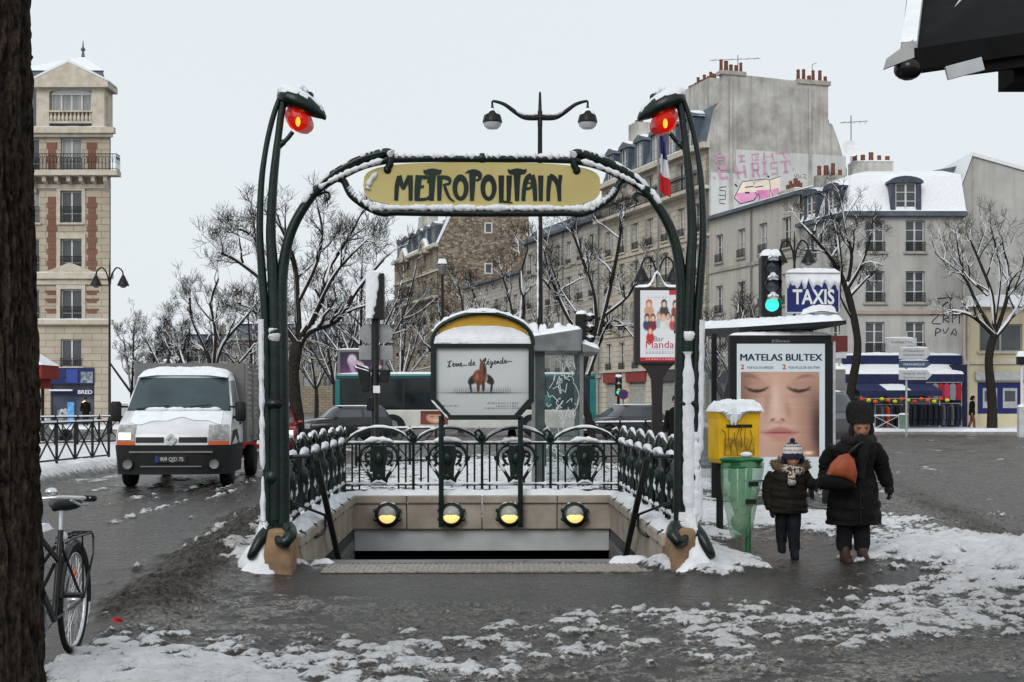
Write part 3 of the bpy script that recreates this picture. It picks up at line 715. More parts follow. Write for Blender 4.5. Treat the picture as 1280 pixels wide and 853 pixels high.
def gpoly(pts, name, m, off):
    b = MB(); q = [gz(880+p[0]/7.757, 170+p[1]/7.755) for p in pts]; b.add([(off, a, c) for a, c in q], [tuple(range(len(q)))]); return b.build(name, m, hc)
gpoly([(290,600),(370,445),(470,435),(480,470),(600,420),(630,430),(740,395),(735,600),(680,625),(660,540),(640,600),(525,655),(540,590),(500,600),(480,625),(350,660)], 'graffiti', CREAMP, .035)
gpoly([(300,585),(320,555),(500,545),(515,575),(490,612),(350,655)], 'graffiti', PINK, .038)
gpoly([(505,530),(640,520),(632,595),(530,648)], 'graffiti', PINK, .038)
gpoly([(655,520),(725,505),(722,600),(680,620)], 'graffiti', PINK, .038)
gpaint([L_((290,600),(370,445),(470,435),(485,475),w=7), L_((480,430),(600,420),(630,430),(740,393),w=6), L_((290,600),(350,660),(480,625),(515,580),(495,545),w=10),
        L_((515,560),(540,580),(525,655),(632,605),(640,520),(680,625),(725,600),w=9), L_((395,500),(480,490),w=10), L_((490,500),(570,488),w=9), L_((395,552),(440,552),w=16), L_((630,430),(645,520),w=6),
        L_((295,470),(320,492),w=16), L_((610,390),(630,400),w=18)], 'graffiti', INKP, .040)
gpaint([L_((215,495),(150,500),(150,530),(210,535),(205,580),(140,575),w=8), L_((205,580),(205,615),(150,620),(150,655),(200,660),w=8),
        L_((870,380),(890,410),(900,370),w=7), L_((910,375),(915,415),(935,385),(940,415),w=7), L_((955,375),(990,380),(960,410),(992,415),w=7)], 'graffiti', INKP, .039)

# ---- B: plain beige house in front of the gable -----------------------------------------------------------
B_T, B_L = 4.9, 11.4
hb = row_house('plain_house', 'plain beige rendered house four storeys tall with zinc edge below the gable', B_T, B_L)
ops = []; wins = []
for z in (4.0, 7.1, 10.3):
    for cx in (-10.0, -7.0, -4.3, -1.5): ops.append((cx-.5, z, cx+.5, z+1.75)); wins.append((cx-.5, z, cx+.5, z+1.75))
ops += [(-10.6, .1, -7.4, 3.0), (-6.6, .1, -3.2, 3.0), (-2.6, .1, -.5, 3.0)]
mb = MB(); wall_mesh(mb, -B_L, 0, 0, 13.1, ops); mb.box(-B_L, 0, .3, 9, 0.02, 13.05); mb.build('street_wall', PLAST_B, hb)
for w_ in wins: window_at(hb, *w_, rail=1, sm=TRIMG)
for a in ((-10.6, -7.4), (-6.6, -3.2), (-2.6, -.5)):
    m_ = MB(); m_.box(a[0]+.03, a[1]-.03, .14, .2, .15, 2.95); m_.build('shop_window', GLASSD, hb)
    m_ = MB(); m_.box(a[0]-.1, a[1]+.1, -.15, -.003, 2.75, 3.4); m_.build('shop_sign', mat('dim_shop_fascia', C(58, 60, 74), None, rough=.5), hb)
for z_, dp, hh in ((9.7, .1, .22), (3.5, .1, .2)): m_ = MB(); m_.box(-B_L, -.0, -dp, -.003, z_, z_+hh); m_.build('string_course', TRIMG, hb)
m_ = MB(); m_.box(-B_L, .1, -.35, .4, 13.1, 13.3); m_.build('eaves', ZINC, hb)
m_ = MB(); m_.snow(-B_L, .1, -.3, 3, 13.31, .12, 40, 8, 8, zfun=lambda x, y: max(0, y)*.3); m_.build('snow', SNOW, hb, smooth=True)
m_ = MB(); m_.tube([(-5.6, -.1, 3), (-5.6, -.1, 13)], .06, 6); m_.build('drainpipe', GREY, hb)
m_ = MB(); m_.box(-5.9, -4.2, 2.0, 3.0, 13.2, 14.05); m_.build('chimney', mat('sooty_brick', C(86, 70, 62), C(60, 52, 48), 4, .9), hb)
m_ = MB(); m_.box(-6.0, -4.1, 1.9, 3.1, 14.05, 14.2); m_.build('chimney_cap', TRIMG, hb); pots(hb, [(-5.8+i*.3, 2.5, 14.18) for i in range(6)])
m_ = MB(); m_.snow(-6.0, -4.1, 1.9, 3.1, 14.2, .08, 10, 5, 9); m_.build('snow', SNOW, hb, smooth=True)

# ---- A: grey corner house with snowy mansard --------------------------------------------------------------
ha = thing('corner_house', 'grey rendered corner house with snow-covered mansard and arched dormers', 'building', (17.5, 71.0, 0), 0.0)
AW = 6.2                                   # frontal side, then the side along the street
ops = []; wins = []
for z in (4.7, 7.35, 10.0):
    for cx in (1.45, 3.55): ops.append((cx-.5, z-.6, cx+.5, z+1.05)); wins.append((cx-.5, z-.6, cx+.5, z+1.05))
ops.append((.2, .1, 5.2, 2.9))
mb = MB(); wall_mesh(mb, 0, AW, 0, 11.25, ops); mb.build('front_wall', PLAST_A, ha)
for w_ in wins: window_at(ha, *w_, rail=1, cross=(.36, .7), sm=TRIMG, curtain=False)
m_ = MB(); m_.box(.22, 5.18, .15, .2, .12, 2.88); m_.build('shop_window', GLASSD, ha)
m_ = MB(); m_.box(.05, AW-.03, -.14, -.003, 6.15, 6.35); m_.build('string_course', mat('pinkish_course', C(176, 158, 146), C(164, 150, 140), 3, .9), ha)
ha2 = bpy.data.objects.new('side_wall', None); col.objects.link(ha2); ha2.parent = ha; ha2.rotation_euler = (0, 0, rzrow)
ops = []; wins = []
for z in (4.7, 7.35, 10.0):
    for cx in (-3.6, -1.2): ops.append((cx-.5, z-.6, cx+.5, z+1.05)); wins.append((cx-.5, z-.6, cx+.5, z+1.05))
mb = MB(); wall_mesh(mb, -4.85, 0, 0, 11.25, ops); mb.build('side_wall_face', PLAST_A, ha2)
for w_ in wins: window_at(ha2, *w_, rail=1, cross=(.36, .7), sm=TRIMG, curtain=False)
A_FOOT = [(0, 0), (AW, 0), (AW, 9), (3.0, 9), (-1.47, 4.62)]
def rim(d_in, z):     # footprint moved inwards
    return [(0+.55*d_in, d_in, z), (AW+.0, d_in, z), (AW, 9, z), (3.0, 9, z), (-1.47+1.05*d_in, 4.62+.2*d_in, z)]
m_ = MB(); m_.rings([rim(-.3, 11.25), rim(-.3, 11.45), rim(-.1, 11.5)], caps=True); m_.build('eaves', ZINC, ha)
m_ = MB(); m_.rings([rim(-.02, 11.5), rim(.9, 13.5)], caps=True); m_.build('roof', ZINC, ha)
m_ = MB(); m_.rings([rim(-.15, 11.52), rim(.0, 11.62), rim(.82, 13.54), rim(1.2, 13.68), rim(3.9, 14.3)], caps=True); m_.build('snow', SNOW, ha)
for cx in (3.05,): 
    d = MB(); d.box(cx-.8, cx-.55, -.06, 1.5, 11.55, 13.05); d.box(cx+.55, cx+.8, -.06, 1.5, 11.55, 13.05)
    d.prism([(cx+.92*math.cos(a), 13.0+.36*math.sin(a)) for a in [math.pi*i/10 for i in range(11)]], -.14, 1.6); d.build('dormer', SLATE, ha)
    m_ = MB(); m_.snow(cx-.9, cx+.9, -.1, 1.6, 13.16, .12, 10, 4, 3, zfun=lambda x, y: .22-.3*abs(x-cx)**1.6); m_.build('snow', SNOW, ha, smooth=True)
    window_at(ha, cx-.55, 11.6, cx+.55, 13.0, y=.02, cross=(.33, .66), sill=False, curtain=False)
dd = bpy.data.objects.new('side_dormers', None); col.objects.link(dd); dd.parent = ha; dd.rotation_euler = (0, 0, rzrow)
for cx in (-3.7, -1.5):
    d = MB(); d.box(cx-.72, cx-.5, -.02, 1.5, 11.55, 12.95); d.box(cx+.5, cx+.72, -.02, 1.5, 11.55, 12.95)
    d.prism([(cx+.84*math.cos(a), 12.9+.34*math.sin(a)) for a in [math.pi*i/10 for i in range(11)]], -.1, 1.6); d.build('dormer', SLATE, dd)
    m_ = MB(); m_.snow(cx-.85, cx+.85, -.08, 1.6, 13.05, .12, 10, 4, 3, zfun=lambda x, y: .2-.3*abs(x-cx)**1.6); m_.build('snow', SNOW, dd, smooth=True)
    window_at(dd, cx-.5, 11.6, cx+.5, 12.9, y=.05, cross=(.33, .66), sill=False, curtain=False)
m_ = MB(); m_.box(1.2, 3.4, 3.5, 4.7, 13.6, 14.75); m_.build('chimney', PLAST_GABLE, ha); pots(ha, [(1.4+i*.45, 4.0, 14.73) for i in range(5)])
m_ = MB(); m_.snow(1.15, 3.45, 3.45, 4.75, 14.75, .1, 8, 5, 2); m_.build('snow', SNOW, ha, smooth=True)
m_ = MB(); m_.box(-.9, .7, 3.3, 3.9, 12.8, 13.95); m_.build('chimney', PLAST_GABLE, ha); pots(ha, [(-.65+i*.38, 3.6, 13.93) for i in range(4)])
m_ = MB(); m_.tube([(1.0, 3.2, 13.7), (1.0, 3.2, 17.2)], .03, 5); m_.tube([(.4, 3.2, 16.8), (1.9, 3.2, 16.9)], .02, 5)
for i in range(5): m_.tube([(.6+i*.3, 2.9, 16.82), (.6+i*.3, 3.5, 16.82)], .014, 4)
m_.build('aerial', GREY, ha)
m_ = MB(); m_.M = Matrix.Translation((.95, 3.1, 15.3)) @ Matrix.Rotation(R(70), 4, 'X'); m_.lathe([(.05, .02), (.3, .06), (.48, .16), (.5, .17), (.3, .09), (.05, .05)], 14); m_.build('satellite_dish', WHITE, ha, smooth=True)
# shop front below, blue awnings under snow
NAVY = mat('navy_awning_canvas', C(30, 36, 70), C(38, 44, 82), 4, .7)
for nm, (x0, x1, z0, z1, o_) in {'awning': (-.9, 5.7, 2.9, 3.5, 1.2)}.items():
    m_ = MB(); m_.prism([(-.003, z1), (-o_, z0+.1), (-o_, z0-.35), (-o_+.03, z0-.35), (-o_+.03, z0+.05), (-.003, z1-.12)], x0, x1, 'YZ'); m_.build(nm, NAVY, ha)
    m_ = MB(); m_.snow(x0, x1, -o_, 0, z0+.1, .07, 24, 6, 7, zfun=lambda x, y: (y+1.2)*.5+.01); m_.build('snow', SNOW, ha, smooth=True)
m_ = MB(); m_.box(-.3, 5.9, -.3, -.003, 3.55, 4.0); m_.build('shop_sign', mat('navy_fascia', C(26, 34, 74), None, rough=.5), ha)
m_ = MB(); m_.snow(-.3, 5.9, -.32, 0, 4.0, .14, 30, 4, 12); m_.build('snow', SNOW, ha, smooth=True)
m_ = MB(); m_.box(5.2, 5.95, -.9, -.003, .0, 3.5); m_.build('shop_side_panel', mat('navy_panel', C(28, 32, 60), None, rough=.6), ha)
m_ = MB()
for st in ([(4.7,6.95,.07),(5.5,7.0,.07),(4.9,6.5,.07),(5.6,6.45,.07)], [(4.35,6.1,.06),(4.8,6.15,.06),(4.4,5.7,.06),(4.9,5.65,.06)], [(5.0,5.7,.06),(5.05,6.1,.06),(5.3,5.95,.06),(5.05,5.9,.06),(5.35,5.72,.06)],
           [(5.5,5.7,.05),(5.5,6.1,.05),(5.7,6.05,.05),(5.55,5.9,.05)], [(5.85,6.1,.06),(5.85,5.65,.06)], [(4.6,5.0,.06),(4.65,5.4,.06),(4.9,5.3,.06),(4.65,5.15,.06)], [(5.0,5.4,.05),(5.1,5.15,.05),(5.3,5.45,.05)], [(5.4,5.05,.05),(5.6,5.4,.05),(5.7,5.05,.05),(5.45,5.2,.05)]):
    ribbon(m_, st, -.006-.001*len(m_.f)*.01, 3)
m_.build('graffiti_tag', INKP, ha)['kind'] = 'stuff'
m_ = MB(); m_.tube([(AW-.12, -.08, .1), (AW-.12, -.08, 11.2)], .06, 6); m_.build('drainpipe', TRIM, ha)
m_ = MB(); m_.prism([(.3, .3), (AW-.02, .3), (AW-.02, 8.9), (3.1, 8.9), (-1.1, 4.6)], .02, 11.2, 'XY'); m_.build('core', PLAST_A, ha)

# ---- H: blank grey party wall rising behind the bank ------------------------------------------------------
hh_ = thing('party_wall_house', 'blank grey gable wall with snowy sloping top at the right edge', 'building', (23.73, 73.0, 0))
m_ = MB(); m_.prism([(0, 0), (9.5, 0), (9.5, 12.3), (1.0, 14.75), (0.0, 11.9)], 0, 9); m_.build('gable_wall', PLAST_A, hh_)
m_ = MB(); m_.prism([(-.06, 12.0), (.95, 14.77), (9.6, 12.32), (9.6, 12.5), (.95, 14.97), (-.25, 12.0)], -.12, 9.1); m_.build('snow', SNOW, hh_)
m_ = MB(); m_.prism([(-2.8, 13.9), (.93, 14.6), (-.12, 11.9), (-2.8, 11.9)], 2.0, 8.9); m_.build('roof', ZINC, hh_)
m_ = MB(); m_.snow(-4.6, 1.0, 2.2, 8, 13.75, .15, 12, 8, 3, zfun=lambda x, y: (x+4.6)*.08); m_.build('snow', SNOW, hh_, smooth=True)
m_ = MB(); m_.box(.98, 1.06, -.02, -.002, 4.5, 14.5); m_.build('wall_joint', TRIMG, hh_)

# ---- Y: low cream bank with cash machines -----------------------------------------------------------------
hy = thing('bank_building', 'low cream building with blue cash machine panel and snow on its roof', 'building', (23.72, 71.2, 0))
ops = [(.75, 4.2, 3.0, 5.65), (.65, .95, 2.95, 2.6), (3.3, 4.2, 5.5, 5.65)]
mb = MB(); wall_mesh(mb, 0, 8, 0, 6.6, ops, .2); mb.add([(0,0,0),(0,1.7,0),(0,1.7,6.6),(0,0,6.6)], [(0,3,2,1)]); mb.build('front_wall', PLAST_Y, hy)
window_at(hy, .75, 4.2, 3.0, 5.65, y=.1, fm=FARW, cross=(), curtain=False); window_at(hy, 3.3, 4.2, 5.5, 5.65, y=.1, fm=FARW, cross=(), curtain=False)
BLUEP = mat('bank_blue_panel', C(34, 44, 108), C(28, 38, 96), 3, .4)
m_ = MB(); m_.box(.66, 2.94, .1, .15, .96, 2.59); cmp_ = m_.build('cash_machine_panel', BLUEP, hy)
for x_ in (.95, 2.0):
    m_ = MB(); m_.box(x_, x_+.75, .06, .1, 1.25, 2.3); a = m_.build('cash_machine', STEEL, hy); m_ = MB(); m_.box(x_+.1, x_+.65, .045, .059, 1.6, 2.15); m_.build('screen', GLASSD, a)
m_ = MB(); m_.box(.5, 3.1, -.18, -.003, 2.7, 3.15); m_.build('shutter_box', STEEL, hy)
m_ = MB(); m_.box(-.02, 8, -.12, -.003, 3.55, 3.8); m_.build('cornice', TRIM, hy); m_ = MB(); m_.box(-.02, 8, -.18, -.003, 6.45, 6.62); m_.build('cornice', TRIM, hy)
m_ = MB(); m_.snow(-.3, 8, -.35, 1.6, 6.63, .35, 30, 8, 21, zfun=lambda x, y: .25*y); m_.build('snow', SNOW, hy, smooth=True)
m_ = MB(); m_.tube([(.12, -.1, .1), (.12, -.1, 6.4)], .06, 6); m_.build('drainpipe', TRIM, hy)

# ---- D, E: further houses of the row ----------------------------------------------------------------------
D_T, D_L = 35.1, 19.0
hd = row_house('stepped_house', 'grey stone house with dark eaves behind the poster mast trees', D_T, D_L)
ops = []; wins = []
for z in (3.9, 6.9, 9.8, 12.7):
    for cx in (-17.4, -14.9, -12.4, -9.9, -7.3, -4.6, -2.0): ops.append((cx-.6, z, cx+.6, z+2.0)); wins.append((cx-.6, z, cx+.6, z+2.0))
for cx in (-15.5, -10.5, -5.0): ops.append((cx-1.8, .1, cx+1.8, 3.0))
mb = MB(); wall_mesh(mb, -D_L, 0, 0, 15.6, ops); mb.build('street_wall', STONE_D, hd); m_ = MB(); m_.box(-D_L, 0, .3, 9, .02, 15.6); m_.build('core', PLAST_B, hd)
for w_ in wins: window_at(hd, *w_, rail=1)
add_shutters(hd, wins, 6)
for x_ in (-18.6, -8.6, -.4): m_ = MB(); m_.tube([(x_, -.1, .2), (x_, -.1, 15.5)], .06, 6); m_.build('drainpipe', GREY, hd)
for cx in (-15.5, -10.5, -5.0): m_ = MB(); m_.box(cx-1.77, cx+1.77, .14, .2, .15, 2.95); m_.build('shop_window', GLASSD, hd)
for z_, dp, hh in ((3.4, .15, .2), (6.5, .1, .16), (12.7, .15, .2)): m_ = MB(); m_.box(-D_L, .1, -dp, -.003, z_, z_+hh); m_.build('cornice', TRIMG, hd)
m_ = MB(); m_.box(-D_L, .15, -.5, .3, 15.6, 15.85); m_.prism([(.0, 15.86), (.9, 16.9), (8, 16.9), (9, 15.86)], -D_L, 0, 'YZ'); m_.build('roof', SLATE, hd)
m_ = MB(); m_.snow(-D_L, 0, .95, 7.9, 16.9, .15, 30, 8, 5); m_.snow(-D_L, .1, -.45, .1, 15.85, .08, 40, 3, 6); m_.build('snow', SNOW, hd, smooth=True)
E_T = 54.2
he = row_house('low_house', 'low pale house with snowy roof edge below the rubble gable', E_T, 20)
ops = []; wins = []
for z in (3.6, 6.6, 9.6):
    for cx in (-17.5, -14.5, -11.5, -8.5, -5.5, -2.5): ops.append((cx-.6, z, cx+.6, z+1.8)); wins.append((cx-.6, z, cx+.6, z+1.8))
mb = MB(); wall_mesh(mb, -20, 0, 0, 13.2, ops); mb.box(-20, 0, .3, 9, .02, 13.2); mb.build('street_wall', STONE_D, he)
for w_ in wins: window_at(he, *w_, rail=1)
m_ = MB(); m_.box(-20, .1, -.5, 9, 13.2, 13.45); m_.build('roof', SLATE, he); m_ = MB(); m_.snow(-20, .1, -.5, 9, 13.45, .3, 30, 8, 5); m_.build('snow', SNOW, he, smooth=True)

# ---- F: house with rubble stone gable ---------------------------------------------------------------------
def rubble_mat():
    m = bpy.data.materials.new('brown_rubble_stone'); m.use_nodes = True; nt = m.node_tree; b = nt.nodes['Principled BSDF']; b.inputs['Roughness'].default_value = .9
    tc = nt.nodes.new('ShaderNodeTexCoord'); v1 = nt.nodes.new('ShaderNodeTexVoronoi'); v1.inputs['Scale'].default_value = 4.2
    mp = nt.nodes.new('ShaderNodeMapping'); mp.inputs['Scale'].default_value = (1, .75, 1.25)
    nt.links.new(tc.outputs['Object'], mp.inputs['Vector']); nt.links.new(mp.outputs[0], v1.inputs['Vector'])
    bw = nt.nodes.new('ShaderNodeRGBToBW'); nt.links.new(v1.outputs['Color'], bw.inputs[0])
    r = nt.nodes.new('ShaderNodeValToRGB'); r.color_ramp.elements[0].color = (*C(84, 75, 66), 1); r.color_ramp.elements[1].color = (*C(170, 156, 138), 1)
    e = r.color_ramp.elements.new(.5); e.color = (*C(124, 110, 95), 1); r.color_ramp.elements[0].position = .2; r.color_ramp.elements[2].position = .8
    nt.links.new(bw.outputs[0], r.inputs['Fac'])
    v2 = nt.nodes.new('ShaderNodeTexVoronoi'); v2.feature = 'DISTANCE_TO_EDGE'; v2.inputs['Scale'].default_value = 4.2; nt.links.new(mp.outputs[0], v2.inputs['Vector'])
    r2 = nt.nodes.new('ShaderNodeValToRGB'); r2.color_ramp.elements[0].position = .02; r2.color_ramp.elements[1].position = .08
    nt.links.new(v2.outputs['Distance'], r2.inputs['Fac'])
    mx = nt.nodes.new('ShaderNodeMix'); mx.data_type = 'RGBA'; nt.links.new(r2.outputs['Color'], mx.inputs['Factor']); mx.inputs['A'].default_value = (*C(140, 128, 112), 1); nt.links.new(r.outputs['Color'], mx.inputs['B'])
    nt.links.new(mx.outputs['Result'], b.inputs['Base Color'])
    bp = nt.nodes.new('ShaderNodeBump'); bp.inputs['Distance'].default_value = .05; nt.links.new(r2.outputs['Color'], bp.inputs['Height']); nt.links.new(bp.outputs[0], b.inputs['Normal'])
    return m
RUBBLE = rubble_mat()
F_T, F_L = 85.0, 22.0
hf = row_house('rubble_gable_house', 'far house with brown rubble stone gable and a row of snowy dormers', F_T, F_L)
ops = []; wins = []
for z, rl in ((3.9, 1), (7.2, 1), (10.4, 2), (13.6, 2), (16.6, 0)):
    for cx in (-20.0, -17.2, -14.4, -11.6, -8.8, -6.0, -3.0): ops.append((cx-.6, z, cx+.6, z+2.0)); wins.append((cx-.6, z, cx+.6, z+2.0, rl))
mb = MB(); wall_mesh(mb, -F_L, 0, 0, 19.0, ops); mb.build('street_wall', STONE_F, hf)
for w_ in wins: window_at(hf, *w_[:4], rail=w_[4], fm=FARW)
for z_, dp, hh in ((3.3, .2, .25), (13.2, .7, .25), (16.2, .2, .2), (18.9, .5, .35)): m_ = MB(); m_.box(-F_L, .1, -dp, -.003, z_, z_+hh); m_.build('cornice', TRIM, hf)
railing(hf, -F_L, -.1, -.62, 13.45, .95, .3, m=GREY)
m_ = MB(); m_.prism([(0, 0), (12.0, 0), (12.0, 17.5), (10.9, 19.0), (10.6, 23.8), (1.6, 23.8), (1.4, 22.3), (0, 19.2)], -.5, 0, 'YZ'); m_.build('gable_wall', RUBBLE, hf)
for (y_, z_) in ((5.4, 20.6), (5.4, 16.0), (5.6, 8.6)):
    m_ = MB(); m_.box(.003, .05, y_, y_+.95, z_, z_+1.25); o_ = m_.build('window', WFRAME, hf); m_ = MB(); m_.box(.051, .06, y_+.17, y_+.78, z_+.15, z_+1.1); m_.build('pane', GLASSD, o_)
m_ = MB(); m_.prism([(0, 19.25), (1.3, 22.2), (6, 23.0), (10.8, 20), (11, 19)], -F_L, -.5, 'YZ'); m_.build('roof', ZINC, hf)
m_ = MB(); m_.snow(-F_L, -.5, 1.3, 5.9, 22.2, .25, 30, 6, 5, zfun=lambda x, y: (y-1.3)*.17); m_.snow(-F_L, 0, -.5, 0.1, 19.26, .2, 40, 3, 6)
m_.prism([(.0, 19.3), (-.12, 19.35), (1.3, 22.5), (1.5, 22.4)], -.6, .1, 'YZ'); m_.build('snow', SNOW, hf, smooth=True)
for cx in (-20, -16.5, -13, -9.5, -6, -2.6): dormer(hf, cx, 19.3, 1.4, 2.2, .1, 1.8, fm=FARW)
for cx in (-15, -4.8):
    m_ = MB(); m_.prism([(cx+1.4*math.cos(math.pi*i/12), 18.6+1.3*math.sin(math.pi*i/12)) for i in range(13)], -.75, -.1); m_.build('pediment', TRIM, hf)
    m_ = MB(); m_.tube([(cx+1.45*math.cos(math.pi*i/12), -.4, 18.75+1.35*math.sin(math.pi*i/12)) for i in range(1, 12)], .28, 8); m_.build('snow', SNOW, hf, smooth=True)
for x0, x1, zt in ((-21.5, -17, 25.0), (-8, -2, 25.6)):
    m_ = MB(); m_.box(x0, x1, 3, 4.4, 20.5, zt); m_.build('chimney', PLAST_GABLE, hf); pots(hf, [(x0+.3+i*.5, 3.7, zt-.02) for i in range(int((x1-x0)/.5))])
m_ = MB(); m_.box(-F_L+.1, -.5, .3, 11, .02, 19.0); m_.build('core', PLAST_B, hf)

# ---- G: cream stone corner house on the left --------------------------------------------------------------
GD = 80.0; GS = F/GD
hg = thing('stone_corner_house', 'tall cream stone corner house with red brick strips and balconies on the left', 'building', (X(92, GD), GD, 0))
def gx_(px): return (px-92)/GS
GW0, GW1 = -4.2, gx_(137.0)
def gzz(py): return Z(py, GD)
rows = [(gzz(218), gzz(173), 2), (gzz(279), gzz(239), 2), (gzz(341), gzz(299), 2), (gzz(404), gzz(362), 2), (gzz(459), gzz(424), 1)]
cxs = [gx_(89), gx_(36)]
ops = [(c-.62, a, c+.62, b_) for (a, b_, r_) in rows for c in cxs]
wins = [(c-.62, a, c+.62, b_, r_) for (a, b_, r_) in rows for c in cxs]
dx0, dx1 = gx_(63), gx_(118)
ops.append((dx0, .14, dx1, gzz(463)))
mb = MB(); wall_mesh(mb, GW0, GW1, 0, gzz(165), ops); mb.build('front_wall', STONE_G, hg)
m_ = MB(); m_.prism([(GW0+.02, .3), (GW1-.02, .3), (GW1-.02-12*.33, 12), (GW0-3, 12)], .02, gzz(160), 'XY')
m_.prism([(GW0, .004), (GW1-.001, .004), (GW1-.001-10*.33, 10), (GW1-.4-10*.33, 10), (GW1-.4, .4), (GW0+.1, .4)], .01, .13, 'XY'); m_.build('core', STONE_G, hg)
m_ = MB(); m_.add([(GW1, 0, 0), (GW1-4, 12, 0), (GW1-4, 12, gzz(165)), (GW1, 0, gzz(165))], [(0,1,2,3)]); m_.build('side_wall', STONE_G, hg)
for w_ in wins: window_at(hg, *w_[:4], rail=w_[4], cross=(.3,), curtain=rng.random() < .2)
def cor(z, dp, hh, nm='cornice', m=None, x0=GW0, x1=None): 
    q = MB(); q.box(x0, (GW1 if x1 is None else x1)+dp*.8, -dp, -.003, z, z+hh); return q.build(nm, m or TRIM, hg)
cor(gzz(168), .45, .35); cor(gzz(172), .25, .22); cor(gzz(222), .85, .3, 'balcony_slab'); cor(gzz(349), .3, .35); cor(gzz(406), .3, .28); cor(gzz(356), .12, .3, 'string_course'); cor(gzz(236), .1, .25, 'string_course')
railing(hg, GW0, GW1+.6, -.75, gzz(222)+.3, .95, .2, side=[GW1+.6])
m_ = MB()
for (z_, dp) in ((gzz(222)+.3, .84), (gzz(168)+.35, .44), (gzz(349)+.35, .3), (gzz(406)+.28, .3)): m_.snow(GW0, GW1+dp*.8, -dp, -.02, z_, .07, 30, 3, 5)
m_.build('snow', SNOW, hg, smooth=True)
for k in range(9):
    q = MB(); x_ = GW0+.4+k*(GW1-GW0-.6)/8; q.prism([(-.003, gzz(222)-.02), (-.65, gzz(222)-.02), (-.6, gzz(222)-.3), (-.003, gzz(222)-.9 if k in (0, 8, 2) else gzz(222)-.45)], x_, x_+.22, 'YZ'); q.build('bracket', TRIM, hg)
# brick strips with stone quoins
def brick_strip(x, z0, z1, w=.62):
    q = MB(); k = max(2, int((z1-z0)/.34)); hh = (z1-z0)/k
    for i in range(k):
        ww = w/2 if i % 2 else w/2*.72
        q.box(x-ww, x+ww, -.035, -.003, z0+i*hh+.012, z0+(i+1)*hh-.012)
    q.build('brick_strip', BRICK, hg)
for px in (65, 115):
    brick_strip(gx_(px), gzz(340), gzz(246)); brick_strip(gx_(px), gzz(212), gzz(178))
    for py in (403, 389, 376, 366): brick_strip(gx_(px), gzz(py+3), gzz(py-3), .8)
for c in cxs[:1]:
    for (a, b_, r_) in rows[1:4]:
        q = MB(); q.box(c-.85, c-.63, -.07, -.003, a-.1, b_+.25); q.box(c+.63, c+.85, -.07, -.003, a-.1, b_+.25); q.box(c-.85, c+.85, -.08, -.004, b_+.02, b_+.3); q.build('window_surround', TRIM, hg)
    q = MB(); q.prism([(c-1.3, gzz(349)+.36), (c+1.3, gzz(349)+.36), (c+1.3, gzz(349)+.45), (c, gzz(349)+.95), (c-1.3, gzz(349)+.45)], -.28, -.01); q.build('pediment', TRIM, hg)
# attic: stone dormer bay with pediment and balustrade
az0, az1 = gzz(165), gzz(107); c = gx_(89)
q = MB(); q.box(c-2.0, c-1.25, -.15, 1.5, az0+.02, az1-.2); q.box(c+1.25, c+2.0, -.15, 1.5, az0+.02, az1-.2); q.box(c-1.25, c+1.25, .35, .6, az0+.02, az1-.2)
q.prism([(c-1.25, gzz(116)), (c-1.25, az1-.2), (c+1.25, az1-.2), (c+1.25, gzz(116))] + [(c+1.25*math.cos(math.pi*i/10), gzz(116)+.19*math.sin(math.pi*i/10)) for i in range(1, 10)], -.1, .34)
q.build('attic_bay', TRIM, hg)
q = MB(); q.prism([(c-2.3, az1-.2), (c+2.3, az1-.2), (c+2.3, az1+.12), (c, az1+1.25), (c-2.3, az1+.12)], -.5, 1.5); q.build('pediment', TRIM, hg)
q = MB(); q.prism([(c-2.35, az1+.12), (c, az1+1.25), (c+2.35, az1+.12), (c+2.3, az1+.25), (c, az1+1.42), (c-2.3, az1+.25)], -.52, 1.4); q.build('snow', SNOW, hg)
window_at(hg, c-1.2, gzz(139), c+1.2, gzz(117), y=.12, cross=(), sill=False, curtain=True)
for x_ in (-.6, .6): q = MB(); q.box(c+x_-.05, c+x_+.05, .10, .14, gzz(139)+.08, gzz(117)-.08); q.build('mullion', WFRAME, hg)
q = MB(); q.prism([(c+1.24*math.cos(math.pi*i/10), gzz(118.5)+.36*math.sin(math.pi*i/10)) for i in range(11)], .10, .16); q.build('blind', WHITE, hg)
for za_, zb_ in ((gzz(141), gzz(140)+.05), (gzz(155), gzz(155)+.12)): q = MB(); q.box(c-1.3, c+1.3, -.2, .1, za_, zb_); q.build('balustrade_rail', TRIM, hg)
bal = MB(); bal.lathe([(.06, 0), (.1, .1), (.11, .25), (.05, .45), (.07, .6)], 8); bal_me = mesh_of(bal, 'baluster', TRIM, True)
for k in range(11): inst('baluster', bal_me, hg, (c-1.15+k*.23, -.05, gzz(155)+.11))
q = MB(); q.rings([[(GW0, .2, az0+.05), (GW1-.1, .2, az0+.05), (GW1-3.5, 10, az0+.05), (GW0-2, 10, az0+.05)], [(GW0, 1.2, az1+.2), (GW1-.55, 1.2, az1+.2), (GW1-3.7, 9, az1+.2), (GW0-1.5, 9, az1+.2)]]); q.build('roof', SLATE, hg)
q = MB(); q.rings([[(GW0, .9, az1+.2), (GW1-.45, .9, az1+.2), (GW1-3.6, 9.2, az1+.2), (GW0-1.6, 9.2, az1+.2)], [(GW0, 1.0, az1+1.1), (GW1-.7, 1.0, az1+1.1), (GW1-3.7, 9, az1+1.1), (GW0-1.5, 9, az1+1.1)]]); q.build('upper_roof', ZINC, hg)
q = MB(); apex = (gx_(77), 4, az1+2.7); q.add([(GW0, .9, az1+1.1), (GW1-.6, .9, az1+1.1), (GW1-3.6, 9.1, az1+1.1), (GW0-1.6, 9.1, az1+1.1), apex], [(0,1,4),(1,2,4),(2,3,4),(3,0,4)]); q.build('snow', SNOW, hg)
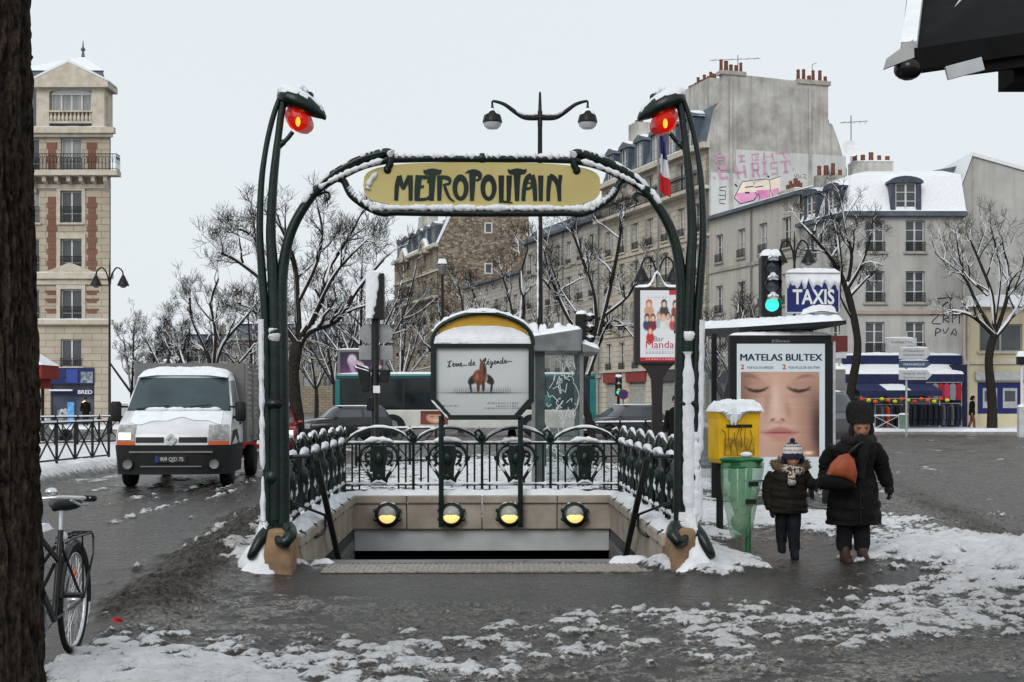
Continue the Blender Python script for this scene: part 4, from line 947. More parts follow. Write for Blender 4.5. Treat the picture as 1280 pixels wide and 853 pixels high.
q = MB(); q.lathe([(.12, 0), (.06, .3), (.16, .45), (.05, .6), (.02, 1.0)], 8, o=apex); q.build('finial', ZINC, hg)
q = MB(); q.box(gx_(128), gx_(133), .3, .9, az0, gzz(118)); q.build('chimney', TRIM, hg)
# bank branch at street level
q = MB(); q.box(dx0, dx1, -.12, -.003, gzz(480), gzz(460)); q.build('shop_fascia', mat('bank_navy_fascia', C(32, 40, 92), C(28, 36, 84), 3, .4), hg)
q = MB(); q.box(gx_(84), gx_(98), -.16, -.121, gzz(479), gzz(462)); q.build('sign_panel', mat('bank_blue_sign', C(52, 78, 150), C(40, 64, 134), 3, .4), hg)
q = MB(); q.box(gx_(102), gx_(117), -.15, -.121, gzz(479), gzz(465)); q.build('picture_panel', mat('snowy_picture', C(160, 170, 180), C(80, 90, 100), 5, .4), hg)
q = MB(); q.box(dx0+.02, dx1-.02, .22, .27, .16, gzz(481)); q.build('shop_glass', mat('shop_glass', C(50, 56, 76), C(84, 88, 100), .8, .1), hg)
q = MB(); q.box(dx0+.05, dx1-.05, .05, .2, gzz(494), gzz(487)); q.build('lettering_band', mat('bank_band', C(26, 32, 74), None, rough=.4), hg)
text('lettering', 'BRED', WHITE, hg, (gx_(106), .045, gzz(492.5)), .22, .85, bold=.02)
q = MB(); q.box(gx_(84), gx_(92), .05, .2, .2, gzz(503)); q.build('blue_door_panel', mat('cyan_panel', C(70, 140, 200), C(110, 170, 214), 4, .4), hg)
q = MB(); q.box(gx_(71), gx_(82), .1, .2, gzz(527), gzz(513)); q.build('cash_machine', GREY, hg)
q = MB(); q.sphere((gx_(105), .1, gzz(504)), .12, 10, 7); q.build('lamp', mat('warm_shop_lamp', (1, .6, .25), None, emit=(1, .62, .25), estr=6), hg)
q = MB(); q.box(gx_(64), gx_(92), -.35, -.1, gzz(489), gzz(487)); q.build('light_box', WHITE, hg)

# ---- far houses behind the trees --------------------------------------------------------------------------
def far_house(label, px0, px1, py_top, d, m, n, floors, seed, rz=0.0):
    o = thing('distant_house', label, 'building', (X((px0+px1)/2, d), d, 0), rz)
    w = (px1-px0)/F*d; h = Z(py_top, d); ops = []; fh = (h-3.5)/floors
    for k in range(floors):
        for i in range(n):
            cx = -w/2+(i+.5)*w/n; ops.append((cx-.6, 3.7+k*fh, cx+.6, 3.7+k*fh+min(2.0, fh*.65)))
    mb = MB(); wall_mesh(mb, -w/2, w/2, 0, h, ops); mb.box(-w/2, w/2, .35, 10, 0.02, h); mb.build('wall', m, o)
    for q_ in ops: window_at(o, *q_, fm=FARW, sill=False)
    q = MB(); q.box(-w/2, w/2, -.5, -.003, h-.1, h+.2); q.build('cornice', TRIMG, o)
    q = MB(); q.prism([(.1, h+.2), (1.3, h+2.6), (9, h+2.6), (10, h+.2)], -w/2, w/2, 'YZ'); q.build('roof', ZINC, o)
    q = MB(); q.snow(-w/2, w/2, .9, 9, h+2.6, .3, 12, 5, seed); q.build('snow', SNOW, o, smooth=True)
    q = MB(); q.box(w/2-3, w/2-1, 3, 4, h+2, h+4.4); q.build('chimney', PLAST_GABLE, o)
    return o
far_house('distant brownish house seen through branches left of the rubble gable', 378, 492, 428, 190, STONE_F, 9, 3, 1)
far_house('distant pale house glimpsed through trees behind the tall left post', 288, 366, 425, 215, STONE_D, 7, 3, 2)
far_house('distant grey house glimpsed through far trees above the lorry', 228, 284, 436, 240, STONE_D, 6, 3, 3)
# ================================================================== metro entrance
ent = thing('metro_entrance', 'green cast iron metro entrance with lettered sign arch, red lamps and railings', 'metro entrance', (EX, EY, 0), ERZ)
ES = F/EY
def ep(px, py, y=0.0): return Vector(((px-603.0)/ES, y, CAMZ+(HOR-py)/ES))
def smt(pts, k=5): return [Vector(q) for q in smooth_pts(pts, k)]
def snow_along(mb, pts, r, off=(0,0,0), n=8, seed=1, irr=.35, k=1):
    rg = random.Random(seed); P_ = [Vector(p)+Vector(off) for p in pts]
    rr = [r*(1+rg.uniform(-irr, irr)) for _ in P_]; rr[0] *= .3; rr[-1] *= .3
    mb.tube(P_, rr, n)
def crust(mb, pts, r, th, half, seed, thr=.4, turn=0.0, n=9):
    """wind-packed snow on the side of an upright stem facing the street (-y), broken where the noise falls below thr"""
    pts = [Vector(p) for p in pts]; g = [float(vnoise(np.array([i*.22]), np.array([seed*3.1]), 5)[0])*.65+float(vnoise(np.array([i*.35]), np.array([seed*1.7]), 8)[0])*.35 for i in range(len(pts))]
    run = []
    def flush():
        if len(run) > 2: mb.rings(run, caps=False, closed=False)
        run.clear()
    for i, p in enumerate(pts):
        a_ = max(0.0, (g[i]-thr)/(1-thr))
        if a_ <= .02: flush(); continue
        h = half*min(1, .08+2.6*a_); row = []
        for k in range(n):
            u = 2*k/(n-1)-1; a = -math.pi/2+turn+h*u+.25*(g[(i*3) % len(g)]-.5); rad = r*.97+th*math.sqrt(max(0, 1-u**4))*min(1.2, 3.5*a_)*(1+.10*math.sin(i*.9+k*1.3))
            row.append((p.x+rad*math.cos(a), p.y+rad*math.sin(a), p.z))
        run.append(row)
    flush()
def heap(mb, c, r, ry, h, seed, n=26):
    """irregular cone of snow drifted round a foot"""
    rows = []
    for i in range(10):
        t = i/9; k = (1-t)**1.35*.86+.14; row = []
        for j in range(n):
            a = 2*math.pi*j/n; w = 1+.30*(float(vnoise(np.array([math.cos(a)*2+seed]), np.array([math.sin(a)*2+t*3]), 9)[0])-.5)*2+.06*math.sin(7*a+i*2)
            row.append((c[0]+r*k*w*math.cos(a), c[1]+ry*k*w*math.sin(a), -.03+h*t+.02*math.sin(5*a+i)))
        rows.append(row)
    mb.rings(rows)
STEM_O = [(336,650),(336,560),(335,470),(333,400),(328,330),(326,289),(328,231),(333,191),(338.6,163),(344.5,141.6),(351,124)]
STEM_I = [(346,650),(346,560),(346,470),(345,400),(342,330),(340,289),(343,231),(347,191),(350,167),(353,144),(357,126)]
ARCH_ = [(355,655),(355,560),(354,450),(353,379),(354.5,341),(361,303),(373,273),(394,242),(412,228),(430,219),(448,210.5),(465,205),(484,201)]
ARCH2 = [(380,259),(394,239),(420,217),(450,201),(468,195),(484,191.5),(489,195),(488,206),(485,212)]
LOOP = [(424,222),(431,228),(440,245),(459,259),(478,267),(494.5,266),(530,266.5),(603,267)]
RED = mat('red_lamp_glass', (.20, .001, .001), None, rough=.15, alpha=.72, emit=(.5, .003, .001), estr=.30, spec=.3)
RGLOW = mat('red_glow_filler', (.25, .005, .003), None, rough=.5, alpha=.82, emit=(.9, .02, .004), estr=.9)
FLAME = mat('lamp_filament', (1, .5, .08), None, emit=(1, .36, .03), estr=40)
for sgn in (1, -1):
    def e(q, y=0.0): v = ep(q[0], q[1], y); v.x *= sgn; return v
    m_ = MB(); m_.tube(smt([e(q) for q in STEM_O]), [ .05 if i < 12 else max(.026, .046-.0009*(i-12)) for i in range(51)], 10); m_.build('outer_stem', IRON, ent, smooth=True)
    m_ = MB(); pts = smt([e(q, -.01) for q in STEM_I]); m_.tube(pts, [.062 if i < 14 else max(.034, .058-.001*(i-14)) for i in range(len(pts))], 10)
    m_.tube(smt([e((348,186)), e((353,181)), e((360,175)), e((367,166))]), [.03]*8+[.022]*8, 8); m_.build('inner_stem', IRON, ent, smooth=True)
    m_ = MB(); pts = smt([e(q, .0) for q in ARCH_]); m_.tube(pts, [max(.036, .062-.0005*i) for i in range(len(pts))], 10)
    m_.tube(smt([e((392,243)), e((396,246)), e((409,241)), e((413,247)), e((408,252))]), .012, 6); m_.sphere(e((485, 213)), .045, 8, 6)
    m_.build('arch_branch', IRON, ent, smooth=True)
    m_ = MB(); pts = smt([e(q, -.015) for q in ARCH2]); m_.tube(pts, [.03 + .012*math.sin(math.pi*min(1, i/len(pts))) for i in range(len(pts))], 8); m_.build('arch_tendril', IRON, ent, smooth=True)
    m_ = MB(); pts = smt([e(q, -.0) for q in LOOP]); m_.tube(pts, [.045]*4+[.033]*(len(pts)-4), 8); m_.build('sign_frame', IRON, ent, smooth=True)
    # web plate between the stems of the post
    m_ = MB(); m_.prism([(sgn*p[0], p[1]) for p in [(e_.x*sgn, e_.z) for e_ in [e((333,660)), e((359,660)), e((357,440)), e((352,425)), e((334,425))]]], -.03, .03); m_.build('post_web', IRON, ent)
    # ornamental nodes and foot
    m_ = MB(); m_.sphere(e((345, 505), -.03), .075, 12, 8, (1.2, .9, .8)); m_.build('post_knot', IRON, ent, smooth=True); m_ = MB(); m_.sphere(e((342, 597), -.03), .06, 12, 8, (1.2, .9, 1.4)); m_.build('post_knot', IRON, ent, smooth=True)
    m_ = MB(); m_.tube(smt([e((362,655), -.1), e((368,663), -.2), e((365,672), -.26), e((356,674), -.22), e((350,668), -.15)]), [.05, .06, .06, .055, .05]*3+[.05, .045, .04, .035, .03, .03], 8); m_.build('post_scroll', IRON, ent, smooth=True)
    m_ = MB(); m_.tube(smt([e((338,660), -.05), e((330,672), -.15), e((322,688), -.2), e((318,694), -.16)]), [.06, .06, .06, .06, .058, .056, .054, .052, .05, .048, .046, .044, .042, .04, .035, .03], 8)
    m_.build('post_foot', IRON, ent, smooth=True)
    # stone pier under the post
    m_ = MB(); b0 = [(-.12, -.22), (.13, -.22), (.13, .5), (-.12, .5)]; cx = e((351, 700)).x
    m_.rings([[(cx+sgn*x_*k, y_*k2, z_) for x_, y_ in b0] for (k, k2, z_) in ((1.25, 1.15, -.04), (1.15, 1.05, .05), (.95, .95, .25), (.72, .8, .42))][:], caps=True)
    if sgn < 0: m_.f = [tuple(reversed(f)) for f in m_.f]
    m_.build('stone_pier', mat('ochre_pier_stone', C(150, 122, 92), C(110, 88, 68), 5, .7, bump=.3, bscale=20), ent, bev=.03)
    # lamp
    lamp = MB(); ax = [(348,121,.03,.02), (353,122,.10,.06), (361,126,.145,.085), (373,131.5,.16,.10), (387,138,.14,.092), (398,143.5,.09,.065), (405,147,.05,.04), (408,150,.02,.02)]
    rings = []
    for (px, py, ry, rz_) in ax:
        c_ = e((px, py)); rings.append([(c_.x + sgn*.35*rz_*math.sin(a), c_.y+ry*math.cos(a), c_.z + (rz_*1.25 if math.sin(a) > 0 else rz_*.55)*math.sin(a)) for a in [2*math.pi*k/14 for k in range(14)]])
    if sgn < 0: rings = [list(reversed(r_)) for r_ in rings]
    lamp.rings(rings); lamp.tube(smt([e((384,134)), e((386,126)), e((383,119)), e((376,116)), e((369,118))]), [.022]*6+[.03]*6+[.03, .025, .02, .014, .01, .008, .006, .006, .006], 8); lamp.sphere(e((388, 121)), .04, 8, 6)
    lamp.tube(smt([e((352,128)), e((359,131)), e((364,137)), e((362,141))]), .02, 8)
    hood = lamp.build('lamp_hood', IRON, ent, smooth=True)
    g = MB(); rings = []; c0 = e((373, 139)); ang = R(-25)
    for (t, r_) in ((0, .095), (.05, .122), (.10, .132), (.15, .125), (.19, .10), (.225, .06), (.235, .02)):
        rings.append([(c0.x + sgn*(.16*t) + sgn*r_*math.cos(a)*1.02, c0.y + r_*math.sin(a), c0.z - t*.92 - .22*r_*math.cos(a)) for a in [2*math.pi*k/10 for k in range(10)]])
    if sgn < 0: rings = [list(reversed(r_)) for r_ in rings]
    g.rings(rings); gl_ = g.build('lamp_glass', RED, ent)
    g = MB(); q = e((373.5, 153.5)); g.sphere(q, .03, 8, 6, (.75, .75, 1.5)); g.build('lamp_flame', FLAME, gl_)
    g = MB(); g.sphere(q+Vector((.0, 0, .01)), .10, 14, 10, (1.0, 1.0, .95)); g.build('glow_filler', RGLOW, gl_, smooth=True)  # added glowing filler, keeps the bright sky from showing through the lamp glass
    s2 = MB(); rings = []
    for (px, py, ry, rz_) in ax[:-1]:
        c_ = e((px, py-3)); rings.append([(c_.x, c_.y+ry*.9*math.cos(a), c_.z + (rz_*1.15+.02 if math.sin(a) > 0 else rz_*.2)*math.sin(a)) for a in [2*math.pi*k/14 for k in range(14)]])
    if sgn < 0: rings = [list(reversed(r_)) for r_ in rings]
    s2.rings(rings); snow_along(s2, smt([e((385,119), 0), e((380,113)), e((372,114))]), .03, (0,0,.012), seed=4); s2.build('snow', SNOW, hood, smooth=True)
    # snow caught on arch, frame and post
    s2 = MB(); pts = smt([e(q, -.015) for q in ARCH2[:6]], 6); snow_along(s2, pts, .024, (0, -.008, .022), seed=5, irr=.5)
    snow_along(s2, smt([e(q, -.02) for q in [(400,238),(425,224),(450,213),(480,203)]], 8), .022, (0, -.03, .012), seed=6, irr=.6)
    snow_along(s2, smt([e(q, 0) for q in [(436,238),(445,250),(462,260),(480,264.5),(520,264),(603,264.5)]], 9), .030, (0, -.012, .028), seed=7, irr=.5)
    snow_along(s2, [e((484,192)), e((489,193)), e((490,203))], .035, (0, -.03, .01), seed=8)
    crust(s2, [e((336+(333-336)*t, 650-250*t), 0) for t in np.linspace(0, 1, 60)], .05, .020, .6, 31+sgn, .12, -.8*sgn)
    heap(s2, (e((333, 0)).x, -.08), .27, .26, .5 if sgn > 0 else .3, 51+sgn)
    rg = random.Random(20+sgn)
    for (pa, pb, r_, o_) in (((343,408),(345,430),.055,-.02),):
        a, b_ = e(pa, o_), e(pb, o_); L = (b_-a).length; k = max(5, int(L/.05)); pts = [a.lerp(b_, i/k)+Vector((rg.uniform(-1,1)*r_*.3, rg.uniform(-1,1)*r_*.25, 0)) for i in range(k+1)]
        if sgn < 0: pts = [p + Vector((.02*0, 0, 0)) for p in pts]
        snow_along(s2, pts, r_, seed=int(pa[1])+sgn, irr=.45)
    s2.build('snow', SNOW, ent, smooth=True)
# heavier snow on the camera side of the right-hand post
s2 = MB(); rg = random.Random(3)
for (x_, x2, y1, r_, th_, hf, sd_) in ((869, 870, 540, .05, .014, 1.1, 1), (861, 860, 440, .064, .020, .95, 2), (855, 854, 640, .064, .012, .8, 3)):
    crust(s2, [ep(x_+(x2-x_)*t, 690-(690-y1)*t, -.01) for t in np.linspace(0, 1, 80)], r_, th_, hf, 60+sd_, .04)
heap(s2, (ep(866, 0).x, -.10), .19, .18, .55, 77)
heap(s2, (ep(868, 0).x, -.16), .26, .22, .36, 78)
s2.build('snow', SNOW, ent, smooth=True)
# sign: top bar, panel, letters
m_ = MB(); m_.tube([ep(482,200), ep(540,198.5), ep(603,198.5), ep(666,198.5), ep(724,200)], .036, 10); m_.sphere(ep(603,198), .055, 10, 7, (1.4, .8, .9)); m_.build('sign_top_bar', IRON, ent, smooth=True)
s2 = MB(); snow_along(s2, [ep(488+ i*230/80, 195.8, -.010) for i in range(81)], .027, seed=9, irr=.5); s2.build('snow', SNOW, ent, smooth=True)
LAVA = mat('ochre_enamelled_lava', C(196, 182, 118), C(184, 168, 104), 1.6, .28, detail=3, spec=.5)
pan = []
for i in range(40):
    a = 2*math.pi*i/40; cx, cy = math.cos(a), math.sin(a)
    x_ = math.copysign(abs(cx)**.62, cx)*148/ES; z_ = math.copysign(abs(cy)**.55, cy)*28.5/ES
    pan.append((x_, ep(603, 232).z+z_))
m_ = MB(); m_.prism(pan, -.015, .03); sgn_ = m_.build('sign_panel', LAVA, ent)
s2 = MB(); snow_along(s2, [ep(462+i*282/90, 261, -.026) for i in range(91)], .028, seed=19, irr=.55)
snow_along(s2, smt([ep(460,238,-.022), ep(463,228,-.022), ep(472,217,-.022)], 6), .022, seed=2, irr=.5); s2.build('snow', SNOW, sgn_, smooth=True)
LETTER = mat('dark_green_letter_enamel', C(14, 24, 26), C(20, 46, 38), 2, .35)
GLY = {
 'm': [[(106,140,30),(90,200,30),(84,302,26)], [(104,136,32),(118,190,30),(132,228,16)], [(132,228,16),(150,185,28),(176,138,34)], [(176,134,36),(180,210,30),(180,302,26)]],
 'e': [[(236,134,46),(226,215,40),(222,302,34)], [(212,146,26),(262,146,26),(298,150,22),(293,186,8)], [(236,208,26),(260,210,16),(266,198,8)], [(212,294,20),(258,294,20),(296,286,18),(296,270,6)]],
 't': [[(330,100,60),(324,150,46),(318,302,32)], [(268,96,4),(282,112,34),(325,108,40),(368,111,34),(384,96,6)]],
 'r': [[(374,136,38),(370,302,26)], [(356,146,24),(405,146,26),(434,156,28),(442,176,18),(428,192,16),(408,188,10)], [(402,190,18),(416,235,22),(440,285,18),(472,308,8)]],
 'p': [[(592,120,46),(588,302,26)], [(543,118,4),(570,108,22),(605,112,40),(636,125,36),(640,150,22),(622,166,14),(610,160,6)]],
 'l': [[(783,132,38),(783,306,30)], [(768,306,16),(808,308,16),(858,315,8)]],
 'i': [[(836,132,38),(832,302,26)]],
 'u': [[(890,100,60),(888,150,44),(888,302,28)], [(828,90,4),(845,108,32),(890,104,38),(932,107,32),(950,90,6)]],
 'a': [[(930,302,26),(936,220,30),(955,150,34),(985,132,34)], [(985,130,40),(1002,190,34),(1010,302,26)], [(940,222,20),(975,215,16),(986,195,12),(970,180,10),(955,186,6)]],
 'j': [[(1046,132,36),(1046,302,26)]],
 'n': [[(1108,134,34),(1098,220,28),(1095,302,24)], [(1104,134,34),(1135,150,34),(1162,200,30),(1172,302,24)], [(1178,128,26),(1172,190,22),(1174,240,18)]],
}
def ltr(strokes=None, ring=None):
    b = MB(); yy = -.021
    def c_(x, z): v = ep(480+x/5.333, 195+z/5.333); return v.x, v.z
    for st in strokes or []:
        ribbon(b, [(*c_(x, z), w/5.333/ES) for x, z, w in st], yy, 4, th=.004); yy -= .0006
    if ring:
        cx, cz, rx, rz_, ix, iz, icz = ring; n = 28; o_ = [c_(cx+rx*math.cos(2*math.pi*i/n), cz+rz_*math.sin(2*math.pi*i/n)) for i in range(n)]; q = [c_(cx+ix*math.cos(2*math.pi*i/n), icz+iz*math.sin(2*math.pi*i/n)) for i in range(n)]
        b.add([(x, yy, z) for x, z in o_+q], [(i, n+i, n+(i+1)%n, (i+1)%n) for i in range(n)])
    b.build('letter', LETTER, sgn_)
for k in 'metr': ltr(GLY[k])
ltr(ring=(512,214,54,88,22,52,222)); ltr(GLY['p']); ltr(ring=(698,214,54,88,22,52,222))
for k in 'liuajn': ltr(GLY[k])

# ---- railings: one panel built once, copied along three sides --------------------------------------------
MW = .95
def arch_pts(n=14): return [(-MW/2+.03+(MW-.06)*i/n, 0, 1.03+.205*math.sin(math.pi*i/n)**.6) for i in range(n+1)]
pm_ = MB(); pm_.tube([(-MW/2, 0, 1.02), (MW/2, 0, 1.02)], .02, 8); pm_.tube([(-MW/2, 0, .45), (MW/2, 0, .45)], .017, 8); pm_.tube([(-MW/2, 0, .37), (MW/2, 0, .37)], .014, 6)
pm_.tube(arch_pts(), .02, 8)
for x_ in (-.475, -.37, -.27, .27, .37, .475): pm_.tube([(x_, 0, .30), (x_, 0, 1.02)], .015 if abs(x_) < .4 else .022, 6)
pm_.sphere((MW/2, 0, 1.10), .055, 8, 6, (1, .7, 1.1)); pm_.tube([(MW/2, 0, 1.0), (MW/2, -.02, 1.16), (MW/2-.05, -.03, 1.21), (MW/2-.1, -.03, 1.17), (MW/2-.07, -.03, 1.13)], .024, 6)
panel_me = mesh_of(pm_, 'railing_panel', IRON, True)
sh = MB()
sh.prism([(-.10, .99), (.10, .99), (.13, .86), (.09, .70), (.085, .47), (-.085, .47), (-.09, .70), (-.13, .86)], -.02, .02)
for s_ in (1, -1):
    sh.tube(smt([(s_*.10, 0, 1.0), (s_*.19, -.01, .97), (s_*.255, -.02, .88), (s_*.25, -.02, .76), (s_*.17, -.02, .64), (s_*.10, -.01, .52), (s_*.11, 0, .46)], 4), .026, 6)
    sh.tube(smt([(s_*.12, -.02, .92), (s_*.18, -.03, .88), (s_*.17, -.03, .78), (s_*.11, -.02, .72)], 4), .02, 6)
    sh.tube(smt([(s_*.26, -.02, .80), (s_*.30, -.02, .84), (s_*.285, -.02, .78)], 3), .016, 6)
sh.sphere((0, -.03, .80), .06, 8, 6, (1, .6, 1.7)); sh.sphere((0, -.03, .55), .05, 8, 6, (1, .6, 1.2))
for i in range(4):
    for s_ in (1, -1): sh.sphere((s_*(.14+.01*i), -.03, .90-.06*i), .024, 6, 5)
shield_me = mesh_of(sh, 'shield', IRON, True)
def snow_panel(seed):
    s2 = MB(); a = arch_pts(); snow_along(s2, [(p[0], p[1], p[2]) for p in a], .018, (0, 0, .018), seed=seed, irr=.5)
    snow_along(s2, [(-MW/2+i*MW/16, 0, 1.02) for i in range(17)], .015, (0, -.004, .018), seed=seed+1, irr=.5); snow_along(s2, [(-MW/2+i*MW/14, 0, .45) for i in range(15)], .02, (0, -.004, .016), seed=seed+2, irr=.5)
    snow_along(s2, [(x_, -.025, 1.03+.05*math.cos(x_*6)) for x_ in np.linspace(-.2, .2, 9)], .035, (0, 0, .0), seed=seed+3, irr=.4)
    for s_ in (1, -1): snow_along(s2, [(s_*.24, -.035, .76), (s_*.2, -.035, .68), (s_*.14, -.03, .6)], .02, seed=seed+4); snow_along(s2, [(s_*.1, -.03, .47), (s_*.03, -.04, .5), (s_*-.03, -.04, .5)], .025, seed=seed+5)
    snow_along(s2, [(MW/2, 0, 1.16), (MW/2-.04, -.03, 1.225), (MW/2-.1, -.03, 1.2)], .02, (0, 0, .01), seed=seed+6)
    return mesh_of(s2, 'snow', SNOW, True)
snow_mes = [snow_panel(60+10*i) for i in range(3)]
def put_panel(x, y, rz, k):
    o = inst('railing_panel', panel_me, ent, (x, y, 0), (0, 0, rz)); inst('shield', shield_me, o); inst('snow', snow_mes[k % 3], o)
RX, RY = 1.92, 6.08
for k in range(4): put_panel(-1.5*MW+k*MW, RY, 0, k)
for k in range(6):
    put_panel(-RX, .38+(k+.5)*MW, R(90), k); put_panel(RX, .38+(k+.5)*MW, R(-90), k+1)
# ---- stone plinth, block by block ------------------------------------------------------------------------
PLST = mat('buff_plinth_stone', C(172, 163, 152), C(142, 131, 119), 3, .75, bump=.25, bscale=18, lo=.3, hi=.7)
def block(x0, x1, y0, y1, z0, z1):
    b = MB(); b.box(x0, x1, y0, y1, z0, z1); return b.build('stone_block', PLST, ent, bev=.018)
g_ = .004
xs_ = np.linspace(-2.07, 2.07, 5)
for i in range(4):
    block(xs_[i]+g_, xs_[i+1]-g_, 5.93, 6.23, -.16, .19); block(xs_[i]+g_, xs_[i+1]-g_, 5.90, 6.25, .196, .31)
ys_ = np.linspace(.32, 5.92, 6)
for s_ in (1, -1):
    for i in range(5):
        a, b_ = sorted((s_*1.76, s_*2.06)); block(a, b_, ys_[i]+g_, ys_[i+1]-g_*2, -.16, .19)
        a, b_ = sorted((s_*1.73, s_*2.08)); block(a, b_, ys_[i]+g_, ys_[i+1]-(.03 if i == 4 else g_), .196, .31)
s2 = MB(); s2.snow(-2.02, 2.02, 5.925, 6.23, .31, .075, 60, 6, 4, rough=.5); s2.build('snow', SNOW, ent, smooth=True)
for s_ in (1, -1):
    s2 = MB(); a, b_ = sorted((s_*1.755, s_*2.06)); s2.snow(a, b_, .5, 5.9, .31, .085, 7, 60, 5+s_, rough=.6); s2.build('snow', SNOW, ent, smooth=True)
    m_ = MB(); sp = [(s_*1.78, .6+.9*k, .34) for k in range(6)]
    for q in sp: m_ = MB(); m_.tube([q, (q[0]-s_*.03, q[1], .25), (q[0]-s_*.05, q[1], .2)], .015, 6); m_.sphere((q[0]-s_*.03, q[1], .30), .028, 6, 5); m_.build('rail_fixing', IRON, ent, smooth=True)
# ---- stair well --------------------------------------------------------------------------------------------
TILE = mat('pale_grey_lintel', C(196, 198, 200), C(176, 178, 180), 2.5, .5)
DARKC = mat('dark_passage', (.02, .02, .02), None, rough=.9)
WELL = mat('grey_ribbed_wall', C(128, 128, 128), C(104, 104, 104), 3, .6)
m_ = MB(); m_.box(-1.755, 1.755, 6.0, 6.3, -.46, -.165); m_.build('lintel', TILE, ent, bev=.006)
for s_ in (1, -1):
    a, b_ = sorted((s_*1.76, s_*1.95)); m_ = MB(); m_.box(a, b_, .74, 5.99, -4.2, -.30)
    for k in range(24):
        a2, b2 = sorted((s_*1.748, s_*1.76)); m_.box(a2, b2, .8, 5.95, -3.9+.15*k, -3.9+.15*k+.11)
    m_.build('stair_wall', WELL, ent)
    m_ = MB(); a, b_ = sorted((s_*1.765, s_*1.95)); m_.box(a, b_, .74, 5.99, -.295, -.165); m_.build('dark_band', BLACK, ent)
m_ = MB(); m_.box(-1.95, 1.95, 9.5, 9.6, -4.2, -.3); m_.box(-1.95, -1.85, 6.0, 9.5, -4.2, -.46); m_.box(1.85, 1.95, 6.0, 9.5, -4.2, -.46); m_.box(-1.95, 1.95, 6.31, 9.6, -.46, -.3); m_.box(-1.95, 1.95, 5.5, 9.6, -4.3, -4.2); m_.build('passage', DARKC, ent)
step_me = None; q = MB(); q.box(-1.755, 1.755, 0, .34, -.165, 0); step_me = mesh_of(q, 'step', mat('step_granite', (.16, .16, .155), (.22, .21, .2), 8, .5))
for k in range(20): inst('step', step_me, ent, (0, .84+.3*k, -.02-.165*k))
m_ = MB(); m_.box(-1.9, 1.9, .62, .84, -.3, .012); m_.build('top_step', mat('wet_granite_nosing', (.09, .09, .09), (.14, .135, .13), 9, .28, bump=.3, bscale=30), ent, bev=.008)
m_ = MB(); m_.box(-1.5, 1.62, -.12, .44, .004, .022); ts = m_.build('tactile_strip', mat('pale_tactile_paving', C(150, 143, 134), C(112, 106, 100), 16, .35, bump=.3, bscale=60, spec=.4), ent, bev=.004)
q = MB()
for i in range(62):
    for j in range(11): x_ = -1.47+i*.05; y_ = -.09+j*.05; q.rings([[(x_+r_*math.cos(a), y_+r_*math.sin(a), z_) for a in (0, 1.257, 2.513, 3.77, 5.027)] for r_, z_ in ((.016, .0225), (.010, .030))])
st2 = q.build('studs', mat('tactile_stud', C(156, 150, 142), C(120, 114, 108), 20, .35, spec=.4), ts); st2['kind'] = 'stuff'
s2 = MB(); s2.snow(1.25, 1.68, .5, .75, .01, .06, 8, 5, 4); s2.snow(-1.68, -1.45, .52, .72, .01, .04, 6, 5, 7); s2.build('snow', SNOW, ent, smooth=True)
for s_ in (1, -1):
    m_ = MB(); m_.tube([(s_*1.86, .5, 1.06), (s_*1.74, .9, 1.05)], .022, 8); m_.bar((s_*1.68, 1.05, 1.02), (s_*1.66, 3.9, -.75), .06, .045)
    m_.tube(smt([(s_*1.86, .5, .62), (s_*1.70, 1.9, .38), (s_*1.70, 2.0, .36), (s_*1.70, 1.95, .2), (s_*1.74, 1.5, .18)], 3), .014, 6)
    m_.build('handrail', BLACK, ent)
# ---- four bulkhead lamps on the back plinth ---------------------------------------------------------------
LBODY = MB(); LBODY.M = Matrix.Rotation(R(90), 4, 'X'); LBODY.lathe([(.165, 0), (.175, .03), (.175, .07), (.15, .1), (.128, .105), (.12, .09)], 22, caps=False); LBODY.M = None
for a in (20, 160, 200, 340): LBODY.sphere((.175*math.cos(R(a)), -.06, .175*math.sin(R(a))), .03, 6, 5)
lbody = mesh_of(LBODY, 'lamp_housing', IRON, True)
LG = MB(); rings = []
for i in range(8):
    a = R(90)*i/7; rings.append([(.122*math.cos(a)*math.cos(b_), -.09-.10*math.sin(a), .122*math.cos(a)*math.sin(b_)) if i < 7 else (.004*math.cos(b_), -.19, .004*math.sin(b_)) for b_ in [2*math.pi*k/22 for k in range(22)]])
LG.rings(rings, caps=False); LG.f.append(tuple(range(len(LG.v)-22, len(LG.v)))); LG.mi.append(0)
for i, f in enumerate(LG.f):
    cz = sum(LG.v[j][2] for j in f)/len(f); LG.mi[i] = 1 if cz < -.02 else 0
LGU = mat('frosted_lamp_cover', (.34, .33, .30), (.44, .43, .40), 12, .3)
LGL = mat('lit_lamp_glass', (.9, .75, .4), None, rough=.3, emit=(1, .68, .2), estr=.95)
lg = mesh_of(LG, 'lamp_glass', [LGU, LGL], True)
for px in (485, 564, 636, 717):
    o = inst('bulkhead_lamp', lbody, ent, ((px-602)/90.4, 5.925, .03), (R(-14), 0, 0)); inst('lamp_glass', lg, o)
    s2 = MB(); snow_along(s2, [(.16*math.cos(a), -.05, .165*math.sin(a)+.01) for a in np.linspace(R(50), R(130), 9)], .02, seed=int(px), irr=.4); s2.build('snow', SNOW, o, smooth=True)
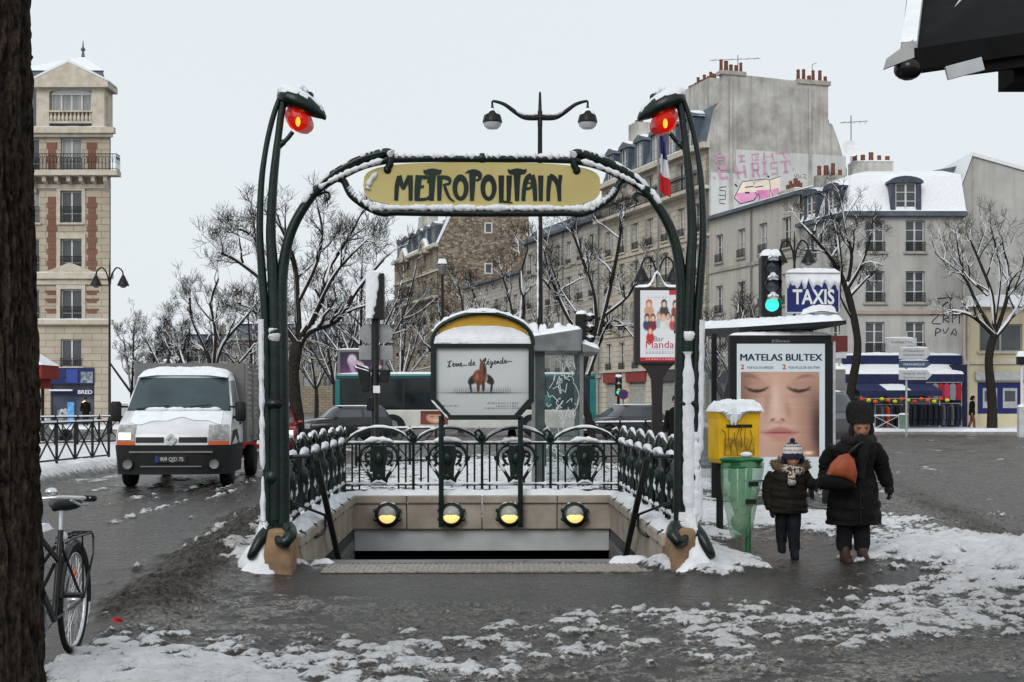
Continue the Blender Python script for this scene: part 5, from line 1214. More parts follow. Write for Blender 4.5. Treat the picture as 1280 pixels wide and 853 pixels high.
# ---- map frame over the back railing -----------------------------------------------------------------------
mp_ = thing('map_panel', 'green framed advertisement panel with horse drawing above the back railing', 'sign', ent.matrix_basis @ Vector((0, 5.78, 0)) if False else (0, 0, 0))
mp_.location = (EX-math.sin(ERZ)*5.80, EY+math.cos(ERZ)*5.80, 0); mp_.rotation_euler = (0, 0, ERZ)
def mq(px, py): return ((px-602)/91.5, CAMZ+(HOR-py)/91.5)
o8 = [mq(*q) for q in ((538,429),(667,429),(667,502),(646,525),(559,525),(538,502))]; i8 = [mq(*q) for q in ((545,435),(660,435),(660,499),(643,519),(562,519),(545,499))]
m_ = MB(); n = 6
for y_ in (-.05, .06): m_.add([(x, y_, z) for x, z in o8+i8], [(i, (i+1)%n, n+(i+1)%n, n+i) if y_ < 0 else (i, n+i, n+(i+1)%n, (i+1)%n) for i in range(n)])
m_.add([(x, -.05, z) for x, z in o8]+[(x, .06, z) for x, z in o8], [(i, n+i, n+(i+1)%n, (i+1)%n) for i in range(n)])
m_.add([(x, -.05, z) for x, z in i8]+[(x, .06, z) for x, z in i8], [(i, (i+1)%n, n+(i+1)%n, n+i) for i in range(n)]); m_.build('frame', IRON, mp_)
m_ = MB(); m_.prism(i8, .02, .05); m_.build('backing', IRON, mp_)
def horse(u, v):
    n = .5+.5*np.sin(u*9+3*np.sin(v*5)); b = np.zeros(u.shape+(3,))+np.array([198., 203., 204.]); b += (-14*(1-v)+6*n*v)[...,None]
    b = ink(b, .35*gauss(u, v, .5, .36, .6, .05), (150, 150, 148))
    b = ink(b, np.clip(gauss(u, v, .49, .33, .34, .010)*1.2, 0, 1), (46, 44, 44))
    for k in range(26):
        cu = .2+.024*k; b = ink(b, .75*gauss(u, v, cu, .36, .004, .03+.02*((k*37)%7)/7), (70, 70, 66))
    for s_ in (1, -1):
        b = ink(b, ell(u, v, .485+s_*.085, .53, .045, .085, .3, s_*.5), (28, 26, 28)); b = ink(b, ell(u, v, .485+s_*.115, .42, .012, .085, .4, -s_*.1), (30, 28, 30)); b = ink(b, ell(u, v, .485+s_*.05, .55, .02, .06, .5), (206, 200, 192))
    b = ink(b, ell(u, v, .47, .56, .075, .115, .25), (116, 62, 38)); b = ink(b, ell(u, v, .44, .57, .02, .05, .8), (158, 96, 62))
    b = ink(b, ell(u, v, .455, .42, .016, .085, .4), (70, 40, 28)); b = ink(b, ell(u, v, .51, .43, .016, .085, .4), (56, 34, 26))
    b = ink(b, ell(u, v, .495, .70, .027, .11, .3), (112, 66, 42)); b = ink(b, ell(u, v, .48, .81, .008, .03, .5, .2), (60, 36, 28)); b = ink(b, ell(u, v, .512, .81, .008, .03, .5, -.2), (60, 36, 28)); b = ink(b, ell(u, v, .525, .66, .02, .08, .5), (48, 40, 40))
    for (cu, cv, w_) in ((.72, .175, .17), (.76, .135, .12), (.72, .10, .2), (.15, .13, .1)):
        tx = (np.sin(u*330)+np.sin(u*211+2)) > -.4; b = ink(b, .7*(np.abs(u-cu) < w_)*(np.abs(v-cv) < .012)*tx, (110, 112, 112))
    return b
ps = printed('poster', (660-545)/91.5, (519-435)/91.5, horse, 180, 120, PRINT, mp_, (mq(602.5, 0)[0], .012, mq(0, 519)[1]))
# cut the poster's lower corners to the frame
bm = bmesh.new(); bm.from_mesh(ps.data); w2 = (660-545)/91.5/2
for v_ in list(bm.verts):
    if v_.co.z < .21 and abs(v_.co.x) > w2-.19+v_.co.z*.86: bm.verts.remove(v_)
bm.to_mesh(ps.data); bm.free()
INKB = mat('black_ink', (.02, .02, .022), None, rough=.5)
b = MB()
def hw(strokes, x, z, s_):
    for st in strokes: ribbon(b, [(x+p[0]*s_, z+p[1]*s_, .011) for p in st], 0, 4)
T_ = [[(0,-.2),(.25,.5),(.5,1.25)], [(-.1,1.0),(.4,1.1),(.9,1.3)], [(.5,1.2),(.3,.3),(.45,0),(.7,.2)]]
e_ = [[(0,.25),(.35,.35),(.4,.6),(.2,.65),(.1,.3),(.3,0),(.6,.15)]]; r__ = [[(0,.1),(.15,.6),(.3,.45),(.28,.1),(.5,.1)]]
d_ = [[(.4,.5),(.15,.55),(0,.2),(.2,0),(.4,.3),(.6,1.3),(.5,.3),(.6,0),(.8,.2)]]; l_ = [[(0,.1),(.35,.8),(.45,1.3),(.3,1.3),(.2,.5),(.3,0),(.6,.2)]]
g__ = [[(.4,.5),(.15,.6),(0,.2),(.25,.05),(.45,.5),(.3,-.5),(.0,-.7),(.2,-.2),(.7,.2)]]; n_ = [[(0,0),(.1,.55),(.15,.1),(.35,.6),(.45,.1),(.7,.15)]]
x0, z0 = mq(559, 458)[0], mq(0, 459)[1]; S_ = .068
for gl, dx, dz in ((T_,0,0),(e_,.9,.1),(r__,1.5,.1),(r__,1.95,.12),(e_,2.4,.15),([[(0,.15),(.6,.2),(1.0,.25)]],2.9,.15),(d_,4.2,.3),(e_,5.0,.35)): hw(gl, x0+dx*S_, z0+dz*S_, S_)
x0, z0 = mq(604, 456)[0], mq(0, 456.5)[1]
for gl, dx, dz in ((l_,0,0),(e_,.6,.1),([[(.3,.85),(.5,1.1)]],.6,.1),(g__,1.3,.15),(e_,2.0,.2),(n_,2.6,.25),(d_,3.3,.3),(e_,4.1,.35),([[(0,.2),(.5,.4),(1.1,.35)]],4.6,.35)): hw(gl, x0+dx*S_, z0+dz*S_, S_)
hw_o = b.build('handwriting', INKB, mp_); hw_o.location = (0, .008, 0); hw_o['kind'] = 'stuff'
arch_c = [mq(*q) for q in ((539,432),(541,420),(550,408),(566,399),(584,393.5),(602.5,391.5),(621,393.5),(639,399),(655,408),(664,420),(666,432))]
m_ = MB(); m_.tube(smt([(x, -.03, z) for x, z in arch_c], 4), .03, 8); m_.build('arched_top', IRON, mp_, smooth=True); m_ = MB(); m_.tube(smt([(x, .05, z) for x, z in arch_c], 4), .025, 8); m_.build('arched_top', IRON, mp_, smooth=True)
m_ = MB(); m_.prism([(x, z-.02) for x, z in arch_c][::-1], .0, .04); m_.build('header_plate', mat('ochre_header_plate', C(190, 150, 46), C(170, 130, 40), 4, .4), mp_)
s2 = MB(); dome = [mq(*q) for q in ((541,430),(543,421),(553,415),(566,410),(585,407.5),(602,407.5),(620,407.5),(640,410),(652,415),(662,421),(664,430))]
rg = random.Random(5); rr_ = [[(x*k, -.0+yo+rg.uniform(-.006, .006), z*1.0 - (z-2.38)*(1-k)*1.0) for x, z in dome] for (k, yo) in ((1, -.004), (.985, -.045), (.95, -.065))]
s2.rings(rr_[::-1] if False else rr_, caps=True); snow_along(s2, smt([(x, .01, z) for x, z in arch_c[1:-1]], 4), .045, (0, 0, .02), seed=8, irr=.3); s2.snow(-.22, .22, -.06, .1, mq(0,391)[1], .055, 12, 5, 3); s2.build('snow', SNOW, mp_, smooth=True)
s2 = MB(); snow_along(s2, [(*[(q[0]*(1-t)+r_[0]*t)][:1], -.055, q[1]*(1-t)+r_[1]*t) for q, r_ in ((o8[5], o8[4]),) for t in np.linspace(0, 1, 9)], .014, (.01, 0, .02), seed=3); snow_along(s2, [(x_, -.05, o8[0][1]) for x_ in np.linspace(-.66, .66, 30)], .014, (0, 0, .006), seed=5, irr=.6); s2.build('snow', SNOW, mp_, smooth=True)
for px in (551, 650):
    m_ = MB(); x_ = mq(px, 0)[0]; m_.tube([(x_, .01, -.12), (x_, .01, 1.40)], .036, 8); m_.tube([(x_, .01, .3), (x_, .25, .3)], .02, 6); m_.build('post', IRON, mp_, smooth=True)
# ================================================================== bare plane trees with snow on their limbs
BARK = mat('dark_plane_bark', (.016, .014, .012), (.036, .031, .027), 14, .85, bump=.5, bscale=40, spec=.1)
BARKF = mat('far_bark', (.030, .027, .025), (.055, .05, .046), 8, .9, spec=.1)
def grow(rg, limbs, twig, depth, spread=.75, up=.25, lens=.62, min_r=.006):
    """limbs: list of (points, r0, r1); adds side branches on each down to twigs; returns all polylines"""
    out = list(limbs); cur = list(limbs)
    for lv in range(depth):
        nxt = []
        for (pts, r0, r1) in cur:
            L = sum((pts[i+1]-pts[i]).length for i in range(len(pts)-1)); k = twig[lv]
            for j in range(k):
                t = rg.uniform(.28, 1.0) if j else 1.0
                f = t*(len(pts)-1); i = min(int(f), len(pts)-2); p = pts[i].lerp(pts[i+1], f-i); d = (pts[i+1]-pts[i]).normalized()
                side = Vector((rg.gauss(0,1), rg.gauss(0,1), rg.gauss(0,.7))); side -= d*side.dot(d); side.normalize()
                dirn = (d*(.55 if j else .9) + side*spread*(1 if j else .5) + Vector((0,0,up))).normalized()
                LL = L*lens*rg.uniform(.55, 1.15)*(1-.35*t); LL = max(LL, .25); n = 4 if lv < depth-1 else 3
                q = [p]; dd = dirn.copy()
                for s_ in range(n):
                    dd = (dd + Vector((rg.gauss(0,.22), rg.gauss(0,.22), rg.gauss(0,.18)+up*.28))).normalized(); q.append(q[-1]+dd*LL/n)
                rb = (r0*(1-t)+r1*t)*rg.uniform(.5, .72); rb = max(rb, min_r); nxt.append((q, rb, max(rb*.42, min_r*.6)))
        out += nxt; cur = nxt
    return out
def tree(label, loc, trunk, limbs, seed, group=None, twig=(6, 5, 4, 3), depth=4, bark=None, snowy=True, name='plane_tree', spread=.75, min_r=.006, lens=.44, sn=1.0):
    """trunk and limbs as polylines (local metres) with end radii"""
    o = thing(name, label, 'tree', loc, 0, group); rg = random.Random(seed); bark = bark or BARK
    m_ = MB(); tp = [Vector(q) for q in smooth_pts(trunk[0], 4)]; r0, r1 = trunk[1], trunk[2]
    m_.tube(tp, [(r0+(r1-r0)*i/(len(tp)-1))*(1+rg.uniform(-.06, .06))*(1.35 if i == 0 else 1) for i in range(len(tp))], 9); m_.build('trunk', bark, o, smooth=True)
    lm = [([Vector(q) for q in smooth_pts(a, 4)], b_, c) for a, b_, c in limbs]
    al = grow(rg, lm, twig, depth, spread, min_r=min_r, lens=lens)
    m_ = MB(); s2 = MB()
    for (pts, a, b_) in al:
        n = 7 if a > .05 else (5 if a > .02 else 3); k = len(pts)-1
        m_.tube(pts, [a+(b_-a)*i/k for i in range(k+1)], n, caps=False)
        if snowy and a > min_r*1.05:
            run = []
            for i in range(k+1):
                t = pts[min(i+1, k)]-pts[max(i-1, 0)]; sl = abs(t.z)/(t.length+1e-6)
                if (sl < .88 or rg.random() < .45) and rg.random() < .93: ri = a+(b_-a)*i/k; run.append((pts[i]+Vector((-.22, -.34, .76))*(ri*.74+.003), ri*.80*(1.08-.30*sl)*sn+.006))
                if i == k or rg.random() < .04 and run:
                    if len(run) > 1: s2.tube([q[0] for q in run], [q[1] for q in run], 5 if a > .02 else 3, caps=False)
                    run = []
    m_.build('branches', bark, o, smooth=True)
    if snowy: s2.build('snow', SNOW, o, smooth=True)
    return o
def px_tree(label, d, base_px, trunk_px, limbs_px, r0, seed, group='plane trees along the boulevard', **kw):
    """outline of trunk and main limbs read from the photograph at the tree's distance; limbs are given a spread in depth"""
    rg = random.Random(seed+99); bx = X(base_px, d)
    def q(p, dy=0): return (X(p[0], d)-bx, dy, Z(p[1], d))
    tr = [(0, 0, -.05)] + [q(p) for p in trunk_px[1:]]
    lm = []
    for (pts, w) in limbs_px:
        dv = rg.uniform(-1, 1)*.5; n = len(pts)
        lm.append(([q(p, dv*i/(n-1)*abs(pts[-1][0]-pts[0][0]+40)/F*d) for i, p in enumerate(pts)], w, w*.4))
    return tree(label, (bx, d, 0), (tr, r0, r0*.72), lm, seed, group, **kw)
px_tree('large plane tree with sweeping snowy limbs behind the left metro post', 42, 372, [(372,567),(371,520),(366,470),(372,428)],
  [([(372,430),(352,400),(338,360),(300,328),(280,318)], .11), ([(371,440),(385,415),(420,400),(446,360),(478,322)], .13), ([(368,460),(340,430),(322,392),(300,380)], .08), ([(374,425),(372,380),(368,330),(352,285),(330,262)], .11), ([(376,420),(400,380),(408,340),(432,300),(450,265)], .10), ([(385,410),(415,350),(440,320),(462,300)], .07), ([(372,380),(395,330),(402,290),(396,258)], .07), ([(352,400),(330,350),(318,300),(296,285)], .07)], .24, 3, twig=(8, 5, 4, 3), lens=.30)
px_tree('plane tree with upright fork left of the tall left post', 55, 268, [(268,552),(268,500),(266,470)],
  [([(266,470),(258,440),(240,400),(236,372)], .10), ([(266,470),(276,430),(300,398),(318,372)], .10), ([(268,490),(232,460),(222,430)], .09), ([(266,465),(270,420),(266,380),(276,350)], .09), ([(268,480),(300,455),(322,430)], .07)], .2, 5, twig=(6, 5, 4, 3))
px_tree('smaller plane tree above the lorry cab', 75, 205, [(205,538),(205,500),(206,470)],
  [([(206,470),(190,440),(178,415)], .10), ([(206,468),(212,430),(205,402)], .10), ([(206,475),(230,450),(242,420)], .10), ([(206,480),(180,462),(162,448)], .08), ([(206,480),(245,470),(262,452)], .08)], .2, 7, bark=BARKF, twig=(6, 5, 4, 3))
G_ = 'far bare trees along the boulevard'
k_ = 0
for (px, d, h, lab) in ((165, 95, 8.0, 'bare tree at the far left beside the stone corner house'), (232, 100, 8.5, 'hazy bare tree between the lorry and the tall post'), (318, 88, 9.0, 'dense bare tree just left of the big plane tree'),
                        (418, 92, 10.0, 'bushy bare tree right of the big plane tree'), (450, 78, 10.5, 'tall bare tree behind the snowy signal head'), (500, 105, 10.0, 'bare tree in front of the far brown facade'), (395, 112, 9.5, 'thin far tree above the black car'),
                        (905, 62, 6.2, 'low bushy bare tree behind the bus shelter glass')):
    w = h*.33; lm = []
    rg = random.Random(px)
    for j in range(7):
        a = j*2.4+rg.uniform(-.3, .3); rr = w*rg.uniform(.6, 1.0); lm.append(([(0, 0, h*.27), (rr*.35*math.cos(a), rr*.35*math.sin(a), h*.42), (rr*.75*math.cos(a), rr*.75*math.sin(a), h*.6), (rr*math.cos(a), rr*math.sin(a), h*rg.uniform(.7, .92))], .10, .04))
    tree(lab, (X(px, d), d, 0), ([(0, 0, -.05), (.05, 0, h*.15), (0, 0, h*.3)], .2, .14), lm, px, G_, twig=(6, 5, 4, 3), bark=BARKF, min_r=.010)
    k_ += 1
px_tree('snowy plane tree right of the double street lamp', 50, 742, [(742,556),(735,520),(725,480),(745,410),(765,300+110)],
  [([(745,412),(742,370),(730,330),(715,290)], .10), ([(748,420),(762,360),(770,320),(775,285)], .10), ([(740,430),(712,400),(690,350),(680,310)], .10), ([(745,415),(720,390),(700,360),(690,335)], .06), ([(735,470),(765,400),(800,430)], .08), ([(748,400),(785,370),(800,330)], .07)], .15, 15, twig=(6, 5, 4, 3))
px_tree('slender snowy tree behind the glass shelter roof', 64, 640, [(640,545),(640,500),(642,440)],
  [([(642,440),(618,410),(600,390),(590,360)], .10), ([(642,440),(655,390),(650,350),(660,310)], .10), ([(642,450),(672,430),(690,400)], .09), ([(642,440),(640,390),(628,345)], .08)], .17, 17, twig=(6, 5, 4, 3))
px_tree('snowy tree in front of the rubble gable', 70, 577, [(577,541),(577,500),(577,450)],
  [([(577,450),(560,415),(548,390)], .10), ([(577,450),(580,400),(574,360)], .10), ([(577,455),(605,420),(622,400)], .09), ([(577,460),(540,440),(525,420)], .08)], .17, 19, twig=(6, 5, 4, 3))
px_tree('knotty snowy tree behind the taxi sign', 58, 1062, [(1062,549),(1062,500),(1072,440),(1068,400),(1058,360)],
  [([(1058,362),(1044,330),(1020,300),(1002,280)], .13), ([(1060,360),(1075,330),(1085,290)], .09), ([(1058,362),(1066,320),(1060,285),(1056,250)], .09), ([(1060,372),(1080,352),(1088,345)], .10), ([(1048,335),(1030,315),(1005,312)], .07), ([(1052,345),(1050,300),(1040,262)], .07), ([(1066,400),(1050,372),(1048,345)], .07)], .2, 21, twig=(6, 5, 4, 3))
px_tree('pollarded snowy tree on the far pavement before the cream bank', 68.2, 1240, [(1240,541),(1240,500),(1236,450),(1243,418)],
  [([(1243,420),(1215,395),(1186,388)], .14), ([(1243,418),(1222,380),(1205,345),(1176,322)], .13), ([(1243,415),(1240,370),(1225,330),(1212,300)], .11), ([(1244,418),(1262,370),(1265,330),(1258,300)], .12), ([(1245,420),(1268,395),(1284,370)], .13), ([(1235,370),(1205,340),(1196,300)], .07), ([(1244,400),(1250,340),(1238,285)], .08)], .26, 23, twig=(7, 5, 4, 2), lens=.5)
# ---- trunk standing close to the camera at the left edge
tk = thing('foreground_tree', 'dark rough tree trunk close to the camera at the left edge', 'tree', (X(-25, 5.6), 5.6, 0))
def bark_near():
    m = bpy.data.materials.new('furrowed_wet_bark'); m.use_nodes = True; nt = m.node_tree; b = nt.nodes['Principled BSDF']; b.inputs['Roughness'].default_value = .75
    tc = nt.nodes.new('ShaderNodeTexCoord'); mp = nt.nodes.new('ShaderNodeMapping'); mp.inputs['Scale'].default_value = (20, 20, 9); nt.links.new(tc.outputs['Object'], mp.inputs[0])
    n = nt.nodes.new('ShaderNodeTexNoise'); n.inputs['Scale'].default_value = 2.2; n.inputs['Detail'].default_value = 7; n.inputs['Roughness'].default_value = .65; nt.links.new(mp.outputs[0], n.inputs['Vector'])
    r = nt.nodes.new('ShaderNodeValToRGB'); r.color_ramp.elements[0].position = .36; r.color_ramp.elements[1].position = .68; r.color_ramp.elements[0].color = (.004, .003, .003, 1); r.color_ramp.elements[1].color = (.080, .058, .043, 1); b.inputs['Specular IOR Level'].default_value = .1
    nt.links.new(n.outputs['Fac'], r.inputs['Fac']); nt.links.new(r.outputs['Color'], b.inputs['Base Color'])
    bp = nt.nodes.new('ShaderNodeBump'); bp.inputs['Strength'].default_value = 1.0; bp.inputs['Distance'].default_value = .03; nt.links.new(n.outputs['Fac'], bp.inputs['Height']); nt.links.new(bp.outputs[0], b.inputs['Normal'])
    return m
nz, na = 420, 190; aa = np.linspace(0, 2*math.pi, na, endpoint=False); zz = np.linspace(-.05, 6.5, nz); A_, Z_ = np.meshgrid(aa, zz)
wob = .5*(fbm(A_*3, Z_*2.2, 4, 3)-.5); fur = 1-np.abs(2*fbm((A_+wob)*9.0, Z_*1.5, 3, 2, .5)-1)*1.6; fur2 = fbm(A_*22, Z_*12, 8, 3)
rr_ = .215*(1 - .012*Z_) + .03*np.exp(-Z_*3) + .036*(fur-.5) + .016*(fur2-.5) + .02*np.sin(Z_*1.1+1)
m_ = MB(); m_.rings([[(float(rr_[i, j]*math.cos(aa[j])), float(rr_[i, j]*math.sin(aa[j])), float(zz[i])) for j in range(na)] for i in range(nz)]); m_.build('trunk', bark_near(), tk, smooth=True)
rg = random.Random(8); lm = grow(rg, [([Vector((0, 0, 6.2)), Vector((.6*math.cos(a), .6*math.sin(a), 7.6)), Vector((1.5*math.cos(a), 1.5*math.sin(a), 9.2))], .13, .06) for a in (1.2, 2.4, 3.6, 4.8, 5.9)], (4, 3), 2)
m_ = MB()
for (pts, a, b_) in lm: m_.tube(pts, [a+(b_-a)*i/(len(pts)-1) for i in range(len(pts))], 6, caps=False)
m_.build('branches', BARK, tk, smooth=True)
s2 = MB(); snow_along(s2, [(-.1+.22*math.cos(a), .22*math.sin(a), .75) for a in (2.6, 2.9)], .03, seed=3); s2.build('snow', SNOW, tk, smooth=True)
# ================================================================== vehicles
def wheel(parent, x, y, r, w, side, rimm=None):
    """wheel > tyre, rim; axle along x, side = +1 when the outer face looks to +x"""
    t = MB(); t.M = Matrix.Translation((x, y, r)) @ Matrix.Rotation(R(90)*side, 4, 'Y')
    t.lathe([(r*.62, -w/2), (r*.9, -w/2), (r, -w*.32), (r, w*.32), (r*.9, w/2), (r*.62, w/2)], 26)
    o = bpy.data.objects.new('wheel', None); col.objects.link(o); o.parent = parent
    t.build('tyre', RUBBER, o, smooth=True)
    q = MB(); q.M = t.M; q.lathe([(r*.6, w*.40), (r*.55, w*.46), (r*.35, w*.36), (r*.16, w*.44), (.02, w*.46)], 18)
    q.build('rim', rimm or STEEL, o, smooth=True)
    return o
def lerp_lv(lv, z):
    for a, b_ in zip(lv, lv[1:]):
        if a[0] <= z <= b_[0]:
            t = (z-a[0])/(b_[0]-a[0]); return [a[i]+(b_[i]-a[i])*t for i in range(len(a))]
    return list(lv[-1] if z > lv[-1][0] else lv[0])
def body_ring(lv, z, bf, bb, n=12):
    """closed outline at height z: curved front (bf) and back (bb); lv rows are (z, half width, y front, y back)"""
    _, hw, yf, yb = lerp_lv(lv, z); r_ = []
    for i in range(n+1):
        u = -1+2*i/n; uu = math.sin(u*math.pi/2); r_.append((hw*uu, yf+bf*abs(uu)**4, z))
    for i in range(n+1):
        u = 1-2*i/n; uu = math.sin(u*math.pi/2); r_.append((hw*uu, yb-bb*abs(uu)**4, z))
    return r_
def front_patch(lv, bf, u0, u1, z0, z1, off, nu=10, nz=4, zb=None):
    """sheet following the curved front between two heights, off metres proud of it; zb(u) may lift its lower edge"""
    g = []
    for j in range(nz+1):
        row = []
        for i in range(nu+1):
            u = u0+(u1-u0)*i/nu; zl = z0 + (zb(u) if zb else 0); z = zl+(z1-zl)*j/nz; _, hw, yf, yb = lerp_lv(lv, z)
            row.append((hw*u, yf+bf*abs(u)**4-off, z))
        g.append(row)
    m_ = MB(); m_.rings(g, caps=False, closed=False); return m_
def back_patch(lv, bb, u0, u1, z0, z1, off, nu=10, nz=4):
    g = []
    for j in range(nz+1):
        z = z0+(z1-z0)*j/nz; _, hw, yf, yb = lerp_lv(lv, z); g.append([(-hw*(u0+(u1-u0)*i/nu), yb-bb*abs(u0+(u1-u0)*i/nu)**4+off, z) for i in range(nu+1)])
    m_ = MB(); m_.rings(g, caps=False, closed=False); return m_
def side_poly(lv, pts, s_, off=.006):
    m_ = MB(); v = [(s_*(lerp_lv(lv, z)[1]+off), y, z) for y, z in pts]; m_.add(v if s_ > 0 else v[::-1], [tuple(range(len(v)))]); return m_

# ---- white flatbed lorry ----------------------------------------------------------------------------------
lo_ = thing('lorry', 'white flatbed lorry with slatted sides and snow on its bonnet, driving towards us', 'lorry', (X(214, 24.9), 24.9, 0), .072)
LV = [(.32, 1.0, .02, 2.1), (.8, 1.04, .0, 2.1), (.98, 1.04, .03, 2.1), (1.15, 1.03, .16, 2.1), (1.42, 1.0, .66, 2.1), (2.05, .88, 1.2, 2.1), (2.19, .82, 1.42, 2.08), (2.25, .66, 1.6, 2.02)]
VANW = mat('white_van_paint', (.66, .68, .70), (.56, .575, .59), 2.5, .28, coat=.4)
BUMP = mat('dark_grey_bumper', (.010, .0105, .012), (.018, .018, .018), 4, .55, spec=.2)
m_ = MB(); m_.rings([body_ring(LV, z, .22, .02) for z in (.80, .9, .98, 1.06, 1.15, 1.28, 1.42, 1.6, 1.8, 2.05, 2.12, 2.19, 2.25)]); 
keep = [i for i, f in enumerate(m_.f) if not (len(f) == 4 and 1.44 < sum(m_.v[j][2] for j in f)/4 < 2.04 and sum(m_.v[j][1] for j in f)/4 < 1.5 and abs(sum(m_.v[j][0] for j in f)/4) < .93*lerp_lv(LV, sum(m_.v[j][2] for j in f)/4)[1])]
m_.f = [m_.f[i] for i in keep]; m_.mi = [m_.mi[i] for i in keep]
m_.build('cab', VANW, lo_, smooth=True)
m_ = MB(); m_.box(-.8, .8, 2.02, 2.05, .9, 2.1); m_.build('cab_back_wall', BUMP, lo_); m_ = MB(); m_.box(-.9, .9, .75, 1.1, 1.2, 1.40); m_.build('dashboard', BUMP, lo_)
m_ = MB(); m_.rings([[(x*1.012, y-.04, z) for x, y, z in body_ring(LV, z, .26, .02)] for z in (.26, .32, .5, .7, .795)]); m_.build('bumper', BUMP, lo_, smooth=True)
WIND_REFL = mat('windscreen', C(88, 106, 112), C(66, 84, 90), 1.2, .04, alpha=.58, spec=.6)  # pale sky reflection is put into the glass colour
front_patch(LV, .22, -.965, .965, 1.42, 2.06, .012).build('windscreen', WIND_REFL, lo_, smooth=True)
front_patch(LV, .22, -.80, .80, 1.405, 1.455, .016).build('wiper_cowl', BUMP, lo_, smooth=True)
m_ = MB()
for a, b_ in ((( -.75, 1.46), (-.15, 1.50)), ((.02, 1.47), (.62, 1.52))):
    ya = lerp_lv(LV, a[1])[2]-.03; m_ = MB(); m_.bar((a[0], ya, a[1]), (b_[0], ya-.0, b_[1]+.02), .02, .02); m_.build('wiper', BLACK, lo_)
front_patch(LV, .22, -.62, -.13, .845, .945, .012, 8, 2).build('grille', BLACK, lo_); front_patch(LV, .22, .13, .62, .845, .945, .012, 8, 2).build('grille', BLACK, lo_)
m_ = MB(); yb_ = -.03
for k in range(4):
    p = [(0, 1.0), (.085, .9), (0, .80), (-.085, .9)]; a, b_ = p[k], p[(k+1) % 4]; m_.bar((a[0], yb_, a[1]), (b_[0], yb_, b_[1]), .025, .035)
m_.build('diamond_emblem', CHROME, lo_)
HL = mat('lit_headlamp', (.9, .9, .85), None, rough=.1, emit=(1, .86, .6), estr=2.4); HO = mat('headlamp_lens', (.16, .165, .17), (.34, .34, .34), 9, .08, spec=.8); AMB = mat('amber_lens', C(190, 84, 36), None, rough=.2)
for s_, mm in ((-1, HL), (1, HO)):
    a, b_ = sorted((s_*.64, s_*.985)); h_ = front_patch(LV, .22, a, b_, .87, 1.17, .014, 8, 4).build('headlamp', HO, lo_, smooth=True)
    a, b_ = sorted((s_*.72, s_*.95)); front_patch(LV, .22, a, b_, .90, 1.02, .022, 8, 4).build('lamp_bulb', mm, h_, smooth=True)
    a, b_ = sorted((s_*.64, s_*.985)); front_patch(LV, .22, a, b_, .80, .87, .016, 8, 2).build('indicator', AMB, h_, smooth=True)
    m_ = MB(); m_.M = Matrix.Translation((s_*.78, -.02, .45)) @ Matrix.Rotation(R(90), 4, 'X'); m_.lathe([(.085, -.02), (.085, .035), (.06, .02), (.01, .015)], 14); m_.build('fog_lamp', GREY, lo_, smooth=True)
    m_ = MB(); m_.rings([[(s_*(1.16+.10*math.cos(a)*k), .78+.07*math.sin(a)*k, z) for a in [2*math.pi*i/12 for i in range(12)]] for z, k in ((1.22, .6), (1.26, 1), (1.56, 1.05), (1.6, .7))]); m_.bar((s_*.98, .8, 1.3), (s_*1.1, .8, 1.3), .06, .05); m_.bar((s_*.95, .85, 1.5), (s_*1.1, .8, 1.5), .05, .04); m_.build('mirror', BUMP, lo_, smooth=True)
    side_poly(LV, [(.98, 1.45), (1.95, 1.42), (1.95, 2.02), (1.30, 2.0)], s_).build('side_window', WIND_REFL, lo_)
    m_ = MB(); m_.bar((s_*1.035, 1.86, .85), (s_*1.015, 1.86, 1.4), .012, .012); m_.cbox((s_*1.04, 1.72, 1.18), (.03, .16, .04)); m_.build('door_handle', BUMP, lo_)
    side_poly(LV, [(.25, .78), (.25, .42), (.42, .82), (.95, .98), (1.3, .85), (1.42, .45), (1.45, .8), (1.2, 1.08), (.6, 1.06)], s_, .012).build('wheel_arch', BUMP, lo_)
m_ = MB(); m_.cbox((0, -.055, .545), (.56, .015, .125)); pl_ = m_.build('number_plate', mat('plate_black', (.02, .02, .022), None, rough=.4), lo_)
m_ = MB(); m_.cbox((-.255, -.064, .545), (.045, .004, .12)); m_.build('plate_band', mat('plate_blue', C(40, 60, 140), None, rough=.4), pl_)
text('plate_number', '909 QJD 75', STEEL, pl_, (.02, -.0645, .51), .07, .42, bold=.01)
m_ = MB(); m_.box(-.75, .75, -.05, -.03, .66, .69); m_.build('bumper_trim', GREY, lo_); m_ = MB(); m_.box(-.55, .55, -.05, -.03, .40, .42); m_.build('bumper_trim', GREY, lo_)
m_ = MB(); m_.snow(-.85, .85, 1.22, 2.1, 2.19, .085, 26, 12, 4, zfun=lambda x, y: -.06*max(0, abs(x)-.5)*2+min(0, (y-1.6)*.22)); m_.build('snow', SNOW, lo_, smooth=True)
g = front_patch(LV, .22, -.80, .84, 1.20, 1.43, .022, 24, 8, zb=lambda u: .04+.05*math.sin(u*4+1)+.02*math.sin(u*13)); g.build('snow', SNOW, lo_, smooth=True)
m_ = MB(); snow_along(m_, [(x_, lerp_lv(LV, 1.46)[2]-.04+.2*abs(x_)**4, 1.455) for x_ in np.linspace(-.6, .8, 22)], .03, seed=5, irr=.5); m_.build('snow', SNOW, lo_, smooth=True)
for y_ in (.85, 4.55):
    for s_ in (1, -1): wheel(lo_, s_*.9, y_, .335, .22, s_, GREY)
m_ = MB(); m_.box(-.45, .45, 1.0, 5.8, .45, .62); m_.box(-.7, .7, .5, 1.8, .3, .61); m_.build('chassis', BLACK, lo_)
m_ = MB(); m_.box(-1.06, 1.06, 2.2, 5.75, .78, .9); m_.build('load_bed', GREY, lo_)
SLAT = mat('weathered_grey_slat', C(134, 132, 127), C(104, 102, 98), 5, .6, spec=.15)
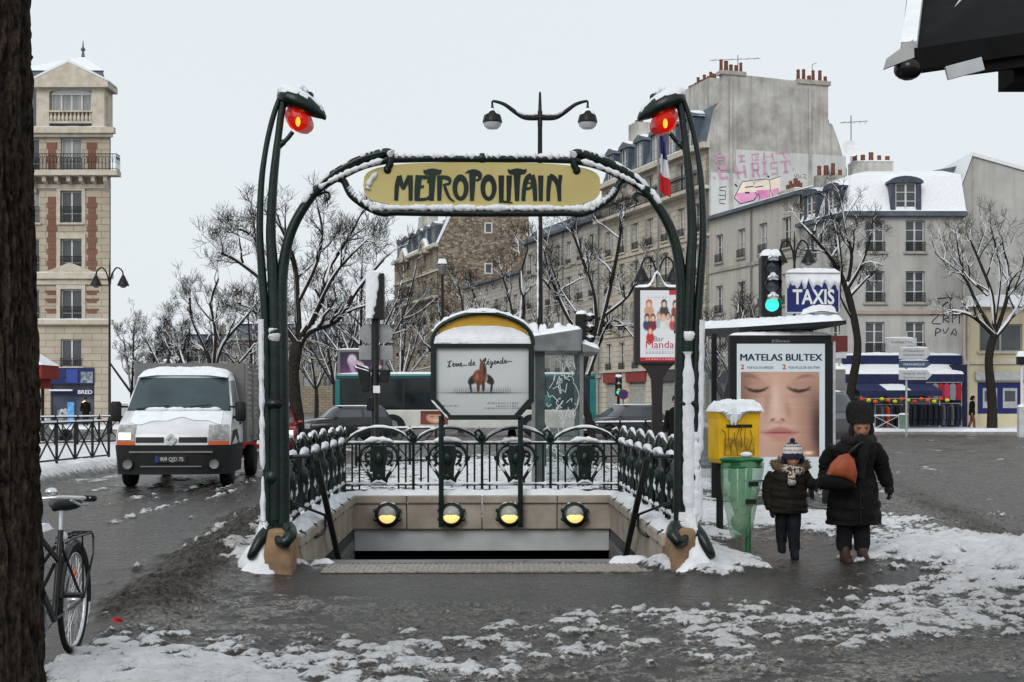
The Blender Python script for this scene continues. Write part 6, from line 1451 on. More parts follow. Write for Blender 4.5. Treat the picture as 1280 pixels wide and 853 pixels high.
q = MB(); q.box(-.006, .006, 0, 3.5, 0, .052); sl_me = mesh_of(q, 'slat', SLAT)
for s_ in (1, -1):
    for k in range(11): inst('slat', sl_me, lo_, (s_*1.055, 2.22, 1.28+.105*k))
    m_ = MB(); m_.box(s_*1.06-.02, s_*1.06+.02, 2.22, 5.72, .9, 1.24); m_.build('side_board', SLAT, lo_)
    for y_ in (2.2, 3.35, 4.5, 5.70): m_ = MB(); m_.box(s_*1.085-.025, s_*1.085+.025, y_, y_+.06, .8, 2.40); m_.build('stake', GREY, lo_)
m_ = MB(); m_.box(-1.0, 1.0, 5.76, 5.78, .9, 2.34); m_.build('tailboard', SLAT, lo_)
m_ = MB(); m_.box(-1.06, 1.06, 2.17, 2.2, .9, 2.36); m_.build('bulkhead', mat('grey_mesh_board', C(118, 118, 116), C(100, 100, 98), 30, .6, spec=.15), lo_)
m_ = MB(); SEATM = mat('dark_seat_fabric', (.035, .036, .04), None, rough=.9); m_.box(-.75, .75, 1.75, 1.95, .9, 1.75); m_.build('seat', SEATM, lo_)
for bx_ in ((-.62, -.32, 1.72, 1.9, 1.76, 1.95), (-.12, .16, 1.7, 1.88, 1.76, 1.98)): m_ = MB(); m_.box(*bx_); m_.build('headrest', SEATM, lo_, bev=.03)
m_ = MB(); m_.M = Matrix.Translation((.48, 1.05, 1.45)) @ Matrix.Rotation(R(25), 4, 'X'); m_.tube([(.19*math.cos(a), .0, .19*math.sin(a)) for a in np.linspace(0, 2*math.pi, 19)], .015, 6); m_.build('steering_wheel', BLACK, lo_)

# ---- cars ---------------------------------------------------------------------------------------------------
def car(name, label, loc, rz, L, W, H, paint, belt=.92, ws=(.95, 1.65), rear=(.1, .5), front_lit=False, plate=None, group=None, snow=.03, tail=True):
    o = thing(name, label, 'car', loc, rz, group)
    lv = [(.18, W/2-.06, .08, L-.06), (.45, W/2, .0, L), (.70, W/2+.005, .02, L), (belt-.08, W/2, .22, L-.03), (belt, W/2-.03, ws[0], L-rear[0]), (H-.1, W/2-.2, ws[1], L-rear[1]), (H, W/2-.3, ws[1]+.18, L-rear[1]-.15)]
    m_ = MB(); m_.rings([body_ring(lv, z, .25, .12) for z in sorted({.2, .32, .45, .6, .7, belt-.08, belt-.04, belt, belt+.2, H-.1, H-.04, H})]); m_.build('body', paint, o, smooth=True)
    front_patch(lv, .25, -.9, .9, belt+.03, H-.12, .008).build('windscreen', GLASSD, o, smooth=True)
    back_patch(lv, .12, -.86, .86, belt+.05, H-.12, .008).build('rear_window', GLASSD, o, smooth=True)
    for s_ in (1, -1):
        a = ws[0]+.15; b_ = L-rear[0]-.1; mid = (a+b_)/2+.1; zt = H-.14; at_ = ws[1]+.12; bt = L-rear[1]-.12
        side_poly(lv, [(a+.15, belt+.03), (mid-.04, belt+.03), (mid-.04, zt), (at_, zt)], s_).build('side_window', GLASSD, o); side_poly(lv, [(mid+.04, belt+.03), (b_-.15, belt+.03), (bt, zt), (mid+.04, zt)], s_).build('side_window', GLASSD, o)
        for y_ in (.72, L-.70): wheel(o, s_*(W/2-.10), y_, .30, .19, s_)
        for y_ in (.72, L-.70): side_poly(lv, [(y_+.36*math.cos(t), .30+.36*math.sin(t)) for t in np.linspace(0, math.pi, 10)], s_, .007).build('wheel_arch', BLACK, o)
        a, b_ = sorted((s_*.55, s_*.93)); front_patch(lv, .25, a, b_, .55, .74, .012, 6, 3).build('headlamp', HL if front_lit else HO, o, smooth=True)
        if tail: back_patch(lv, .12, a, b_, .62, .82, .012, 6, 3).build('tail_lamp', mat('tail_lamp_red', C(150, 24, 20), None, rough=.2), o, smooth=True)
        m_ = MB(); m_.sphere((s_*(W/2+.08), ws[0]+.35, belt+.05), .09, 8, 6, (1, .6, .7)); m_.build('mirror', paint, o, smooth=True)
    front_patch(lv, .25, -.5, .5, .42, .6, .012, 8, 2).build('grille', BLACK, o)
    m_ = MB(); m_.cbox((0, -.03, .4), (.5, .02, .11)); m_.build('number_plate', WHITE, o); m_ = MB(); m_.cbox((0, L+.02, .55), (.5, .02, .11)); m_.build('number_plate', WHITE, o)
    m_ = MB(); m_.snow(-W/2+.3, W/2-.3, ws[1]+.15, L-rear[1]-.15, H-.004, snow, 10, 10, 3); m_.build('snow', SNOW, o, smooth=True)
    return o
CARR = mat('red_car_paint', C(136, 34, 36), C(116, 28, 30), 3, .25, coat=.5); CARB = mat('black_car_paint', (.014, .015, .018), (.022, .022, .025), 3, .25, coat=.5)
CARG = mat('dark_grey_car_paint', (.05, .052, .058), None, rough=.3, coat=.4)
car('car', 'red car with lit headlamp behind the lorry', (X(332, 40), 40, 0), .09, 3.9, 1.68, 1.48, CARR, front_lit=True)
car('car', 'black small hatchback parked left of the bus', (X(372, 52.5), 53.2, 0), R(-68), 3.6, 1.68, 1.42, CARB, belt=.95, ws=(.85, 1.25), rear=(.06, .28))
car('car', 'dark car with red tail lamp behind the glass shelter', (X(732, 58), 59, 0), R(-60), 4.0, 1.7, 1.45, CARG)
# dark van beside the poster
v_ = thing('van', 'dark grey van partly hidden behind the mattress advertisement', 'van', (X(1052, 47), 47, 0), R(8))
lv = [(.25, .9, .05, 4.9), (.6, .95, 0, 4.95), (1.0, .95, .1, 4.95), (1.2, .93, .65, 4.93), (1.85, .82, 1.3, 4.9), (1.95, .74, 1.5, 4.8)]
m_ = MB(); m_.rings([body_ring(lv, z, .25, .05) for z in (.28, .45, .6, .8, 1.0, 1.1, 1.2, 1.5, 1.85, 1.95)]); m_.build('body', CARG, v_, smooth=True)
front_patch(lv, .25, -.9, .9, 1.24, 1.84, .01).build('windscreen', GLASSD, v_, smooth=True)
for s_ in (1, -1):
    side_poly(lv, [(1.15, 1.25), (2.2, 1.25), (2.2, 1.8), (1.55, 1.8)], s_).build('side_window', GLASSD, v_); a, b_ = sorted((s_*.6, s_*.95)); front_patch(lv, .25, a, b_, .75, 1.0, .012, 6, 3).build('headlamp', HO, v_, smooth=True)
    for y_ in (.85, 4.0): wheel(v_, s_*.82, y_, .32, .2, s_)
m_ = MB(); m_.snow(-.7, .7, 1.6, 4.75, 1.95, .08, 12, 20, 4); m_.build('snow', SNOW, v_, smooth=True)

# ---- bus seen from the side --------------------------------------------------------------------------------
BD = 62.0; bs = thing('bus', 'white and green city bus crossing behind the metro entrance', 'bus', (X(582, BD), BD, 0)); bw = (745-419)/F*BD
TEAL = mat('teal_bus_paint', C(26, 118, 114), C(20, 104, 102), 2, .3, coat=.3); BUSW = mat('grey_white_bus_paint', C(206, 206, 200), C(190, 190, 184), 2, .3)
m_ = MB(); m_.box(-bw/2, bw/2, 0, 2.5, .35, 1.22); m_.build('lower_body', BUSW, bs, bev=.06)
m_ = MB(); m_.box(-bw/2+.03, bw/2-.03, .03, 2.47, 1.22, 2.72); m_.build('saloon', mat('bus_interior_dark', (.02, .024, .026), None, rough=.3), bs, bev=.05)
m_ = MB(); m_.box(-bw/2, bw/2, 0, 2.5, 2.68, 2.86); m_.build('roof', TEAL, bs, bev=.1); m_ = MB(); m_.snow(-bw/2, bw/2, .02, 2.48, 2.85, .10, 50, 8, 3); m_.build('snow', SNOW, bs, smooth=True)
m_ = MB(); m_.box(-bw/2-.002, -bw/2+.22, -.012, .3, .8, 2.6); m_.build('corner_post', TEAL, bs, bev=.03); m_ = MB(); m_.box(bw/2-.28, bw/2+.002, -.012, .3, .8, 2.6); m_.build('corner_post', TEAL, bs, bev=.03)
BG = mat('bus_window', C(24, 29, 32), C(44, 52, 54), .9, .07); nW = 8
for k in range(nW):
    x0 = -bw/2+.3+k*(bw-.65)/nW; q = MB(); q.box(x0+.05, x0+(bw-.65)/nW-.05, .015, .03, 1.28, 2.60); q.build('window', BG, bs)
    q = MB(); q.box(x0+.2, x0+1.1, .005, .014, 1.35+.1*(k % 2), 1.9); q.build('seat_back', TEAL, bs) if k in (3, 4, 6) else None
for x_ in (-bw/2+2.6, bw/2-2.9):
    q = MB(); q.M = Matrix.Translation((x_, .06, .48)) @ Matrix.Rotation(R(90), 4, 'X'); q.lathe([(.48, -.02), (.48, .03), (.46, .062), (.02, .064)], 20); w_ = q.build('wheel', RUBBER, bs, smooth=True); q = MB(); q.M = Matrix.Translation((x_, -.005, .48)) @ Matrix.Rotation(R(90), 4, 'X'); q.lathe([(.27, 0), (.25, .03), (.1, .02), (.02, .05)], 16); q.build('rim', GREY, w_, smooth=True)
    q = MB(); q.prism([(x_+.62*math.cos(t), .40+.62*math.sin(t)) for t in np.linspace(0, math.pi, 14)], -.012, .05); q.build('wheel_arch', BLACK, bs)
def face_ad(u, v):
    b = np.zeros(u.shape+(3,))+np.array([120., 60., 50.]); b = ink(b, ell(u, v, .55, .5, .33, .42, .2), (206, 160, 136)); b = ink(b, ell(u, v, .5, .92, .5, .2, .3), (96, 48, 40)); b = ink(b, ell(u, v, .62, .30, .14, .04, .6), (230, 226, 222)); b = ink(b, gauss(u, v, .42, .58, .08, .04), (60, 34, 30)); b = ink(b, gauss(u, v, .7, .6, .08, .04), (60, 34, 30)); return b
printed('advert', 1.25, .62, face_ad, 24, 16, PRINT, bs, (X(540, BD)-X(582, BD)+.1, -.012, .55))
# ================================================================== street furniture
def pole_lamp_double(o, h, arm, z_arm, globe=True):
    pass
# ---- double-armed street lamp behind the sign --------------------------------------------------------------
D1 = 33.0; s1 = F/D1
sl = thing('street_lamp', 'tall double armed street lamp with two glass globes behind the sign', 'street lamp', (X(675, D1), D1, 0), 0)
def lz(py): return Z(py, D1)
m_ = MB(); m_.lathe([(.16, 0), (.15, .6), (.09, .7), (.07, 3), (.055, lz(160)), (.06, lz(157)), (.06, lz(140)), (.045, lz(138)), (.03, lz(118)), (.02, lz(115))], 10); m_.build('pole', BLACK, sl, smooth=True)
for s_ in (1, -1):
    a = [(0, 0, lz(147)), (s_*18/s1, 0, lz(147)), (s_*30/s1, 0, lz(141)), (s_*44/s1, 0, lz(131)), (s_*56/s1, 0, lz(127)), (s_*59.5/s1, 0, lz(127.5)), (s_*59.5/s1, 0, lz(133))]
    pts = smt(a, 5); m_ = MB(); m_.tube(pts, [max(.026, .075-.002*i) for i in range(len(pts))], 8); m_.build('arm', BLACK, sl, smooth=True)
    cx = s_*59.5/s1; m_ = MB(); m_.lathe([(.03, lz(133)), (.05, lz(137)), (.13, lz(139)), (.2, lz(144)), (.235, lz(151)), (.24, lz(153)), (.235, lz(154))], 16, (cx, 0, 0)); hd_ = m_.build('lamp_hood', BLACK, sl, smooth=True)
    m_ = MB(); m_.lathe([(.225, lz(154)), (.2, lz(158)), (.13, lz(161)), (.03, lz(162))], 16, (cx, 0, 0)); m_.build('lamp_globe', mat('pale_lamp_globe', C(206, 210, 212), None, rough=.1, alpha=.75), hd_, smooth=True)
    m_ = MB(); m_.snow(cx-.18, cx+.18, -.16, .16, lz(145), .07, 8, 8, 3, zfun=lambda x, y: .10-1.8*((x-cx)**2+y*y)); m_.build('snow', SNOW, hd_, smooth=True)
s2 = MB()
for s_ in (1, -1): snow_along(s2, smt([(s_*4/s1, -.03, lz(145)), (s_*18/s1, -.03, lz(145)), (s_*30/s1, -.02, lz(140))], 5), .04, (0, -.03, .03), seed=4)
snow_along(s2, [(-.05, -.03, lz(y_)) for y_ in range(270, 405, 5)], .026, seed=7, irr=.4); s2.build('snow', SNOW, sl, smooth=True)
def bell_lamp(label, px, d, py_top, arm_px, drop, group=None, one=False):
    o = thing('street_lamp', label, 'street lamp', (X(px, d), d, 0), 0, group); s_ = F/d; zt = Z(py_top, d)
    m_ = MB(); m_.lathe([(.14, 0), (.13, .7), (.07, .8), (.045, zt-1.0), (.03, zt), (.015, zt+.35)], 8); m_.build('pole', BLACK, o, smooth=True)
    for q in ((1, -1) if not one else (1,)):
        a = arm_px/s_; pts = smt([(0, 0, zt-.9), (q*a*.15, 0, zt-.35), (q*a*.5, 0, zt), (q*a*.9, 0, zt-.12), (q*a, 0, zt-.35)], 5); m_ = MB(); m_.tube(pts, .035, 6); m_.build('arm', BLACK, o, smooth=True)
        m_ = MB(); m_.lathe([(.04, zt-.32), (.09, zt-.40), (.2, zt-.62), (.27, zt-.78), (.27, zt-.82)], 12, (q*a, 0, 0)); h_ = m_.build('lamp_shade', BLACK, o, smooth=True); m_ = MB(); m_.lathe([(.2, zt-.82), (.1, zt-.9), (.02, zt-.92)], 10, (q*a, 0, 0)); m_.build('lamp_glass', STEEL, h_, smooth=True)
    return o
bell_lamp('thin double street lamp with bell shades beside the stone corner house', 137, 62, 335, 17, 0)
bell_lamp('double street lamp with bell shades behind the green traffic light', 993, 50, 301, 17.5, 0)
bell_lamp('distant double street lamp beside the poster mast', 822, 46, 322, 20, 0)
o = thing('lamp_post', 'slim post with snow-capped camera housing before the rubble gable', 'lamp post', (X(553, 57), 57, 0))
m_ = MB(); m_.lathe([(.12, 0), (.1, .8), (.07, 1), (.055, Z(345, 57))], 8); m_.build('pole', BLACK, o, smooth=True); m_ = MB(); m_.lathe([(.08, 0), (.16, .08), (.17, .35), (.2, .4), (.12, .55)], 10, (0, 0, Z(345, 57))); m_.build('housing', GREY, o, smooth=True); m_ = MB(); m_.snow(-.2, .2, -.2, .2, Z(345, 57)+.5, .2, 8, 8, 2); m_.build('snow', SNOW, o, smooth=True)

# ---- signal post seen from behind, plastered with snow ------------------------------------------------------
D2 = 30.0; s_2 = F/D2
tl = thing('traffic_signal', 'traffic signal seen from behind, its head plastered with snow, left of the map panel', 'traffic light', (X(469, D2), D2, 0))
m_ = MB(); m_.lathe([(.12, 0), (.11, .8), (.085, .85), (.085, Z(350, D2))], 10); m_.build('pole', BLACK, tl, smooth=True)
m_ = MB(); z0, z1 = Z(400, D2), Z(342, D2); m_.prism([(-.16, z0+.02), (.2, z0), (.2, z1-.02), (.1, z1), (-.14, z1)], -.18, .15); m_.build('signal_head', BLACK, tl, bev=.02)
s2 = MB(); rg = random.Random(4); rows_ = []
for i in range(19):
    z = z0+.02+(z1-z0)*i/18; xr = .12-.14*(1-i/18)+rg.uniform(-.025, .025); rows_.append([(-.185, .1, z), (-.19, -.19, z), (-.12, -.225+rg.uniform(-.01, .01), z), ((xr-.1)/2, -.23+rg.uniform(-.01, .01), z), (xr-.02, -.215, z), (xr, -.178, z)])
s2.rings(rows_, caps=True, closed=False); s2.snow(-.17, .2, -.2, .16, z1-.01, .06, 8, 6, 4); s2.build('snow', SNOW, tl, smooth=True)
for s_ in (1, -1):
    m_ = MB(); m_.M = Matrix.Translation((s_*.16, .12, Z(417, D2))) @ Matrix.Rotation(R(90), 4, 'X'); m_.lathe([(.02, 0), (.22, 0), (.22, .02), (.02, .02)], 18); m_.build('round_sign_back', mat('sign_back_grey', C(150, 152, 154), C(130, 132, 134), 5, .5), tl)
    m_ = MB(); m_.cbox((s_*.2, .12, Z(441, D2)), (.34, .03, .32)); m_.build('square_sign_back', _mats['sign_back_grey'], tl, bev=.03)
m_ = MB(); m_.prism([(-.42, Z(455, D2)), (-.1, Z(462, D2)), (-.12, Z(490, D2)), (-.28, Z(490, D2))], -.12, .1); m_.build('side_signal', BLACK, tl, bev=.02)
s2 = MB(); s2.snow(-.44, -.1, -.13, .1, Z(459, D2), .08, 8, 5, 3, zfun=lambda x, y: -.3*(x+.44)); s2.build('snow', SNOW, tl, smooth=True)
m_ = MB(); m_.prism([(.1, Z(462, D2)), (.34, Z(462, D2)), (.3, Z(478, D2)), (.1, Z(478, D2))], -.1, .1); m_.build('side_signal', BLACK, tl, bev=.02)
m_ = MB(); m_.cbox((.04, -.1, Z(487, D2)), (.15, .02, .16)); m_.build('notice', WHITE, tl)
m_ = MB(); m_.cbox((-.1, 0, Z(505, D2)), (.16, .2, .3)); m_.build('push_button_box', BLACK, tl, bev=.02)
def small_signal(label, px, d, py_top, lit, face=True):
    o = thing('traffic_signal', label, 'traffic light', (X(px, d), d, 0)); zt = Z(py_top, d)
    m_ = MB(); m_.lathe([(.08, 0), (.07, zt-.9), (.05, zt)], 8); m_.build('pole', BLACK, o, smooth=True)
    m_ = MB(); m_.box(-.17, .17, -.2, .1, zt-1.0, zt); h_ = m_.build('signal_head', BLACK, o, bev=.03)
    for k in range(3):
        z = zt-.17-.32*k; m_ = MB(); m_.M = Matrix.Translation((0, -.2, z)) @ Matrix.Rotation(R(90), 4, 'X'); m_.lathe([(.115, 0), (.115, .012), (.06, .03), (.005, .035)], 14); m_.build('lens', lit if (k == 2 and lit) else GLASSD, h_, smooth=True)
        m_ = MB(); rr = [[(.135*math.cos(a), -.2-.22*t*(1 if math.sin(a) > .2 else .6), z+.135*math.sin(a)) for a in np.linspace(R(-20), R(200), 13)] for t in (0, 1)]; m_.rings(rr, caps=False, closed=False); m_.build('visor', BLACK, h_)
        s2 = MB(); snow_along(s2, [(.11*math.cos(a), -.32, z+.125*math.sin(a)) for a in np.linspace(R(40), R(140), 7)], .045, seed=k+3, irr=.2); snow_along(s2, [(0, -.2, z+.15), (0, -.3, z+.15), (0, -.42, z+.14)], .06, seed=k+8, irr=.15); s2.build('snow', SNOW, h_, smooth=True)
    s2 = MB(); s2.snow(-.17, .17, -.2, .1, zt, .1, 8, 6, 2); s2.build('snow', SNOW, h_, smooth=True)
    return o
GREENL = mat('lit_green_lens', (.05, .9, .7), None, emit=(.04, .85, .50), estr=1.2)
g_sig = small_signal('three-lamp traffic light showing green beside the taxi sign', 962, 22.6, 321, GREENL)
small_signal('small traffic light showing green before the red shop front', 773, 70, 471, GREENL)
o = small_signal('dark traffic signal box above the glass shelter', 725, 40, 393, None)
o.rotation_euler.z = R(70)
# no parking sign below the far one
o = thing('road_sign', 'round blue and red no parking sign before the grey shop shutter', 'sign', (X(779, 68), 68, 0))
m_ = MB(); m_.tube([(0, 0, 0), (0, 0, 2.1)], .04, 6); m_.build('pole', GREY, o); m_ = MB(); m_.M = Matrix.Translation((0, -.05, 1.95)) @ Matrix.Rotation(R(90), 4, 'X'); m_.lathe([(.005, 0), (.26, 0), (.26, .02), (.005, .02)], 16); d_o = m_.build('disc', mat('sign_red', C(140, 40, 56), None, rough=.4), o); m_ = MB(); m_.M = Matrix.Translation((0, -.075, 1.95)) @ Matrix.Rotation(R(90), 4, 'X'); m_.lathe([(.005, 0), (.19, 0), (.19, .005), (.005, .005)], 16); m_.build('field', mat('sign_blue', C(50, 54, 110), None, rough=.4), d_o)

# ---- glass shelter behind the map ----------------------------------------------------------------------------
D3 = 26.0; s3 = F/D3
gs_ = thing('glass_shelter', 'glass shelter with etched scribbles and snowy roof behind the map panel', 'shelter', (X(700, D3), D3, 0))
def q3(px, py): return ((px-700)/s3, Z(py, D3))
m_ = MB(); a = [q3(*q) for q in ((648,440),(726,440),(727,412),(648,424))]; m_.prism(a, -.3, 2.0); m_.build('roof', mat('grey_roof_edge', C(120, 124, 126), C(96, 100, 102), 5, .5), gs_, bev=.02)
m_ = MB(); m_.prism([q3(*q) for q in ((727,430),(750,438),(748,442),(727,441))], -.3, 2.0); m_.build('roof_lip', GREY, gs_, bev=.02)
s2 = MB(); x0, z0 = q3(648, 424); x1, z1 = q3(727, 412); s2.snow(x0, x1, -.3, 2.0, z0, .12, 20, 12, 4, zfun=lambda x, y: (x-x0)/(x1-x0)*(z1-z0)); x2, z2 = q3(750, 438); s2.snow(x1, x2, -.3, 2.0, q3(727, 430)[1], .10, 8, 10, 5, zfun=lambda x, y: -(x-x1)*.35)
for px, w_ in ((655, .3), (672, .2), (690, .25), (706, .2)): xa = q3(px, 0)[0]; s2.snow(xa, xa+w_, -.2, .2, q3(0, 421)[1], .22, 6, 6, int(px))
s2.build('snow', SNOW, gs_, smooth=True)
m_ = MB(); x_ = q3(681, 0)[0]; m_.box(q3(667, 0)[0], x_, -.1, -.02, 0, q3(0, 440)[1]); m_.build('side_panel', mat('grey_panel', C(70, 78, 78), C(54, 60, 60), 4, .4), gs_)
GLZ = mat('greenish_shelter_glass', C(96, 120, 120), C(70, 92, 94), 1.5, .04, alpha=.20, spec=.5)
xs3 = [q3(p, 0)[0] for p in (682, 725)]; m_ = MB(); m_.box(xs3[0], xs3[1], -.06, -.045, .1, q3(0, 441)[1]); gl_o = m_.build('glass_pane', GLZ, gs_)
m_ = MB(); m_.box(xs3[1]+.02, xs3[1]+.035, -.05, 1.9, .1, q3(0, 441)[1]); m_.build('glass_pane', GLZ, gs_)
for x_ in (q3(667,0)[0], xs3[1]+.03): m_ = MB(); m_.box(x_-.04, x_+.03, -.12, -.06, 0, q3(0, 440)[1]); m_.build('upright', GREY, gs_)
m_ = MB(); m_.box(xs3[1]-.02, xs3[1]+.04, 1.85, 1.95, 0, q3(0, 440)[1]); m_.build('upright', GREY, gs_)
b = MB(); rg = random.Random(12)
for k in range(34):
    x_ = rg.uniform(xs3[0]+.06, xs3[1]-.1); z_ = rg.uniform(.5, 2.4); s_ = rg.uniform(.05, .13)
    pts = [(x_, z_, .012)]
    for j in range(rg.randint(3, 6)): pts.append((min(max(pts[-1][0]+rg.uniform(-1, 1)*s_, xs3[0]+.02), xs3[1]-.02), pts[-1][1]+rg.uniform(-1, 1)*s_*1.6, .012))
    ribbon(b, pts, -.064-.0004*k, 3)
b.build('etched_scribbles', mat('etched_glass', C(196, 204, 206), None, rough=.6), gl_o)['kind'] = 'stuff'
m_ = MB(); m_.box(xs3[0]+.1, xs3[1]-.05, .9, 1.0, .5, .56); m_.build('bench', GREY, gs_)

# ---- poster mast with film poster and flag ------------------------------------------------------------------
D4 = 32.5; s4 = F/D4
pm4 = thing('poster_mast', 'film poster in a dark frame on a single flared leg right of the arch', 'advertising sign', (X(822, D4), D4, 0))
zb, zt = Z(456, D4), Z(359, D4); hw_ = 29/s4
m_ = MB(); m_.box(-hw_, hw_, 0, .28, zb, zt); m_.build('case', mat('dark_brown_case', C(40, 36, 36), None, rough=.4), pm4, bev=.03)
m_ = MB(); m_.rings([[(sx*w_, y_, z) for sx, y_ in ((-1, .05), (1, .05), (1, .23), (-1, .23))] for w_, z in ((.14, 0), (.12, 1.6), (.14, zb-.35), (.26, zb-.12), (.4, zb+.01))]); m_.build('leg', _mats['dark_brown_case'], pm4)
def film(u, v):
    b = np.zeros(u.shape+(3,))+np.array([216., 218., 222.])
    rg = random.Random(3)
    for k, (cu, cv, r_) in enumerate(((.22,.80,.11),(.60,.80,.10),(.88,.79,.09),(.17,.60,.09),(.32,.60,.09),(.47,.63,.07),(.58,.60,.08),(.70,.63,.07),(.82,.60,.08),(.93,.58,.08),(.25,.42,.09))):
        hair = [(176,96,56),(50,40,36),(70,48,40),(40,34,36),(110,50,40),(150,110,80),(196,170,130),(60,48,44),(90,60,46),(48,40,40),(150,40,44)][k]; cl = [(196,150,120),(60,56,60),(150,60,60),(52,60,96),(110,36,50),(170,180,190),(216,216,210),(210,206,200),(180,80,80),(70,66,70),(186,40,48)][k]
        b = ink(b, ell(u, v, cu, cv-.09, r_*1.1, .075, .3), cl); b = ink(b, ell(u, v, cu, cv+.015, r_*.72, .058, .3), hair); b = ink(b, ell(u, v, cu, cv, r_*.5, .042, .35), (226, 182, 156))
    b = ink(b, (v < .055)*1.0, (176, 30, 44)); b = ink(b, (v > .93)*(u > .72)*1.0, (186, 40, 50))
    for cv in (.115, .14, .17): b = ink(b, .55*(np.abs(v-cv) < .006)*(np.abs(u-.55) < .42)*(np.sin(u*150) > -.5), (120, 120, 126))
    b = ink(b, .9*(np.abs(v-.028) < .008)*(np.abs(u-.5) < .36)*(np.sin(u*90) > -.4), (236, 220, 220)); b = ink(b, .6*(np.abs(v-.90) < .006)*(np.abs(u-.45) < .3)*(np.sin(u*70) > 0), (120, 110, 120))
    return b
pw = 2*hw_-.16; printed('poster', pw, zt-zb-.16, film, 60, 100, PRINT, pm4, (.06, -.006, zb+.08))
REDI = mat('red_ink', C(180, 34, 56), None, rough=.5); text('lettering', 'Bar', GREY, pm4, (.02, -.010, zb+.56), .12, .24); text('lettering', 'Mandar', REDI, pm4, (.10, -.010, zb+.40), .17, .78)
m_ = MB(); m_.snow(-hw_, hw_, 0, .28, zt, .06, 20, 8, 4, zfun=lambda x, y: .35*math.exp(-(x/.12)**2)); m_.build('snow', SNOW, pm4, smooth=True)
fl_ = thing('flag', 'French tricolour hanging limp from a thin pole beside the right red lamp', 'flag', (X(823, 34), 34, 0)); D5 = 34.0; s5 = F/D5
m_ = MB(); m_.tube([(0, 0, 0), (0, 0, Z(162, D5))], .03, 6); m_.build('flag_pole', GREY, fl_)
cols_ = [mat('flag_blue', C(44, 46, 108), None, rough=.8), mat('flag_white', C(206, 208, 212), None, rough=.8), mat('flag_red', C(180, 40, 42), None, rough=.8)]
zt5 = Z(170, D5)
def fold(u, v):      # u across 0..1 (hoist to fly), v down 0..1 : a limp flag falling in folds
    x = .03+.27*v*(.55+.45*u)+.035*math.sin(4*u+5*v); y = .07*math.sin(v*11+u*2.5)-.04*v; z = zt5+.05-1.42*u-.22*v
    return (x, y, z)
for k in range(3):
    g = [[fold(k/3+i/8/3, j/12) for i in range(9)] for j in range(13)]; q = MB(); q.rings(g, caps=False, closed=False); q.build(('blue_band', 'white_band', 'red_band')[k], cols_[k], fl_, smooth=True)

# ---- bus shelter with mattress advertisement ------------------------------------------------------------------
D6 = 21.0; s6 = F/D6
sh_ = thing('bus_shelter', 'bus shelter with dark roof and large mattress advertisement of a sleeping face', 'bus shelter', (X(976, D6), D6, 0))
def q6(px, py): return ((px-976)/s6, Z(py, D6))
x0, x1 = q6(912, 0)[0], q6(1040, 0)[0]; zt = q6(0, 419)[1]
m_ = MB(); m_.box(x0, x1, 0, .18, .35, zt); m_.build('advert_case', BLACK, sh_, bev=.02)
for fx_ in (x0+.03, x1-.12): m_ = MB(); m_.box(fx_, fx_+.09, .03, .15, 0, .36); m_.build('case_foot', BLACK, sh_)
pw, pb, pt = (1031-921)/s6, q6(0, 600)[1], q6(0, 430)[1]
m_ = MB(); m_.box(q6(921,0)[0], q6(1031,0)[0], -.006, -.001, pb, pt); m_.build('poster_sheet', mat('pale_poster_paper', C(206, 216, 222), None, rough=.3), sh_)
